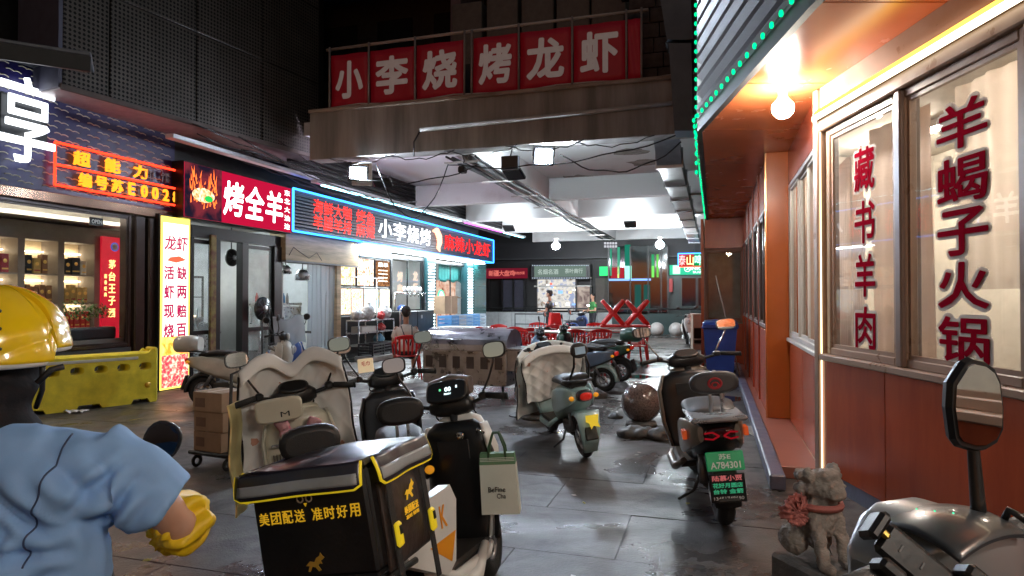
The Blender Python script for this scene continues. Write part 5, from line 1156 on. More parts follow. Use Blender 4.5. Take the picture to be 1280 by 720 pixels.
    if tail in ('pad', 'silver'):
        b_ = MB().tube([(-.03, -.80, .79), (-.03, -.83, .90), (-.03, -.82, .96)], .01, 6).tube([(.03, -.80, .79), (.03, -.83, .90), (.03, -.82, .96)], .01, 6)
        b_.build('backrest_bracket', SILV, t)
        MB().loft([rY(-.85, .985, .10, .05), rY(-.835, .985, .125, .072), rY(-.80, .985, .128, .074), rY(-.785, .985, .11, .06)]).build('backrest', seatm, t)
    elif tail == 'loop':
        MB().tube([(-.10, -.72, .80), (-.075, -.86, .95), (-.05, -.84, 1.10), (.05, -.84, 1.10), (.075, -.86, .95), (.10, -.72, .80)], .011, 8).build('backrest_frame', BLK, t)
        MB().loft([rY(-.875, 1.1, .07, .06, 2.2), rY(-.865, 1.1, .085, .075, 2.2), rY(-.835, 1.1, .088, .078, 2.2), rY(-.82, 1.1, .075, .065, 2.2)]).build('backrest', seatm, t)
        MB().loft([rY(-.72, .80, .12, .03), rY(-.6, .81, .13, .04), rY(-.5, .80, .11, .03)]).build('rear_cushion', seatm, t)
    elif tail == "trunk":
        MB().loft([rY(-1.02, .90, .10, .09), rY(-.98, .90, .16, .12), rY(-.8, .91, .18, .13), rY(-.66, .90, .15, .11)]).build('top_box', main, t)
    # handlebar group (turns with the steering)
    h = MB().tube([(-.33, -.075, .02), (-.24, -.045, .035), (-.12, .02, .0), (0, .03, -.02), (.12, .02, .0), (.24, -.045, .035), (.33, -.075, .02)], .012, 8).build('handlebar', BLKM, t, (0, .485, 1.0), rot=(0, 0, R(steer)))
    for s in (-1, 1):
        MB().tube([(s * .23, -.044, .034), (s * .345, -.083, .018)], [.018, .019], 10).lathe([(.021, 0), (.021, .008), (.001, .009)], (s * .345, -.083, .018), 'x', 10).build('grip', RUB, h)
        MB().box((s * .205, -.03, .035), (.05, .05, .045), ch=.012).build('switch_block', BLK, h)
        MB().tube([(s * .19, .01, .03), (s * .24, .015, .025), (s * .33, -.03, .008)], [.008, .007, .005], 6).build('brake_lever', DARKG, h)
        # mirror
        if mirror:
            st = [(s * .20, -.02, .05), (s * .24, .0, .12), (s * .28, -.01, .20), (s * .29, -.01, .235)]
            MB().tube(st, .0065, 6).build('mirror_stalk', BLK if mirror != 'chrome' else CHR, h)
            c = Vector((s * .30, -.012, .275)); e = 2 if mirror == 'round' else 3.2; a, q = (.055, .052) if mirror == 'round' else (.068, .046)
            Tm = Matrix.Translation(c) @ Matrix.Rotation(R(s * -10), 4, 'Z') @ Matrix.Rotation(R(-8), 4, 'X')
            MB().loft([[Tm @ Vector(v) for v in r_] for r_ in (rY(-.004, 0, a, q, e), rY(.006, 0, a * 1.03, q * 1.03, e), rY(.022, 0, a * .7, q * .7, e))]).build('mirror_shell', BLK, h)
            MB().loft([[Tm @ Vector(v) for v in r_] for r_ in (rY(-.0065, 0, a * .9, q * .88, e), rY(-.0042, 0, a * .9, q * .88, e))], smooth=False).build('mirror_glass', MIR, h)
    dm_ = handle_main or BLK
    MB().loft([rX(-.13, .03, -.005, .03, .03), rX(-.09, .035, .0, .055, .055), rX(0, .04, .0, .065, .065), rX(.09, .035, .0, .055, .055), rX(.13, .03, -.005, .03, .03)]).build('handlebar_cover', dm_, h)
    Td = Matrix.Translation((0, .01, .055)) @ Matrix.Rotation(R(35), 4, 'X')
    MB().loft([[Td @ Vector(v) for v in r_] for r_ in (rZ(-.01, 0, .085, .05), rZ(.008, 0, .09, .055), rZ(.014, 0, .075, .042))]).build('dashboard', BLK, h)
    if head == 'round': MB().lathe([(.06, 0), (.066, .012), (.06, .03), (.03, .042), (.001, .045)], (0, .095, .0), 'y', 18).build('upper_lamp', mat('headlight_glass', (.6, .62, .62), .08), h)
    for k in range(2): MB().tube([(.10 - .2 * k, .02, .0), (.12 - .24 * k, .07, -.06), (.06 - .1 * k, .08, -.16), (.02, .07, -.25)], .005, 5).build('brake_cable', BLK, h)
    return t
QUI = None
def quilt_mat(name, c, spot=None):
    M = mat(name, c, .7, var=.06, vs=3); 
    if spot:
        nt = M.node_tree; N = nt.nodes.new; K = nt.links.new; b = nt.nodes['Principled BSDF']; tc = N('ShaderNodeTexCoord').outputs['Object']
        v = N('ShaderNodeTexVoronoi'); v.inputs['Scale'].default_value = 7; K(tc, v.inputs['Vector']); nz = N('ShaderNodeTexNoise'); nz.inputs['Scale'].default_value = 30; K(tc, nz.inputs[0])
        a = N('ShaderNodeMath'); a.operation = 'MULTIPLY_ADD'; K(nz.outputs[0], a.inputs[0]); a.inputs[1].default_value = .25; K(v.outputs['Distance'], a.inputs[2])
        l = N('ShaderNodeMath'); l.operation = 'LESS_THAN'; K(a.outputs[0], l.inputs[0]); l.inputs[1].default_value = .27
        mx = N('ShaderNodeMix'); mx.data_type = 'RGBA'; K(l.outputs[0], mx.inputs[0]); K(b.inputs['Base Color'].links[0].from_socket, mx.inputs[6]); mx.inputs[7].default_value = (*spot, 1); K(mx.outputs[2], b.inputs['Base Color'])
    return M
def apron(t, label, m, wt=.36, wb=.44, ztop=1.08, zbot=.34, ymid=.68, back=.34, edge=BLK, quilt=.012, q=8, dip=0):
    """quilted wind apron hung over the handlebars, wrapping back at both sides; own thing, placed with its scooter"""
    a = thing('wind_apron', label, 'scooter apron', t.location, t.rotation_euler[2], 'quilted scooter aprons'); a.rotation_euler = t.rotation_euler
    def fn(u, v):
        s = u * 2 - 1; w_ = wt + (wb - wt) * v
        z = ztop - dip * math.exp(-(s / .3) ** 2) * (1 - v) - (ztop - zbot) * v - .10 * abs(s) ** 2.5 * (1 - v) + .012 * math.sin(s * 7 + 1) * v; y = ymid - back * abs(s) ** 2.2 - .10 * (1 - v) + .035 * math.sin(s * 6 + v * 3) * v + .012 * math.sin(s * 15 + 2 * v) * v + .02 * noise.noise(Vector((s * 2.2, v * 3, ztop)))
        w_ = w_ * (1 + .03 * math.sin(v * 8))
        A, B = (u * q * 1.1 + v * q), (u * q * 1.1 - v * q); n_ = quilt * (abs(math.sin(A * math.pi * .5)) * abs(math.sin(B * math.pi * .5))) ** .5
        return (s * w_, y + n_, z)
    MB().grid(fn, 84, 84, .012).build('quilted_sheet', m, a)
    rim = [fn(0, i / 12) for i in range(13)] + [fn(i / 16, 1) for i in range(1, 17)] + [fn(1, 1 - i / 12) for i in range(1, 13)]
    MB().tube(rim, .008, 6).build('binding', edge, a)
    # top roll over the bars
    MB().grid(lambda u, v: ((u * 2 - 1) * wt * .98, ymid - .10 - back * abs(u * 2 - 1) ** 2.2 - .07 * v, ztop - dip * math.exp(-((u * 2 - 1) / .3) ** 2) - .10 * abs(u * 2 - 1) ** 2.5 + .03 * math.sin(v * 3.14) - .05 * v * v), 30, 8, .01).build('top_roll', m, a)
    return a
# ---- 1 delivery scooter with the food box (foreground)
Sx = scooter('white and black delivery scooter parked in front with a lit dashboard and black insulated box', -.36, 3.0, 24, -10, 12, WHITE, BLK, SEAT, tail='none', mirror='rect', head='none', plate=None, group=None)
DB = [o for o in Sx.children if o.name.startswith('handlebar')][0]
MB().loft([rX(-.12, .05, .10, .05, .05), rX(0, .06, .11, .07, .065), rX(.12, .05, .10, .05, .05)]).build('lamp_hood', mat('dusty_brown_hood', (.16, .13, .11), .35, var=.4, vs=12), DB)
Td = Matrix.Translation((0, -.035, .085)) @ Matrix.Rotation(R(62), 4, 'X')
scr = MB().loft([[Td @ Vector(v) for v in r_] for r_ in (rZ(-.012, 0, .115, .06, 4.5, 28), rZ(.006, 0, .12, .066, 4.5, 28), rZ(.012, 0, .108, .055, 4.5, 28))]).build('display', BLK, DB)
rt = Td.to_3x3() @ Vector((1, 0, 0)); up_ = Td.to_3x3() @ Vector((0, 1, 0)); cc = Td @ Vector((.01, .008, .0145))
txt('00', cc, rt, up_, .036, .026, em('display_white', (.7, .95, 1), 1.8), scr, 'digits', .01, .001); txt('READY', cc - up_ * .028, rt, up_, .04, .009, em('display_white', (.7, .95, 1), 1.8), scr, 'digits', .01, .001)
txt('D', cc - rt * .045, rt, up_, .010, .012, em('display_green', (.2, 1, .45), 1.2), scr, 'digits', .01, .001); txt('8', cc + rt * .05 + up_ * .01, rt, up_, .01, .016, em('display_white', (.7, .95, 1), 1.8), scr, 'digits', .01, .001)
for k, (a, b_) in enumerate((((-.16, -.55, .52), (.0, 0, 0)),)): pass
MB().hull([(x_, y_, z_) for x_ in (.16, .225) for y_, z_ in ((-.46, .64), (-.02, .68), (.02, .60), (-.06, .34), (-.14, .30), (-.42, .44))]).build('side_cover', WHITE, Sx)
MB().prism([(-.26, .46), (-.03, .47), (-.10, .35)], 'x', .2255, .228).build('orange_flash', mat('orange_print', (.9, .35, .02), .4, var=.05), Sx)
txt('K', (.2265, -.12, .56), Y1, UP, .055, .10, mat('orange_print', (.9, .35, .02), .4), Sx, 'lettering', .02, .001)
for s in (-1, 1): MB().tube([(s * .19, .30, .30), (s * .22, .12, .21), (s * .225, -.15, .2), (s * .2, -.32, .3)], [.022, .035, .036, .022], 10).build('crash_bar', WHITE, Sx)
MB().tube([(.20, .42, .3), (.235, .42, .5), (.225, .46, .74), (.17, .5, .84)], .014, 8).build('shield_guard', BLK, Sx)
MB().tube([(.21, .43, .84), (.19, .40, .87), (.17, .43, .85)], .008, 6).build('bag_hook', CHR, Sx)
# food box as a thing resting on the rack
BXM = mat('black_box_fabric', (.013, .012, .013), .42, bump=.06, bs=60, rv=.1); LIDM = mat('lid_fabric', (.022, .018, .028), .3, var=.3, vs=3, coat=.25, bump=.08, bs=6)
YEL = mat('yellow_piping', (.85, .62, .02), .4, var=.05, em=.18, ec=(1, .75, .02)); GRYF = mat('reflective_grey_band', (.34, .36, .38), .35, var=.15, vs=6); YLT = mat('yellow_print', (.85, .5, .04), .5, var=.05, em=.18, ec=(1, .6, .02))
fbx = thing('delivery_box', 'black insulated food delivery box with yellow piped lid and printed characters', 'delivery box', Sx.location, Sx.rotation_euler[2]); fbx.rotation_euler = (0, R(-11), R(-18)); fbx.location = Vector((-.28, 3.07, 0))
x0, x1, y0_, y1_, z0, z1 = -.245, .225, -.88, -.48, .55, .90
for nm, q in (('rear_wall', (x0, x1, y0_, y0_ + .025, z0, z1)), ('front_wall', (x0, x1, y1_ - .025, y1_, z0, z1)), ('side_wall', (x0, x0 + .025, y0_ + .026, y1_ - .026, z0, z1)), ('side_wall', (x1 - .025, x1, y0_ + .026, y1_ - .026, z0, z1)), ('bottom', (x0, x1, y0_, y1_, z0 - .02, z0 - .001))):
    MB().b2(*q, ch=.01).build(nm, BXM, fbx)
def lidf(u, v): x = x0 - .02 + (x1 - x0 + .04) * u; y = y0_ - .02 + (y1_ - y0_ + .03) * v; return (x, y, .925 + .03 * math.sin(u * 3.14) * math.sin(v * 3.14) - .018 * math.sin(u * 6 + 1) * (v - .5) + .006 * noise.noise(Vector((u * 5, v * 5, 0))))
MB().grid(lidf, 24, 20, .02).build('lid', LIDM, fbx)
def flap(name, p0, p1, dn, out, band=True):
    p0, p1, out = Vector(p0), Vector(p1), Vector(out)
    def fn(u, v):
        d = dn * (1 if .0 < u < 1 else .85); return p0 + (p1 - p0) * u + Vector((0, 0, -d * v)) + out * (.012 + .02 * math.sin(v * 1.5) + .006 * math.sin(u * 9))
    f = MB().grid(fn, 20, 8, .006).build(name, LIDM, fbx)
    MB().grid(lambda u, v: Vector(fn(u * .96 + .02, .42 + .42 * v)) + out * .005, 20, 4, .002).build('reflective_band', GRYF, f)
    L_ = [Vector(fn(0, v / 6)) for v in range(7)] + [Vector(fn(u / 20, 1)) for u in range(1, 21)] + [Vector(fn(1, 1 - v / 6)) for v in range(1, 7)]
    MB().tube(L_, .0062, 8).build('piping', YEL, f)
flap('rear_flap', (x0 - .02, y0_ - .02, .93), (x1 + .02, y0_ - .02, .93), .085, (0, -1, 0))
flap('side_flap', (x1 + .02, y0_ + .02, .93), (x1 + .02, y1_ + .01, .93), .095, (1, 0, 0)); flap('side_flap', (x0 - .02, y1_ + .01, .93), (x0 - .02, y0_ + .02, .93), .11, (-1, 0, 0))
for i, ch in enumerate('美团配送准时好用'):
    txt(ch, (-.20 + i * .050 + (.022 if i > 3 else 0), y0_ - .002, .765), X1, UP,   .042, .044, YLT, fbx, 'lettering', .012, .0012)
for s in (-1, 1): MB().torus((-.02 + s * .018, y0_ - .003, .822), .012, .003, 'y', 16, 5, flat=.6).build('ring_print', mat('pale_print', (.6, .5, .48), .5), fbx)
MB().prism([(-.027, .806), (-.013, .806), (-.02, .794)], 'y', y0_ - .003, y0_ - .001).build('beak_print', YLT, fbx)
KANG = [(-.5, -.1), (-.25, .1), (.0, .05), (.15, .25), (.35, .35), (.42, .5), (.5, .35), (.62, .25), (.5, .15), (.38, .1), (.45, -.05), (.3, -.02), (.2, -.12), (.35, -.35), (.2, -.4), (.05, -.2), (-.15, -.15), (-.3, -.4), (-.42, -.38), (-.3, -.12)]
def kang(cx_, cz_, s_, ax, h0, h1, m, par): MB().prism([(cx_ + p[0] * s_, cz_ + p[1] * s_) for p in KANG], ax, h0, h1).build('leaping_animal_print', m, par)
kang(-.02, .60, .07, 'y', y0_ - .003, y0_ - .001, mat('dim_yellow_print', (.5, .3, .04), .5), fbx)
# right side: pocket, straps, buckles, print
MB().grid(lambda u, v: (x1 + .012 + .02 * math.sin(u * 3.14) * math.sin(v * 3.14) + .004 * noise.noise(Vector((u * 6, v * 6, 2))), y0_ + .06 + .33 * u, .53 + .30 * v), 20, 16, .01).build('side_pocket', mat('brown_black_mesh', (.045, .03, .025), .5, var=.4, vs=14, bump=.2), fbx)
for k, yy in enumerate((y0_ + .09, y0_ + .35)):
    st = MB().b2(x1 + .03, x1 + .036, yy - .018, yy + .018, .40, .86, ch=.002).build('strap', mat('black_webbing', (.02, .02, .022), .6, bump=.3, bs=200), fbx)
    MB().box((x1 + .045, yy, .645 - .03 * k), (.02, .038, .085), ch=.008).build('buckle', YEL, st); MB().box((x1 + .056, yy, .66 - .03 * k), (.004, .018, .03), ch=.001).build('buckle_slot', BLK, st)
kang(y0_ + .22, .76, .07, 'x', x1 + .037, x1 + .039, YLT, fbx)
for i, ch in enumerate('美团配送'): txt(ch, (x1 + .037, y0_ + .178 + i * .028, .70), Y1, UP, .024, .028, YLT, fbx, 'lettering', .03, .0012)
txt('准时 好用', (x1 + .037, y0_ + .22, .675), Y1, UP, .1, .014, YLT, fbx, 'lettering', .02, .0012)
MB().tube([(x0 - .01, y0_ - .0, .47), (x1 + .03, y0_ - .0, .47), (x1 + .03, y1_ + .06, .47)], .014, 8).tube([(-.2, y0_ + .1, .47), (-.12, -.55, .60)], .012).tube([(.2, y0_ + .1, .47), (.12, -.55, .60)], .012).build('box_rack', BLK, Sx)
MB().b2(-.06, .06, -.90, -.88, .42, .45, ch=.01).build('rear_lamp', em('lit_tail', (1, .05, .03), 3), Sx)
# paper bag hung on the scooter
bgp = thing('paper_bag', 'white paper carrier bag with green top hanging from the delivery scooter', 'bag', Sx.matrix_basis @ Vector((.25, .42, .42)), R(-12)); bgp.rotation_euler = (R(3), R(-4), R(-8))
PAP = mat('white_paper', (.72, .75, .66), .6, var=.05, vs=8); GRNP = mat('green_paper', (.12, .25, .13), .6)
W_, D_, H_ = .19, .07, .30
BG = MB()
MB().hull([(s * W_ / 2 * k, q * D_ / 2 * k2, z_) for s in (-1, 1) for q in (-1, 1) for z_, k, k2 in ((0, 1, 1), (H_ * .82, .94, .8))]).build('bag_body', PAP, bgp)
MB().hull([(s * W_ / 2 * k, q * D_ / 2 * k2, z_) for s in (-1, 1) for q in (-1, 1) for z_, k, k2 in ((H_ * .822, .94, .8), (H_, .90, .5))]).build('green_band', GRNP, bgp)
for k in (.875, .90, .925): MB().b2(-W_ * .455, W_ * .455, -D_ * .36, -D_ * .35, H_ * k - .0, H_ * k + .003).build('white_line', PAP, bgp)
for s in (-1, 1): MB().tube([(-.045, s * .018, H_ - .05), (-.04, s * .02, H_ + .03), (-.015, s * .008, H_ + .10), (.015, s * .008, H_ + .10), (.04, s * .02, H_ + .03), (.045, s * .018, H_ - .05)], .006, 6).build('handle', mat('green_cord', (.04, .09, .04), .6), bgp)
txt('BeFine', (-.01, -D_ / 2 - .0005, .125), X1, (0, .02, 1), .085, .026, mat('ink', (.03, .03, .03), .5), bgp, 'lettering', .005, .001); txt('Cha', (.01, -D_ / 2 - .0005, .092), X1, (0, .02, 1), .045, .024, mat('ink', (.03, .03, .03), .5), bgp, 'lettering', .005, .001)
# ---- 2 quilted cream scooter at left
QW = quilt_mat('cream_quilt', (.80, .79, .77), (.55, .28, .2)); QY = mat('silver_quilt', (.75, .68, .35), .3, .6, var=.1)
for o_ in list(Sx.children):
    if o_.name.split('.')[0] in ('tail_light', 'turn_signal', 'backrest'): bpy.data.objects.remove(o_)
S2 = scooter('cream scooter behind the food box with a quilted apron and pink gloves on it', -.98, 3.40, -21, -7, 6, CREAM, CREAM, SEAT, tail='pad', mirror='rect')
apron(S2, 'white quilted apron with small prints wrapped round the cream scooter beside the boxes', QW, wt=.28, wb=.35, ztop=1.20, zbot=.36, ymid=.62, back=.10, dip=.10)
MB().grid(lambda u, v: (-.31 - .055 * u - .03 * v + .01 * math.sin(v * 9), .36 - .14 * u + .05 * (1 - v) + .008 * abs(math.sin((u * 3 + v * 9) * 1.57) * math.sin((u * 3 - v * 9) * 1.57)), 1.04 - .62 * v), 20, 60, .008).build('silver_side_flap', QY, S2)
pch = MB().loft([rY(.30, .96, .12, .058, 5, 28), rY(.305, .96, .132, .068, 5, 28), rY(.345, .96, .132, .068, 5, 28), rY(.355, .96, .12, .06, 5, 28)]).build('glove_pouch', CREAM, S2, (-.10, 0, 0)); txt('M', (.03, .297, .935), X1, UP, .05, .03, BLK, pch, 'lettering', .0, .002)
for s in (-1, 1):
    for k in range(4): MB().b2(s * .13 - .035 + k * .018, s * .13 - .027 + k * .018, .415, .43, .60, .68, ch=.003).build('grille_slat', BRONZ, S2)
MB().lathe([(.055, .0), (.055, -.02), (.045, -.022), (.04, -.01), (.001, -.008)], (.0, .43, .60), 'y', 20).build('speaker_ring', BLK, S2); MB().box((0, .42, .73), (.34, .03, .02), ch=.006).build('shelf_trim', SILV, S2)
PKG = mat('pink_glove_cloth', (.55, .30, .33), .8, var=.3, vs=14, c2=(.75, .1, .3), th=(.5, .62))
for k, (dx, dz, rr, ll) in enumerate(((-.07, .80, -20, 'pink and grey work glove hanging limp on the cream scooter, left one'), (.05, .78, 30, 'crumpled bright pink work glove on the cream scooter, right one'))):
    b = MB().ell((0, 0, 0), (.045, .022, .055)).tube([(0, 0, .04), (0, 0, .10)], [.035, .042], 8)
    for q in range(4): b.tube([(-.03 + .02 * q, 0, -.03), (-.035 + .022 * q, -.01, -.075), (-.03 + .02 * q, -.02, -.105 + .01 * abs(q - 1.5))], [.012, .011, .008], 6)
    b.tube([(.035, 0, 0), (.06, -.01, -.03)], [.013, .009], 6)
    g_ = organic(b, 'glove', PKG, None, .006, 3, lambda c: .004 * noise.noise(c * 30), label=ll, cat='glove', group='work gloves'); g_.matrix_world = S2.matrix_basis @ Matrix.Translation((dx, .37, dz)) @ Matrix.Rotation(R(rr), 4, 'Y')
# ---- 3 black scooter with tagged mirror
S3 = scooter('black scooter between the quilted one and the delivery scooter with a red marked mirror', -.66, 4.12, -14, -6, 10, BLK, BLK, SEAT, tail='pad', mirror='rect')
tg = MB().box((0, 0, 0), (.11, .008, .10), ch=.02).build('sticker_plate', mat('glowing_cream_plate', (.8, .66, .45), .35, em=.22, ec=(1, .75, .45)), S3, (-.14, .40, 1.13)); txt('毛巾', (0, -.006, .015), X1, UP, .06, .035, mat('red_ink', (.6, .03, .02), .5), tg, 'lettering', .01, .001)
# ---- 4 mint scooter with apron
S4 = scooter('mint green scooter with white quilted apron, loop backrest and round red tail lamp', .58, 6.75, -12, -8, 4, MINT, MINT, SEAT, tail='loop', mirror=None, tailc=MINT)
MB().loft([rY(-.88, .60, .05, .035), rY(-.86, .60, .075, .05), rY(-.82, .60, .085, .06)]).build('tail_lamp_ring', DARKG, S4, (0, .0, .055)); MB().loft([rY(-.90, .60, .035, .02), rY(-.885, .60, .06, .038), rY(-.87, .60, .06, .038)]).build('tail_lamp', REDL, S4, (0, .0, .055))
MB().prism([(-.06, .06), (.07, .055), (.05, -.02), (.06, -.07), (.0, -.045), (-.03, -.075), (-.04, -.02), (-.07, .0)], 'y', -.004, .0).build('yellow_sticker', YEL, S4, (.02, -.915, .42), rot=(R(-18), 0, 0))
MB().loft([rZ(.10, -.80, .07, .02), rZ(.3, -.86, .10, .02), rZ(.5, -.84, .12, .04)]).build('rear_mudguard', MINT, S4)
MB().b2(-.05, .05, -.005, .005, -.035, .035).build('blue_label', mat('pale_blue_label', (.4, .6, .8), .5), S4, (.0, -.885, 1.1))
apron(S4, 'white quilted apron with black binding draped over the mint scooter', quilt_mat('white_quilt', (.72, .72, .70), (.6, .33, .25)), wt=.37, wb=.42, ztop=1.0, zbot=.26, ymid=.66, back=.3)
ap = apron(S4, 'flat white quilted sheet with oval print on the rider side of the mint scooter', quilt_mat('white_quilt', (.72, .72, .70)), wt=.33, wb=.30, ztop=.97, zbot=.42, ymid=.36, back=.06)
MB().torus((0, 0, 0), .06, .005, 'y', 24, 5).build('oval_print', mat('pale_red_print', (.5, .2, .18), .6), ap, (-.1, .315, .72), rot=(0, R(30), 0)).scale = (1, 1, .5)
# ---- 5, 6 behind it
S5 = scooter('blue scooter behind the apron draped one with handlebars turned to the tables', .95, 10.7, -66, -6, 12, mat('steel_blue_paint', (.10, .16, .26), .3, coat=.4), BLK, SEAT, tail='none', mirror='round', fend=MINT, tailc=MINT)
S6 = scooter('black scooter with green trim parked behind the blue one near the red tables', 1.45, 12.0, -62, -6, 8, mat('dark_green_paint', (.02, .07, .05), .3, coat=.4), BLK, SEAT, tail='trunk', mirror='round')
# ---- 7 right scooter with plate
GRNPL = mat('green_plate', (.01, .32, .12), .4, var=.05, em=.05, ec=(.02, .6, .2))
S7 = scooter('bronze and black scooter by the restaurant wall with green number plate and red printed backrest', 1.50, 5.0, 8, -6, 12, BRONZ, BLK, mat('grey_black_vinyl', (.05, .05, .055), .45), tail='silver', mirror='chrome', plate=(GRNPL, [('苏E', .06, .035), ('A784301', .15, .042)]), lens=mat('smoked_lens', (.03, .005, .006), .1, coat=.8)); S7.scale = (1.2, 1.04, .98)
MB().b2(-.09, .09, -.905, -.895, .24, .42, ch=.004).build('phone_board', BLK, S7)
fp = [o for o in S7.children if o.name.startswith('phone_board')][0]
RW = mat('pink_print', (.75, .2, .22), .5, em=.12, ec=(1, .3, .3)); GW = mat('green_print', (.05, .5, .28), .5, em=.12, ec=(.1, 1, .5))
txt('陆慕小贾', (0, -.908, .395), X1, UP, .15, .036, RW, fp, 'lettering', .02, .001); txt('花好月圆店', (0, -.908, .35), X1, UP, .15, .03, GW, fp, 'lettering', .02, .001); txt('台铃 金箭', (0, -.908, .312), X1, UP, .15, .03, GW, fp, 'lettering', .02, .001); txt('13451748680', (0, -.908, .268), X1, UP, .15, .02, WHITE, fp, 'lettering', .01, .001)
MB().b2(-.145, .145, -.87, -.40, .735, .768, ch=.012).build('silver_rear_rail', SILV, S7)
for s in (-1, 1):
    MB().tube([(s * .012, -.885, .655), (s * .045, -.885, .68), (s * .085, -.87, .672)], .006, 5).tube([(s * .012, -.885, .655), (s * .045, -.885, .635), (s * .085, -.87, .64)], .006, 5).build('red_lamp_line', em('dim_red_line', (.5, .01, .02), .3), S7)
    MB().b2(-.012, .012, -.04, .04, -.03, .03, ch=.003).build('reflector', mat('orange_reflector', (.8, .12, .03), .2, em=.15), S7, (s * .165, -.6, .62))
MB().torus((0, -.853, .985), .032, .007, 'y', 20, 6).torus((0, -.853, .975), .016, .005, 'y', 16, 5).build('red_print', mat('dark_red_print', (.4, .02, .03), .5), S7)
# ---- 8 left far white scooter, 9 blue one with rain cover
S8 = scooter('cream white scooter side on in front of the crayfish poster', -3.75, 9.25, 82, -5, 5, mat('off_white_paint', (.55, .52, .46), .35, coat=.3), mat('cream_inner', (.5, .47, .4), .35), SEAT, tail='trunk', mirror='round')
S9 = scooter('blue and white scooter with clear rain cover before the black framed doors', -3.45, 10.1, 150, 5, -10, BLUES, WHITE, SEAT, tail='none', mirror='round')
0 and scooter('dark scooter half hidden behind the cream quilted scooter and the boxes', -2.15, 6.1, 25, -6, 8, DARKG, BLK, SEAT, tail='pad', mirror='round')
MB().grid(lambda u, v: (-.22 + .44 * u, .58 + .07 * math.sin(u * 3.1) + .02 * noise.noise(Vector((u * 6, v * 6, 1))), 1.22 - .4 * v + .03 * math.sin(u * 8)), 20, 12, .002).build('rain_cover', STRIP, None, S9.location, rot=S9.rotation_euler[:], label='clear plastic rain cover over the blue scooter handlebars', cat='rain cover')
# ---- far right scooters beyond the desk
scooter('white and red scooter parked at the far right beyond the wooden desk', 5.55, 20.6, 190, 4, 6, WHITE, BLK, SEAT, tail='none', mirror='round')
scooter('dark far scooter beside the granite balls and the wooden desk', 6.1, 21.2, 175, 4, 6, mat('plum_paint', (.08, .03, .05), .3, coat=.4), BLK, SEAT, tail='pad', mirror='round')
scooter('blue scooter parked at the parapet among the red chairs, white legs showing', 2.2, 22.0, 30, -5, 8, BLUES, mat('navy_cloth_cover', (.02, .04, .12), .6), SEAT, tail='none', mirror='round')
# ================================================================ foreground scooter at the lower right
GRYP = mat('metallic_grey_cowl', (.40, .41, .42), .33, .55, var=.03, vs=10, coat=.4)
S0 = thing('electric_scooter', 'grey scooter at the lower right corner with tall black mirror and phone holder', 'scooter', (.722, .92, .05), R(22), 'parked electric scooters', lean=R(-5))
MB().loft([rX(-.085, .11, 1.055, .03, .02, 6, 32), rX(-.075, .11, 1.06, .045, .032, 6, 32), rX(-.03, .10, 1.078, .07, .048, 6, 32), rX(.0, .09, 1.085, .08, .054, 6, 32), rX(.06, .08, 1.085, .08, .052, 6, 32), rX(.095, .07, 1.08, .065, .04, 6, 32), rX(.115, .06, 1.075, .035, .03, 3, 32)]).build('handlebar_cowl', GRYP, S0)
MB().grid(lambda u, v: (-.065 + .145 * u + .02 * v, -.012 + .14 * v, 1.128 + .019 * math.sin(v * 2.6 + .35) - .012 * (2 * u - 1) ** 2), 14, 10, .006).build('dash_cover', mat('smoked_dash', (.05, .055, .06), .3, var=.25, vs=24, coat=.5), S0)
for k in range(3): MB().ell((-.03 + .012 * k, .07 - .018 * k, 1.157), .0014, 6, 5).build('dash_lamp', em('dash_green', (.1, 1, .5), .8), S0)
MB().loft([rY(.14, 1.06, .055, .03), rY(.17, 1.06, .05, .028), rY(.18, 1.06, .03, .015)]).build('headlight', mat('headlight_glass', (.6, .62, .62), .08), S0)
for s in (-1, 1):
    MB().tube([(s * .10, .06, 1.08), (s * .12, .055, 1.088)], [.022, .019], 12).build('bar_end', DSTEEL, S0)
    MB().tube([(s * .108, .06, 1.082), (s * .125, .052, 1.09), (s * .26, -.01, 1.13)], [.023, .0195, .0185], 14).build('grip', mat('grey_rubber_grip', (.10, .10, .10), .5, .3, bump=.3, bs=120), S0)
    MB().tube([(s * .11, .10, 1.065), (s * .16, .095, 1.07), (s * .25, .05, 1.085)], [.01, .008, .006], 8).build('brake_lever', BLK, S0)
    MB().box((s * .125, .03, 1.06), (.03, .045, .04), ch=.01).build('switch_block', BLK, S0)
MB().tube([(.085, .03, 1.12), (.09, .02, 1.145), (.095, .0, 1.135)], .006, 6).build('small_hook', BLK, S0)
hexp = [(-.040, -.045), (-.034, -.055), (-.012, -.064), (.006, -.066), (.026, -.058), (.038, -.04), (.042, -.01), (.041, .03), (.034, .048), (.02, .06), (.0, .066), (-.012, .062), (-.036, .035), (-.042, .0)]
def mirror(s, base, c, tilt, yaw):
    MB().tube([base, base + Vector((0, 0, .03)), Vector(c) - Vector((-.006 * s, -.01, .06)), Vector(c) - Vector((0, -.01, .04))], [.011, .010, .008, .009], 8).build('mirror_stalk', BLK, S0)
    T = Matrix.Translation(c) @ Matrix.Rotation(R(yaw), 4, 'Z') @ Matrix.Rotation(R(tilt), 4, 'X')
    mx = lambda k, y: [T @ Vector((p[0] * k * s, y, p[1] * k)) for p in hexp]
    MB().loft([mx(1.0, -.006), mx(1.06, .004), mx(.98, .014), mx(.6, .026)], smooth=False).build('mirror_shell', BLK, S0)
    MB().loft([mx(.9, -.0085), mx(.9, -.0065)], smooth=False).build('mirror_glass', MIR, S0)
mirror(1, Vector((.070, .05, 1.12)), (.092, .06, 1.290), -2, -14)
mirror(-1, Vector((-.09, .06, 1.06)), (-.165, -.07, 1.065), -35, 20)
ph_ = thing('phone_holder', 'black clamp phone holder standing on the grey scooter handlebar', 'phone holder', S0.location, R(22)); ph_.rotation_euler = S0.rotation_euler
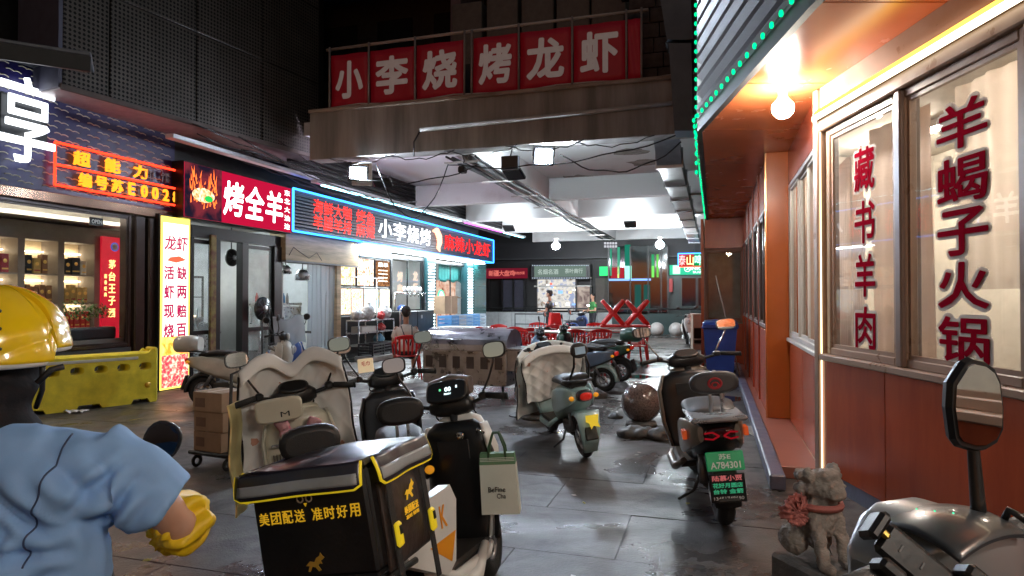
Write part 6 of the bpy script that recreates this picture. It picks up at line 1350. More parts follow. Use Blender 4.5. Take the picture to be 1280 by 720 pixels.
Tp = Matrix.Translation((-.125, .0, 1.125)) @ Matrix.Rotation(R(-38), 4, 'Y') @ Matrix.Rotation(R(-30), 4, 'X')
q = lambda nm, c, d, m, ch: MB().box(c, d, ch=ch).build(nm, m, ph_).__setattr__('matrix_local', Tp)
q('back_plate', (0, 0, 0), (.045, .014, .11), BLK, .006); q('clamp_jaw', (0, -.010, .070), (.04, .035, .016), BLK, .005); q('clamp_jaw', (-.035, -.01, .03), (.018, .035, .035), BLK, .005); q('clamp_jaw', (.03, -.01, -.05), (.02, .035, .03), BLK, .005); q('gold_screw', (.0, -.01, .058), (.010, .010, .018), mat('brass', (.75, .5, .12), .3, 1), .003)
MB().tube([(-.125, .0, 1.12), (-.115, .025, 1.09), (-.10, .05, 1.06)], [.010, .013, .018], 8).build('ball_mount', BLK, ph_)
for zz in (-.03, .0, .03): MB().box((0, -.0075, zz), (.010, .002, .003), ch=.0005).build('plate_slot', mat('slot_grey', (.12, .12, .12), .5), ph_).matrix_local = Tp
MB().tube([(0, .10, 1.04), (0, .26, .52)], .03, 10).build('steering_stem', BLKM, S0)
MB().loft([rZ(.30, .14, .17, .035), rZ(.6, .17, .2, .05), rZ(.92, .14, .17, .06)]).build('leg_shield', GRYP, S0); MB().b2(-.17, .17, -.36, .16, .25, .30, ch=.015).build('floorboard', SMUD, S0)
MB().loft([rY(-1.0, .62, .10, .09), rY(-.8, .60, .15, .13), rY(-.5, .54, .15, .17), rY(-.34, .48, .13, .16)]).build('rear_body', GRYP, S0); MB().loft([rY(-.95, .74, .10, .03), rY(-.7, .76, .14, .05), rY(-.42, .74, .12, .04)]).build('seat', SEAT, S0)
for nm, yy in (('front_wheel', .36), ('rear_wheel', -.86)): o = put(TYRE, nm, S0, (0, yy, .215)); put(RIMB, 'rim', o)
fender(.245, .065, 20, 165, .36, .215).build('front_fender', GRYP, S0)
# ================================================================ people
SKIN = mat('skin', (.50, .27, .18), .5, var=.08, vs=8); SHB = mat('light_blue_shirt', (.23, .41, .72), .8, var=.05, vs=5, bump=.03, bs=300)
YSL = mat('yellow_sleeve_cloth', (.85, .55, .01), .5, var=.06, bump=.1, bs=30); HLM = mat('yellow_helmet_shell', (.90, .60, .01), .2, var=.04, coat=.7); PANT = mat('dark_trousers', (.02, .02, .025), .8)
GAIT = mat('black_gaiter_cloth', (.018, .018, .022), .9, spec=.15, bump=.3, bs=25)
def limb(b, pts, rs, n=14):
    out = []; rr = []
    for (p, q), (a, c) in zip(zip(pts, pts[1:]), zip(rs, rs[1:])):
        for i in range(5): out.append(Vector(p).lerp(Vector(q), i / 5)); rr.append(a + (c - a) * i / 5)
    out.append(Vector(pts[-1])); rr.append(rs[-1]); b.tube(out, rr, n)
    for p, r in zip(pts, rs): b.ell(p, r * .99, 12, 8)
    return b
def hand(b, wrist, d, up, s=1.0, curl=.9):
    """palm, four unequal bent fingers and a side thumb closing round a grip"""
    d = Vector(d).normalized(); side = d.cross(Vector(up)).normalized(); nrm = side.cross(d).normalized(); w_ = Vector(wrist)
    for k in range(5):
        c = w_ + d * (.02 + .018 * k) * s; b.ell(tuple(c), (.026 * s, .026 * s, .024 * s), 10, 8)
    for k in range(4):
        L_ = [.07, .078, .073, .058][k] * s; base = w_ + d * .085 * s + side * (.031 - .0205 * k) * s; p = [base]; a = 0; dd = d
        for j in range(3):
            a = curl * (j + .5) * .75; dd = d * math.cos(a) - nrm * math.sin(a); p.append(p[-1] + dd * L_ * [.42, .33, .25][j])
        b.tube(p, [.0105 * s, .010 * s, .009 * s, .0075 * s], 8); b.ell(tuple(p[-1]), .0075 * s, 8, 6)
        b.tube([w_ + d * .04 * s + side * (.024 - .016 * k) * s, base], .0125 * s, 8)
    tb = w_ + d * .03 * s + side * .03 * s; b.tube([tb, tb + d * .03 * s + side * .018 * s - nrm * .01 * s, tb + d * .055 * s + side * .012 * s - nrm * .03 * s], [.014 * s, .012 * s, .009 * s], 8)
    return b
# rider seen from behind: helmet, gaiter, blue shirt, yellow sleeve guard
rd = thing('person', 'person in light blue T-shirt, yellow helmet and yellow sleeve guards seated with back turned', 'person', (-1.2, 1.52, 0))
hx = -.022
Sh = lambda s: Vector((.02 + s * .20, .03 + s * .0, 1.125))
shR, elR, wrR = Vector((.25, .05, 1.12)), Vector((.375, .12, .93)), Vector((.20, .50, .86))
shL, elL, wrL = Vector((-.20, .06, 1.12)), Vector((-.36, .16, .93)), Vector((-.36, .60, .92))
bd = MB()
bd.ell((hx, .06, 1.41), (.078, .098, .115), 18, 14); bd.ell((hx, .11, 1.35), (.058, .06, .06)); limb(bd, [(hx, .03, 1.30), (hx - .01, .0, 1.17)], [.056, .066])
bd.ell((hx, .162, 1.385), (.014, .022, .022)); bd.ell((hx - .03, .145, 1.40), (.014, .012, .012)); bd.ell((hx + .03, .145, 1.40), (.014, .012, .012)); bd.ell((hx, .153, 1.345), (.024, .012, .010))
for s in (-1, 1): bd.ell((hx + s * .08, .05, 1.39), (.012, .022, .032))
bd.ell((.02, .03, 1.02), (.17, .10, .16)); bd.ell((.0, .0, .82), (.155, .10, .16)); bd.ell((-.02, .02, .70), (.17, .13, .10))
limb(bd, [shR, elR, wrR], [.056, .043, .030]); limb(bd, [shL, elL, wrL], [.056, .043, .030])
hand(bd, wrR, wrR - elR, (0, 0, 1)); hand(bd, wrL, wrL - elL, (0, 0, 1))
for s in (-1, 1): limb(bd, [(-.04 + s * .10, .04, .72), (-.20 + s * .15, .42, .66), (-.22 + s * .14, .50, .30), (-.22 + s * .14, .50, .10)], [.085, .062, .045, .038]); limb(bd, [(-.22 + s * .14, .48, .06), (-.26 + s * .14, .62, .045)], [.04, .034])
organic(bd, 'body', SKIN, rd, .010, 3)
sh = MB()
sh.ell((.03, .0, 1.06), (.26, .125, .14)); sh.ell((.03, -.01, .90), (.25, .14, .22)); sh.ell((.03, -.01, .74), (.26, .16, .14)); sh.ell((.045, -.01, 1.15), (.14, .085, .07)); sh.ell((.14, .02, 1.13), (.13, .085, .07)); sh.ell((-.08, .02, 1.13), (.13, .085, .07))
sh.tube([shR + Vector((-.05, 0, .01)), shR.lerp(elR, .25), shR.lerp(elR, .66)], [.085, .084, .092], 16); sh.tube([shL + Vector((.05, 0, .01)), shL.lerp(elL, .25), shL.lerp(elL, .66)], [.085, .084, .09], 16)
CREASE = [((.20, .98), (.06, 1.12), .012), ((.22, .95), (.02, .96), .014), ((.21, .90), (.06, .80), .012), ((.24, .84), (.10, .70), .010), ((-.06, 1.10), (.02, .84), .009), ((.26, 1.06), (.17, 1.16), .010), ((.33, 1.08), (.27, .98), .010), ((.30, 1.12), (.22, 1.02), .012), ((.36, 1.02), (.30, .95), .008), ((-.14, .95), (.0, .80), .012), ((.12, 1.02), (.10, .78), .009), ((-.1, 1.04), (-.2, .86), .011)]
def folds(c):
    d = .0; wv_ = .012 * noise.noise(Vector((c.x * 14, c.z * 14, 3)))
    for (ax, az), (bx2, bz), amp in CREASE:
        vx, vz = bx2 - ax, bz - az; t_ = max(0, min(1, ((c.x - ax) * vx + (c.z - az) * vz) / (vx * vx + vz * vz))); q = math.hypot(c.x - ax - vx * t_, c.z - az - vz * t_) + wv_
        f_ = math.sin(math.pi * min(1, t_ * .9 + .12)) ; d += f_ * amp * (.75 * math.exp(-((abs(q) - .026) / .013) ** 2) - math.exp(-(q / .011) ** 2))
    for (x, z_, a, f, k) in ((.22, 1.02, 1.1, 34, .010), (.05, .85, .35, 22, .008), (-.1, .95, -.5, 26, .007)):
        u = (c.x - x) * math.cos(a) + (c.z - z_) * math.sin(a); v = -(c.x - x) * math.sin(a) + (c.z - z_) * math.cos(a)
        d += k * math.sin(u * f + 3 * noise.noise(c * 5)) * math.exp(-(v * v + u * u) / .03)
    return 1.5 * d + .010 * noise.noise(c * 7) + .008 * noise.noise(Vector((c.x * 22, c.y * 16, c.z * 6)))
so = organic(sh, 'shirt', SHB, rd, .008, 7, folds)
from mathutils.bvhtree import BVHTree
bv = BVHTree.FromPolygons([v.co[:] for v in so.data.vertices], [tuple(p.vertices) for p in so.data.polygons])
seam = [(.185 - .02 * (i / 12) ** 2 + .01 * math.sin(i * .5), 1.19 - .022 * i) for i in [j / 5 for j in range(61)]]; seam = [bv.ray_cast(Vector((x, -1, z)), Vector((0, 1, 0)))[0] for x, z in seam]
MB().tube([p + Vector((0, -.001, 0)) for p in seam if p], .0022, 6).build('shirt_seam', mat('shirt_seam_navy', (.03, .05, .12), .7), rd)
# sleeve guard: puffy yellow cuff over the elbow
sg = MB(); pA_ = elR + (shR - elR) * .02 + Vector((.01, 0, 0)); 
sg.tube([elR.lerp(wrR, -.02) + Vector((.012, -.0, .02)), elR.lerp(wrR, .12), elR.lerp(wrR, .35), elR.lerp(wrR, .6), elR.lerp(wrR, .84)], [.062, .074, .070, .056, .040], 24)
organic(sg, 'sleeve_guard', YSL, rd, .008, 3, lambda c: .007 * math.sin(math.atan2(c.z - .9, c.x - .33) * 9 + 5 * noise.noise(c * 7)) + .006 * noise.noise(c * 20))
sg = MB(); sg.tube([elL.lerp(wrL, -.02), elL.lerp(wrL, .3), elL.lerp(wrL, .84)], [.07, .075, .045], 16); organic(sg, 'sleeve_guard', YSL, rd, .008, 3, lambda c: .004 * noise.noise(c * 22))
pt = MB()
pt.ell((-.02, .02, .69), (.19, .15, .11))
for s in (-1, 1): limb(pt, [(-.04 + s * .10, .04, .72), (-.20 + s * .15, .42, .66), (-.22 + s * .14, .50, .34), (-.22 + s * .14, .50, .14)], [.10, .075, .06, .055])
organic(pt, 'trousers', PANT, rd, .014, 3)
for s in (-1, 1): limb(MB(), [(-.22 + s * .14, .47, .07), (-.26 + s * .14, .63, .05)], [.048, .040]).build('shoe', BLKM, rd)
# gaiter and helmet
gt = MB(); gt.ell((hx, .045, 1.36), (.096, .115, .10)); gt.ell((hx, .01, 1.27), (.092, .095, .08)); gt.tube([(hx, .03, 1.34), (hx - .005, .01, 1.25), (hx - .01, .0, 1.19)], [.088, .096, .125], 18)
organic(gt, 'neck_gaiter', GAIT, rd, .010, 3, lambda c: .006 * math.sin(c.z * 75 + 3 * c.x * 8 + 4 * noise.noise(c * 7)))
def helm(u, v):
    a = 6.2832 * u; t_ = .04 + v * 1.50; ph = math.atan2(math.sin(t_) * math.cos(a), .25 + math.cos(t_)); k = 1 + .06 * (abs(math.cos(ph * 4.6)) ** .6 - .6) * min(1, t_ * 1.5) * (1 - .5 * v ** 4); return (hx + .126 * k * math.sin(t_) * math.cos(a), .045 + .15 * math.sin(t_) * math.sin(a) * k, 1.375 + .145 * math.cos(t_) + (-.03 * v if math.sin(a) < 0 else 0))
hm = MB().grid(helm, 96, 40, .012).build('helmet', HLM, rd)
MB().tube([helm(i / 32, 1) for i in range(33)], .011, 8).build('rim', mat('helmet_rim_white', (.75, .75, .72), .4), hm)
hcen = Vector((hx, .045, 1.375))
for k in range(3):
    for s in (-1, 1):
        pts = [hcen + (Vector(helm((-.25 + s * (.02 + .013 * j)) % 1, .42 + .17 * k + .012 * j)) - hcen) * 1.115 for j in range(9)]
        MB().tube(pts, [.003, .007, .009, .010, .010, .010, .009, .007, .003], 6).build('vent_slot', BLK, hm)
st = [hcen + (Vector(helm((-.25 + x) % 1, .88)) - hcen) * 1.06 for x in [(-.075 + .15 * i / 12) for i in range(13)]]
MB().tube(st, [.006] + [.017] * 11 + [.006], 8).build('white_sticker', WHITE, hm)
MB().tube([(hx + .115, .03, 1.34), (hx + .10, .05, 1.28), (hx + .05, .10, 1.23)], .006, 6).build('chin_strap', BLKM, hm)
MB().tube([(hx + .11, .02, 1.30), (hx + .135, .03, 1.33), (hx + .15, .05, 1.335)], .008, 6).build('strap_buckle', BLKM, hm)
# rider's scooter
Sr = scooter('black scooter ridden by the person in the yellow helmet', -1.62, 1.85, -16, 0, 0, BLK, BLK, SEAT, tail='none', mirror=None, group='parked electric scooters')
rm = Sr; T = Matrix.Translation((.33, .52, 1.08))
mc = rd.matrix_basis.inverted() 
gp = P(220, 522, 2.0); lp = Matrix.Rotation(-Sr.rotation_euler[2], 4, 'Z') @ (gp - Sr.location)
Tm = Matrix.Translation(lp) @ Matrix.Rotation(R(-8), 4, 'Z') @ Matrix.Rotation(R(22), 4, 'Y')
for nm, rr, m in (('mirror_shell', ((-.004, 1), (.008, 1.04), (.026, .7)), BLK), ('mirror_glass', ((-.0065, .9), (-.0045, .9)), mat('dark_mirror', (.04, .05, .06), .04, 1, var=0))):
    MB().loft([[Tm @ Vector(v) for v in rY(y, 0, .056 * k, .062 * k, 2.4)] for y, k in rr]).build(nm, m, Sr)
MB().tube([lp + Vector((-.02, .01, -.05)), lp + Vector((-.07, 0, -.13)), Vector((.21, .46, 1.03))], .007, 6).build('mirror_stalk', BLK, Sr)
# seated person in white T-shirt on a red chair
WTS = mat('white_tshirt', (.62, .58, .52), .8, var=.06, vs=8); HAIR = mat('black_hair', (.012, .01, .01), .6, bump=.5, bs=80); SHORT = mat('dark_shorts', (.02, .02, .025), .8)
def person(label, loc, rz, shirt, pants, pose='stand', apronm=None, hair=HAIR, H_=1.68, cap=None, hat=False):
    t = thing('person', label, 'person', loc, rz); b = MB(); s_ = MB(); p_ = MB(); k = H_ / 1.7
    sit = pose == 'sit'; hip = .46 if sit else .88 * k; sz_ = hip + .50 * k; hd = sz_ + .27 * k; ly = .06 if sit else 0
    b.ell((0, ly + .01, hd), (.075, .095, .115), 16, 12); b.ell((0, ly + .09, hd - .03), (.013, .022, .02)); b.ell((0, ly + .05, hd - .07), (.05, .055, .045))
    for s in (-1, 1): b.ell((s * .078, ly, hd - .01), (.012, .02, .03)); b.ell((s * .03, ly + .088, hd + .0), (.013, .01, .01))
    limb(b, [(0, ly, hd - .08), (0, ly - .01, sz_)], [.05, .058]); b.ell((0, ly / 2, sz_ - .12), (.16, .095, .15)); b.ell((0, 0, hip + .1), (.14, .095, .15))
    s_.ell((0, ly / 2, sz_ - .12), (.182, .115, .17)); s_.ell((0, 0, hip + .12), (.168, .118, .17)); s_.ell((0, ly / 2, sz_ - .0), (.13, .075, .05))
    for s in (-1, 1):
        sh_ = Vector((s * .175, ly, sz_ - .04)); el = sh_ + Vector((s * .06, .05, -.27)); wr = el + Vector((-s * .07, .22, .02 if sit else -.02))
        if pose == 'phone' and s == 1: wr = el + Vector((-.05, .14, .20))
        limb(b, [sh_, el, wr], [.05, .038, .028], 12); hand(b, wr, wr - el, (0, 0, 1), .95, .8); s_.tube([sh_ + Vector((-s * .05, 0, .01)), sh_.lerp(el, .3), sh_.lerp(el, .62)], [.068, .07, .072], 12)
        if sit: kn = Vector((s * .17, .42, .47)); an = Vector((s * .18, .44, .08)); hp = Vector((s * .09, .02, .44))
        else: kn = Vector((s * .10, .03, .47)); an = Vector((s * .11, .0, .08)); hp = Vector((s * .09, 0, hip))
        limb(b, [hp, kn, an], [.08, .056, .038], 12); limb(b, [an + Vector((0, 0, -.02)), an + Vector((0, .13, -.04))], [.038, .03], 10)
        limb(p_, [hp, hp.lerp(kn, .8)] if sit else [hp, kn, an + Vector((0, 0, .06))], [.098, .085] if sit else [.098, .072, .06], 12)
        MB().loft([rZ(0.0, 0, .042, .11, cx=0), rZ(.03, 0, .044, .115), rZ(.07, -.03, .036, .07)]).build('shoe', BLKM, t, (an.x, an.y + .05, 0))
    p_.ell((0, 0, hip), (.15, .12, .10))
    organic(b, 'body', SKIN, t, .012, 2); organic(s_, 'shirt', shirt, t, .014, 3, lambda c: .006 * noise.noise(c * 10)); organic(p_, 'trousers', pants, t, .014, 2)
    hm_ = MB().ell((0, ly - .015, hd + .03), (.088, .103, .10), 18, 12); hm_.ell((0, ly - .05, hd - .02), (.07, .06, .07)); organic(hm_, 'hair', hair, t, .01, 1, lambda c: .003 * noise.noise(c * 40))
    if apronm:
        MB().tube([(-.10, ly - .08, sz_ + .02), (-.03, -.12, sz_ - .2), (.02, -.125, hip + .15)], .012, 6).tube([(.10, ly - .08, sz_ + .02), (.10, -.10, sz_ - .2), (.06, -.125, hip + .15)], .012, 6).build('apron_strap', apronm, t)
    if hat: MB().loft([rZ(hd + .06, ly, .095, .11, 2), rZ(hd + .10, ly, .09, .10, 2), rZ(hd + .14, ly, .05, .06, 2)]).build('cap', BLKM, t)
    return t
pc_ = G(508, 470)
person('person in white T-shirt with black shoulder strap sitting on a red chair, back turned', (-1.98, 12.3, 0), R(14), WTS, SHORT, 'sit', BLKM)
person('person in black T-shirt and cap standing by the parapet with a hand at the face', (1.25, 21.9, 0), R(70), BLKM, PANT, 'phone', hat=True)
person('person in a green top standing by the far lit doorway', (3.3, 26.8, 0), R(120), mat('green_top', (.05, .22, .06), .7), PANT, 'stand', H_=1.6)
0 and person('person in dark clothes behind the upended red tables at the green shopfront', (4.35, 26.0, 0), R(170), BLKM, PANT, 'stand', H_=1.7)
# ================================================================ red plastic chairs and tables
def chair_proto(label, loc, rz):
    t = thing('plastic_chair', label, 'chair', loc, rz, 'red plastic chairs around the tables')
    MB().grid(lambda u, v: (-.21 + .42 * u, -.20 + .42 * v, .44 - .02 * math.sin(u * 3.14) * math.sin(v * 3.14)), 8, 8, .02).build('seat', PLAST, t)
    for sx_ in (-1, 1):
        for sy in (-1, 1):
            MB().hull([(sx_ * .20 - .02, sy * .18 - .02, .44), (sx_ * .20 + .02, sy * .18 - .02, .44), (sx_ * .20 - .02, sy * .18 + .02, .44), (sx_ * .20 + .02, sy * .18 + .02, .44), (sx_ * .25 - .014, sy * .23 - .014, 0), (sx_ * .25 + .014, sy * .23 - .014, 0), (sx_ * .25 - .014, sy * .23 + .014, 0), (sx_ * .25 + .014, sy * .23 + .014, 0)]).build('leg', PLAST, t)
        MB().tube([(sx_ * .24, .20, .44), (sx_ * .255, .19, .64), (sx_ * .255, -.05, .66), (sx_ * .24, -.20, .70)], [.018, .022, .022, .02], 8).build('armrest', PLAST, t)
    bk = []
    def bf(x, v): s = x / .22; return (x * (1 + .1 * v), -.21 - .07 * v + .05 * s * s, .46 + .36 * v)
    MB().grid(lambda u, v: bf(-.22 + .44 * u, .78 + .22 * v - .12 * (2 * u - 1) ** 2 * v), 12, 4, .015).build('back_rail', PLAST, t)
    for k in range(5): x = -.15 + .075 * k; MB().grid(lambda u, v: bf(x - .017 + .034 * u, v * .82), 1, 6, .012).build('back_slat', PLAST, t)
    for s in (-1, 1): MB().tube([bf(s * .21, 0), bf(s * .215, .5), bf(s * .21, .9)], .018, 8).build('back_post', PLAST, t)
    return t
cp_ = chair_proto('red plastic armchair at the right end of the nearest white table', (2.72, 14.6, 0), R(95))
chairs = [(.05, 14.2, 160, 'red plastic armchair right behind the draped mint scooter apron'), (1.0, 17.0, 20, 'red plastic armchair between the two left white tables'), (-.2, 13.6, 100, 'red plastic armchair close behind the right end of the grill'), (2.95, 15.3, 80, 'red plastic armchair behind the one at the right end of the tables'), (.55, 14.6, 200, 'red plastic armchair left of the blue scooter handlebar'), (.2, 15.6, -30, 'red plastic armchair at the left end of the white tables'), (1.15, 15.9, 170, 'red plastic armchair half hidden behind the dark scooter mirror'), (1.9, 14.5, 10, 'red plastic armchair in front of the middle white table'), (1.3, 14.4, 15, 'red plastic armchair just behind the black and green scooter'), (-.45, 16.6, 150, 'red plastic armchair far left beyond the steel grill'), (-1.0, 15.5, 60, 'red plastic armchair behind the steel grill lid'), (2.3, 17.6, 190, 'red plastic armchair on the far side of the upended tables'), (.7, 17.9, 175, 'red plastic armchair behind the far left white table')]
for x, y, a, lb in chairs: fcopy(cp_, (x, y, 0), R(a), lb)
# chair the seated person uses
c2 = fcopy(cp_, (-1.95, 12.22, 0), R(14), 'red plastic armchair carrying the person in the white T-shirt')
stk = thing('stool_stack', 'tall stack of red plastic stools beside the person in black', 'stool stack', (1.35, 20.7, 0), R(10))
for k in range(7): MB().hull([(s * a, q_ * a, z_ + k * .1) for s in (-1, 1) for q_ in (-1, 1) for z_, a in ((0, .19), (.42, .14))]).build('stool', PLAST, stk)
TTOP = mat('white_table_top', (.55, .53, .52), .3, var=.1, rv=.1)
def table(loc, rz, L_, W_, label):
    t = thing('folding_table', label, 'table', loc, rz, 'white folding tables')
    MB().b2(-L_ / 2, L_ / 2, -W_ / 2, W_ / 2, .71, .74, ch=.01).build('table_top', TTOP, t); MB().b2(-L_ / 2 + .004, L_ / 2 - .004, -W_ / 2 - .004, W_ / 2 + .004, .695, .709).build('edge_band', PLAST, t)
    for s in (-1, 1):
        for q_ in (-1, 1): MB().tube([(s * (L_ / 2 - .12), q_ * W_ * .4, .70), (s * (L_ / 2 - .08), q_ * W_ * .42, 0)], .014, 6).build('leg', STEEL, t)
        MB().tube([(s * (L_ / 2 - .11), -W_ * .4, .35), (s * (L_ / 2 - .11), W_ * .4, .35)], .01, 6).build('stretcher', STEEL, t)
    return t
table((1.9, 15.5, 0), R(-14), 1.6, .7, 'white folding table nearest the red armchairs on the right')
table((.4, 16.6, 0), R(-14), 1.5, .7, 'white folding table at the left of the red chairs')
table((2.1, 16.9, 0), R(-12), 1.7, .7, 'white folding table under the upended red tables')
table((-1.2, 17.2, 0), R(-17), 1.4, .7, 'white folding table at the far left beyond the grill')
table((.55, 14.9, 0), R(-14), 1.3, .65, 'white folding table behind the blue scooter')
for k, (px, lb) in enumerate(((766, 'left upended red table resting on the others with crossed legs up'), (796, 'right upended red table resting on the others with crossed legs up'))):
    p = P(px, 400, 17.0); t = thing('upended_table', lb, 'table', (p.x, p.y, .745), R(-6), 'upended red tables')
    MB().b2(-.33, .33, -.3, .3, 0, .05, ch=.015).build('table_top', PLAST, t)
    for q_ in (-1, 1):
        for s in (-1, 1): MB().tube([(-s * .27, q_ * .24, .05), (-s * .06, q_ * .22, .30), (s * .05, q_ * .22, .42), (s * .28, q_ * .24, .68)], [.055, .06, .06, .045], 8).build('leg', PLAST, t)
        MB().tube([(-.10, q_ * .22, .36), (.10, q_ * .22, .36)], .03, 8).build('cross_brace', PLAST, t)
# ================================================================ steel barbecue grill
gr = thing('barbecue_grill', 'long dull steel barbecue grill on castors with half round lid', 'grill', (-.62, 10.35, 0), R(-22))
L_ = 1.42
MB().b2(-L_ / 2, L_ / 2, -.33, .33, .17, .66, ch=.01).build('fire_box', DSTEEL, gr)
lid = [(-.34, .68)] + [(-.34 * math.cos(a), .70 + .32 * math.sin(a)) for a in [i * math.pi / 12 for i in range(13)]] + [(.34, .68)]
MB().prism(lid, 'x', -L_ / 2, L_ / 2).build('lid', mat('lid_steel', (.36, .34, .37), .33, 1, var=.3, vs=4, rv=.12), gr)
MB().b2(-L_ / 2 - .02, L_ / 2 + .02, -.36, -.335, .655, .685).build('rim_rail', DSTEEL, gr)
for k in range(6): MB().b2(-L_ / 2 + .06 + k * .235, -L_ / 2 + .18 + k * .235, -.34, -.331, .42, .60).build('air_vent', mat('vent_brown', (.05, .035, .03), .6), gr)
for k in range(12): MB().ell((-L_ / 2 + .05 + k * .12, -.362, .67), .009, 6, 5).build('rivet', STEEL, gr)
MB().tube([(-.25, -.36, .86), (-.25, -.42, .86), (.0, -.42, .86), (.0, -.36, .86)], .01, 6).build('lid_handle', STEEL, gr)
MB().b2(L_ / 2 + .005, L_ / 2 + .22, -.32, .20, .40, .72, ch=.01).build('side_box', mat('side_box_steel', (.40, .40, .42), .4, 1, var=.2), gr)
MB().b2(L_ / 2 + .22, L_ / 2 + .235, -.16, -.06, .48, .58, ch=.006).build('latch', BLK, gr); MB().b2(L_ / 2, L_ / 2 + .30, -.34, .3, .725, .74).build('side_shelf', STEEL, gr)
for s in (-1, 1):
    for q_ in (-1, 1): MB().tube([(s * (L_ / 2 - .08), q_ * .27, .17), (s * (L_ / 2 - .08), q_ * .27, .09)], .02).lathe([(.045, -.015), (.05, 0), (.045, .015)], (s * (L_ / 2 - .08), q_ * .27, .05), 'x', 14).build('castor', BLK, gr)
# ================================================================ granite balls with rubble
GRAN = mat('polished_granite', (.05, .035, .03), .14, var=.0, vs=60, c2=(.16, .11, .095), th=(.35, .65), coat=.4); ROCK = mat('broken_rubble', (.07, .065, .06), .6, var=.4, vs=7, bump=.5, bs=20, rv=.2); GRAN2 = mat('grey_granite', (.22, .21, .2), .45, vs=50, c2=(.36, .35, .34), th=(.35, .65))
GRAN3 = mat('dusty_granite', (.12, .10, .085), .5, vs=40, c2=(.2, .17, .15), th=(.35, .65))
for (px, py, D, r, m, lb) in ((801, 503, 7.75, .232, GRAN, 'polished dark red granite ball standing on rubble in the middle of the lane'), (672, 497, 8.2, .28, GRAN3, 'dusty granite ball half hidden behind the draped scooter'), (845, 413, 24.6, .27, GRAN2, 'grey granite ball on the far floor left of the wooden desk'), (821, 412, 24.8, .27, GRAN2, 'grey granite ball on the far floor right behind the red armchairs')):
    p = P(px, py, D); t = thing('granite_ball', lb, 'bollard', (p.x, p.y, 0), group='granite ball bollards')
    h = max(.03, p.z - r)
    MB().ell((0, 0, h + r), r, 40, 26).build('ball', m, t); MB().lathe([(r * .8, 0), (r * .75, h + .02), (r * .4, h + .03)], n=20).build('base', ROCK, t)
for k, (px, py, sx_, sy, sz_, lb) in enumerate(((828, 548, .16, .13, .10, 'broken rubble lump right of the dark granite ball'), (745, 497, .17, .14, .10, 'dark rubble chunk between the draped scooter and the granite ball'), (768, 522, .10, .09, .05, 'small stone chip beside the draped scooter'), (660, 520, .24, .16, .05, 'flat broken stone under the dusty granite ball'), (795, 545, .22, .14, .08, 'low wet stone ring in front of the granite ball'))):
    p = G(px, py); o = organic(MB().ell((0, 0, sz_ * .5), (sx_, sy, sz_)).ell((sx_ * .5, sy * .3, sz_ * .4), (sx_ * .6, sy * .7, sz_ * .7)), 'rubble_stone', ROCK, None, .012, 0, lambda c: .03 * noise.noise(c * 11 + Vector((k, 0, 0))), loc=(p.x, p.y, -.01), label=lb, cat='stone', group='broken stones')
# puddle-like channel stones: darker drain line right of ball
for k, (a, b_) in enumerate((((838, 512), (868, 517)),)):
    p = G(850, 513); MB().b2(-.5, .5, -.03, .03, -.004, .006).build('drain_slot', BLKM, None, (p.x + .3, p.y, .0), LF.rz, label='dark narrow drain slot in the wet paving beside the bronze scooter', cat='drain')
# ================================================================ stone lion with red bow
STN = mat('carved_stone', (.30, .27, .24), .85, var=.35, vs=9, bump=.6, bs=35); BOW = mat('faded_red_cloth', (.42, .14, .12), .7, var=.15)
ln = thing('stone_lion', 'weathered carved stone lion on a plinth with a faded red cloth bow', 'statue', (1.45, 3.15, 0), R(200)); ln.scale = (.82, .82, .8)
b = MB(); b.ell((0, 0, .58), (.11, .13, .14)); b.ell((0, .06, .77), (.105, .11, .095)); b.ell((0, .145, .745), (.06, .06, .045)); b.ell((0, .11, .84), (.07, .05, .04))
for s in (-1, 1):
    b.tube([(s * .07, .06, .62), (s * .08, .12, .45), (s * .08, .14, .34)], [.045, .036, .04], 10); b.ell((s * .08, .17, .33), (.04, .055, .03)); b.ell((s * .09, -.08, .42), (.06, .10, .09)); b.ell((s * .085, .03, .85), (.03, .02, .03)); b.ell((s * .04, .16, .79), (.02, .015, .015))
for k in range(26):
    a = k * .62; z_ = .66 + .008 * k; b.ell((.10 * math.cos(a), .01 + .10 * math.sin(a) * .9, z_), .032, 8, 6)
organic(b, 'lion', STN, ln, .010, 1, lambda c: .008 * noise.noise(c * 28) + .006 * noise.noise(c * 60))
MB().b2(-.16, .16, -.2, .22, .0, .31, ch=.02).build('plinth', mat('dark_plinth_stone', (.10, .095, .09), .8, var=.3, bump=.5, bs=20), ln)
bw = MB()
for k in range(16):
    a = k * 6.283 / 16 + random.uniform(-.1, .1); r = random.uniform(.05, .09); d = Vector((math.cos(a), 0, math.sin(a)))
    bw.grid(lambda u, v: Vector((0, .0, 0)) + d * (r * u) + d.cross(Vector((0, 1, 0))) * (v - .5) * .045 * (.3 + u) + Vector((0, .02 + .02 * math.sin(u * 6 + k) + .012 * math.sin(v * 12), 0)), 6, 6, .002)
bw.build('cloth_bow', BOW, None, ln.location + Vector((-.12, -.09, .50)), R(10), label='faded red cloth bow tied on the stone lion', cat='bow', fix=False)
MB().torus((0, 0, 0), .125, .014, 'z', 24, 6, flat=1.6).build('cloth_band', BOW, ln, (0, .02, .655))
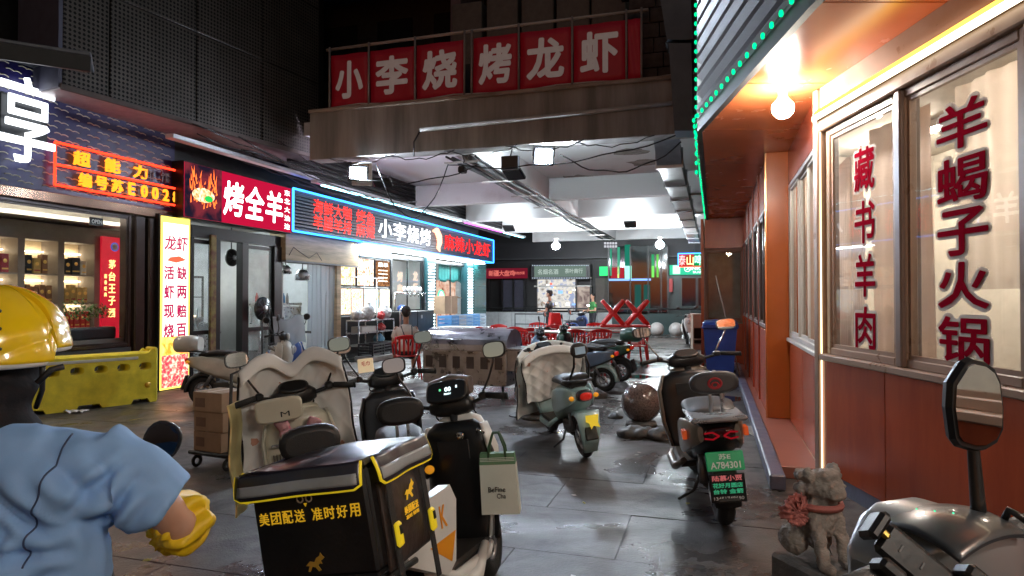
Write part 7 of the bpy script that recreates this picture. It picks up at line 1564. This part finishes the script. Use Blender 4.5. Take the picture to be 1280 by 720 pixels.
# ================================================================ yellow water barrier
YB = mat('yellow_barrier_plastic', (.82, .66, .04), .45, var=.18, vs=5, rv=.1, bump=.05)
pA, pB = Vector((-6.35, 8.25)), Vector((-5.28, 9.62)); d = pB - pA; Lb = d.length; an = math.atan2(d.y, d.x)
yb = thing('water_barrier', 'yellow plastic water filled barrier with round holes and a pale reflective band', 'barrier', (pA.x, pA.y, 0), an)
hol = [oval(.16 + k * .285, .52, .085, .058, 18, 2.6) for k in range(6)]
out = [(0, .0), (.1, 0), (.13, .06), (.35, .06), (.38, 0), (.72, 0), (.75, .06), (1.0, .06), (1.03, 0), (1.4, 0), (1.43, .06), (1.62, .06), (1.65, 0), (Lb, 0), (Lb, .70), (Lb - .06, .76), (Lb - .12, .70), (.12, .70), (.06, .76), (0, .70)]
M4 = Matrix.Rotation(R(90), 4, 'X')
plate(out, hol, .05, 'front_face', YB, yb, Matrix.Translation((0, -.14, 0)) @ M4); plate(out, hol, .05, 'rear_face', YB, yb, Matrix.Translation((0, .14, 0)) @ M4)
for k in range(6):
    me = MB(); o_ = oval(.16 + k * .285, .52, .087, .060, 18, 2.6); i_ = oval(.16 + k * .285, .52, .080, .053, 18, 2.6)
    me.loft([[(p[0], -.16, p[1]) for p in o_], [(p[0], .16, p[1]) for p in o_], [(p[0], .16, p[1]) for p in i_], [(p[0], -.16, p[1]) for p in i_], [(p[0], -.16, p[1]) for p in o_]], cap=False).build('hole_sleeve', YB, yb)
MB().b2(.0, Lb, -.16, .16, .67, .72, ch=.02).build('top_ridge', YB, yb); MB().b2(-.03, .03, -.15, .15, 0, .7, ch=.015).build('end_wall', YB, yb); MB().b2(Lb - .03, Lb + .03, -.15, .15, 0, .78, ch=.02).build('end_wall', YB, yb)
MB().b2(.2, Lb - .25, -.175, -.165, .625, .665, ch=.004).build('reflective_band', mat('pale_band', (.6, .58, .5), .4), yb); MB().lathe([(.04, 0), (.04, -.015), (.001, -.016)], (Lb - .12, -.165, .25), 'y', 16).build('drain_cap', mat('amber_cap', (.7, .4, .02), .4), yb)
# ================================================================ trolley with cartons
CART = mat('brown_carton', (.36, .24, .15), .7, var=.15, vs=5, bump=.08, bs=20)
tp = P(290, 540, 6.0); tr = thing('trolley', 'low black platform trolley carrying brown cartons', 'trolley', (tp.x, tp.y, 0), R(-24))
MB().b2(-.2, .28, -.3, .3, .12, .155, ch=.01).build('platform', BLK, tr); MB().tube([(.26, -.26, .15), (.28, -.26, .84), (.28, 0, .90), (.28, .26, .84), (.26, .26, .15)], .014, 8).build('push_handle', DARKG, tr)
for s in (-.15, .22):
    for q_ in (-.24, .24): MB().torus((s, q_, .055), .04, .016, 'x', 16, 6).build('castor', RUB, tr)
ctn = [((0.02, -.13, .157), (.34, .30, .17)), ((.02, -.13, .330), (.34, .29, .17)), ((.02, -.14, .503), (.33, .30, .17)), ((.04, .16, .157), (.32, .26, .2)), ((.03, .16, .36), (.32, .26, .2))]
for k, (c, dd) in enumerate(ctn):
    o = MB().b2(-dd[0] / 2, dd[0] / 2, -dd[1] / 2, dd[1] / 2, 0, dd[2], ch=.004).build('carton', CART, None, label=['bottom front carton on the trolley', 'middle front carton on the trolley', 'topmost brown carton of the front stack on the trolley', 'lower rear carton on the trolley', 'upper rear carton on the trolley'][k], cat='carton', group='brown cartons on the trolley')
    m4 = Matrix.Translation(tr.location) @ Matrix.Rotation(R(-24), 4, 'Z') @ Matrix.Translation(c); o.location = m4.translation; o.rotation_euler = (0, 0, R(-24) + random.uniform(-.04, .04))
    MB().b2(-.02, .02, -dd[1] / 2 - .002, dd[1] / 2 + .002, dd[2] + .0, dd[2] + .002).build('tape', mat('carton_tape', (.5, .38, .25), .3), o); MB().b2(-dd[0] / 2 + .03, -dd[0] / 2 + .14, -dd[1] / 2 - .002, -dd[1] / 2, .04, .12).build('label_print', mat('carton_print', (.2, .12, .08), .6), o)
# ================================================================ rack and clutter in front of the barbecue shop
rk = thing('steel_rack', 'steel shelf rack in front of the picture boards with bags on top', 'rack', LF.w(.45, sx(428)), LF.rz)
RL_ = sx(474) - sx(428)
for z_ in (.32, .62, .92): MB().b2(-.35, 0, 0, RL_, z_, z_ + .03, ch=.004).build('shelf', STEEL, rk)
for a in (-.34, -.01):
    for b_ in (.01, RL_ * .5, RL_ - .01): MB().tube([(a, b_, 0), (a, b_, .93)], .016, 6).build('post', STEEL, rk)
for b_ in (.2, RL_ * .45, RL_ * .8): MB().tube([(-.33, b_, .93), (-.33, b_, 2.0)], .012, 6).build('upright', STEEL, rk)
MB().tube([(-.33, .0, 2.0), (-.33, RL_, 2.0)], .012, 6).build('top_bar', STEEL, rk)
def bag(n, s, z, r, c, label, wid=1.0):
    o = organic(MB().ell((0, 0, r[2] * .9), r).ell((r[0] * .2, 0, r[2] * 1.8), (r[0] * .4, r[1] * .3, r[2] * .4)), 'plastic_bag', c, None, .014, 1, lambda q: .022 * noise.noise(q * 14) + .01 * noise.noise(q * 33), loc=LF.w(n, s, z), rz=LF.rz, label=label, cat='bag')
WB = mat('white_bag_plastic', (.7, .72, .74), .35, var=.06); RB_ = mat('red_bag_plastic', (.65, .04, .04), .35)
s_ = sx(428)
bag(.28, s_ + .25, .95, (.14, .17, .13), WB, 'crumpled white plastic bag at the left of the steel rack top'); bag(.28, s_ + .75, .95, (.15, .22, .2), WB, 'tall white plastic bag in the middle of the steel rack'); bag(.28, s_ + 1.6, .95, (.15, .3, .17), WB, 'wide white plastic bag at the right of the steel rack'); bag(.42, s_ + 1.15, .95, (.09, .13, .10), RB_, 'bright red plastic bag between the white bags on the rack')
bag(.28, s_ + 1.3, .35, (.13, .2, .1), mat('blue_bag', (.15, .4, .65), .4), 'light blue bag on the lower shelf of the steel rack'); bag(.28, s_ + 1.4, .65, (.1, .2, .09), RB_, 'red packet on the middle shelf of the steel rack')
MB().b2(-.3, 0, 0, .7, 0, .14, ch=.01).build('tray_carton', WHITE, None, LF.w(.42, s_ + .2, .651), LF.rz, label='flat white carton on the middle shelf of the steel rack', cat='carton')
def crate(loc, c, label, sx_=.4, sy=.55, h=.28, rz=0):
    t = thing('plastic_crate', label, 'crate', loc, LF.rz + rz); m = mat('crate_' + c[0], c[1], .45)
    MB().b2(0, sx_, 0, sy, 0, .02).build('base', m, t)
    for k in range(4): z_ = .02 + k * h / 4; b = MB().b2(0, .015, 0, sy, z_ + .02, z_ + h / 4 - .012).b2(sx_ - .015, sx_, 0, sy, z_ + .02, z_ + h / 4 - .012).b2(.015, sx_ - .015, 0, .015, z_ + .02, z_ + h / 4 - .012).b2(.015, sx_ - .015, sy - .015, sy, z_ + .02, z_ + h / 4 - .012); b.build('slat_ring', m, t)
    for a, b_ in ((0, 0), (sx_ - .03, 0), (0, sy - .03), (sx_ - .03, sy - .03)): MB().b2(a - .003, a + .033, b_ - .003, b_ + .033, .0, h + .005).build('corner_post', m, t)
    return t
crate(LF.w(.55, sx(422), .12), ('black', (.02, .02, .022)), 'black plastic crate at the foot of the steel rack, left one'); crate(LF.w(.5, sx(436), .12), ('dark', (.03, .03, .04)), 'dark plastic crate at the foot of the steel rack, right one')
MB().b2(0, .5, 0, 1.7, 0, .12, ch=.01).build('step_board', mat('pale_step', (.4, .4, .38), .6), None, LF.w(.5, sx(420)), LF.rz, label='pale low step board under the black crates', cat='step')
# black kegs cabinet and beer tower
kb = thing('beer_cabinet', 'black two door drinks cabinet under the beer taps', 'cabinet', LF.w(.5, sx(478)), LF.rz); KL = sx(524) - sx(478)
for k in range(2): MB().b2(-.45, 0, KL / 2 * k + .01, KL / 2 * (k + 1) - .01, .03, 1.12, ch=.015).build('cabinet_body', BLK, kb); MB().b2(0, .012, KL / 2 * k + .2, KL / 2 * k + .3, .9, 1.0).build('label', mat('cabinet_label', (.5, .5, .3) if k else (.4, .4, .42), .5), kb)
bt = thing('beer_tower', 'chrome beer tower with a row of white domed tap handles', 'beer tap', LF.w(.3, sx(481), 1.121), LF.rz); TL = KL * .85
MB().tube([(0, 0, 0), (0, 0, .50), (0, TL, .50), (0, TL, 0)], .025, 8).build('pipe', CHR, bt)
for k in range(5):
    y_ = TL * (.3 + .13 * k); MB().tube([(0, y_, .5), (.06, y_, .47), (.07, y_, .40)], .012, 6).build('tap', CHR, bt); MB().ell((0, y_, .62), (.055, .055, .075), 12, 8).build('tap_dome', mat('tap_white', (.85, .85, .85), .3, em=.15), bt)
MB().ell((0, 0, .08), (.12, .16, .1)).build('crumpled_cloth', mat('blue_cloth', (.03, .12, .55), .6), None, LF.w(.35, sx(488), 1.121), LF.rz, label='crumpled blue cloth on the left of the drinks cabinet', cat='cloth')
MB().tube([(0, 0, 0), (0, 0, .28), (0, .0, .55), (0, .12, .62)], .02, 8).tube([(.0, .3, 0), (0, .3, .55), (0, .12, .62)], .02, 8).build('guard_rail', STEEL, None, LF.w(.62, sx(474), .62), LF.rz, label='bent steel rail beside the drinks cabinet', cat='rail')
# carton and blue stools by the dotted door
cb2 = thing('carton', 'large brown carton with open flap standing on blue crates by the dotted light door', 'carton', LF.w(.7, sx(556, .7), 1.0), LF.rz - .3)
MB().b2(-.45, 0, 0, .62, 0, .55, ch=.006).build('box', CART, cb2); MB().grid(lambda u, v: (-.4 * u - .02, .62 + .25 * v, .54 - .06 * v), 2, 2, .006).build('flap', CART, cb2); MB().b2(0, .003, .28, .34, .0, .55).build('tape', mat('carton_tape', (.5, .38, .25), .3), cb2)
BLC = [('pale_blue', (.25, .42, .62)), ('sky', (.1, .3, .6)), ('grey_blue', (.35, .42, .5))]
for k in range(5):
    crate(LF.w(.75, sx(545, .7) + k * .62, 0), BLC[k % 3], ['first', 'second', 'third', 'fourth', 'fifth'][k] + ' lower blue plastic crate behind the steel grill, counted from the left', .45, .58, .46); crate(LF.w(.75, sx(545, .7) + k * .62, .49), BLC[(k + 1) % 3], ['first', 'second', 'third', 'fourth', 'fifth'][k] + ' upper blue plastic crate behind the steel grill, counted from the left', .45, .58, .46)
rn = thing('round_lamp_sign', 'small round green rimmed lamp sign inside the dotted light door', 'sign', LF.w(-.15, sx(553, -.1), 1.5), LF.rz)
MB().torus((0, 0, 0), .24, .03, 'x', 24, 6).build('rim', em('green_ring', (.1, .8, .4), 1.5), rn); MB().lathe([(.22, 0), (.22, .01), (.001, .012)], (0, 0, 0), 'x', 24).build('face', em('ring_face', (1, .95, .9), 1.2), rn)
# ================================================================ desk, bins at the right
dk = P(866, 437, 18.9); ds = thing('wooden_desk', 'pale wooden desk with drawer and open shelves at the far right', 'desk', (dk.x, dk.y, 0), R(-8)); DW = mat('desk_wood', (.33, .25, .19), .5, var=.1)
MB().b2(0, .8, 0, .5, .62, 1.0, ch=.01).build('drawer_front', DW, ds); MB().b2(0, .03, 0, .5, 0, .617).b2(.77, .8, 0, .5, 0, .617).build('side_panel', DW, ds); MB().b2(.03, .77, .45, .48, 0, .6).build('back_panel', BLKM, ds); MB().b2(.03, .77, 0, .45, .28, .30).build('shelf', DW, ds); MB().b2(.03, .77, .02, .45, .0, .16).build('lower_box', DW, ds); MB().b2(-.02, .82, -.02, .52, 1.002, 1.03, ch=.006).build('desk_top', DW, ds); MB().ell((.4, -.01, .82), .015, 8, 6).build('knob', BLK, ds)
MB().b2(0, .12, 0, .1, 0, .18, ch=.01).build('yellow_carton', YEL, None, (dk.x + .62, dk.y + .05, .301), label='small yellow carton on the shelf of the wooden desk', cat='carton')
BIN = mat('blue_bin_plastic', (.02, .06, .30), .4, var=.12, rv=.08)
def bin_(loc, rz, label, op=False):
    t = thing('wheelie_bin', label, 'bin', loc, rz, 'blue wheelie bins')
    MB().hull([(s * a, q_ * b_, z_) for s in (-1, 1) for q_ in (-1, 1) for z_, a, b_ in ((.06, .21, .24), (.95, .28, .33))]).build('bin_body', BIN, t); MB().b2(-.31, .31, -.36, .36, .951, 1.0, ch=.02).build('rim', BIN, t)
    MB().loft([rY(-.36, 1.01, .29, .02), rY(0, 1.05, .30, .03), rY(.34, 1.03, .29, .02)]).build('lid', BIN, t)
    for s in (-1, 1): MB().torus((s * .25, .28, .1), .07, .025, 'x', 18, 6).build('wheel', RUB, t)
    MB().tube([(-.22, .38, 1.0), (-.22, .44, 1.02), (.22, .44, 1.02), (.22, .38, 1.0)], .015, 6).build('handle', BIN, t)
bin_((3.72, 11.75, 0), R(-17), 'blue wheelie bin nearest the bronze scooter at the restaurant wall'); bin_((4.0, 12.6, 0), R(-14), 'second blue wheelie bin against the glazed vestibule'); 
stx = thing('mop_handle', 'thin bare wooden stick leaning behind the blue bins', 'stick', (4.05, 11.6, 0)); MB().tube([(0, 0, 0), (-.35, .3, 1.9)], .012, 6).build('stick', DW, stx)
fb2 = MB().b2(0, .35, 0, .35, 0, .62, ch=.02).build('blue_tub', BIN, None, (4.0, 10.7, 0), R(-17), label='low blue tub beside the wheelie bin at the kerb', cat='tub')
# metal barrier at the far left behind the grill
mb_ = thing('metal_barrier', 'low grey tube barrier by the far end of the blue sign', 'barrier', LF.w(1.0, 16.3), LF.rz)
MB().tube([(0, 0, 0), (0, 0, .85), (1.5, 0, .85), (1.5, 0, 0)], .03, 8).build('frame', DARKG, mb_); MB().tube([(0, 0, .45), (1.5, 0, .45)], .02, 6).build('cross_tube', DARKG, mb_)
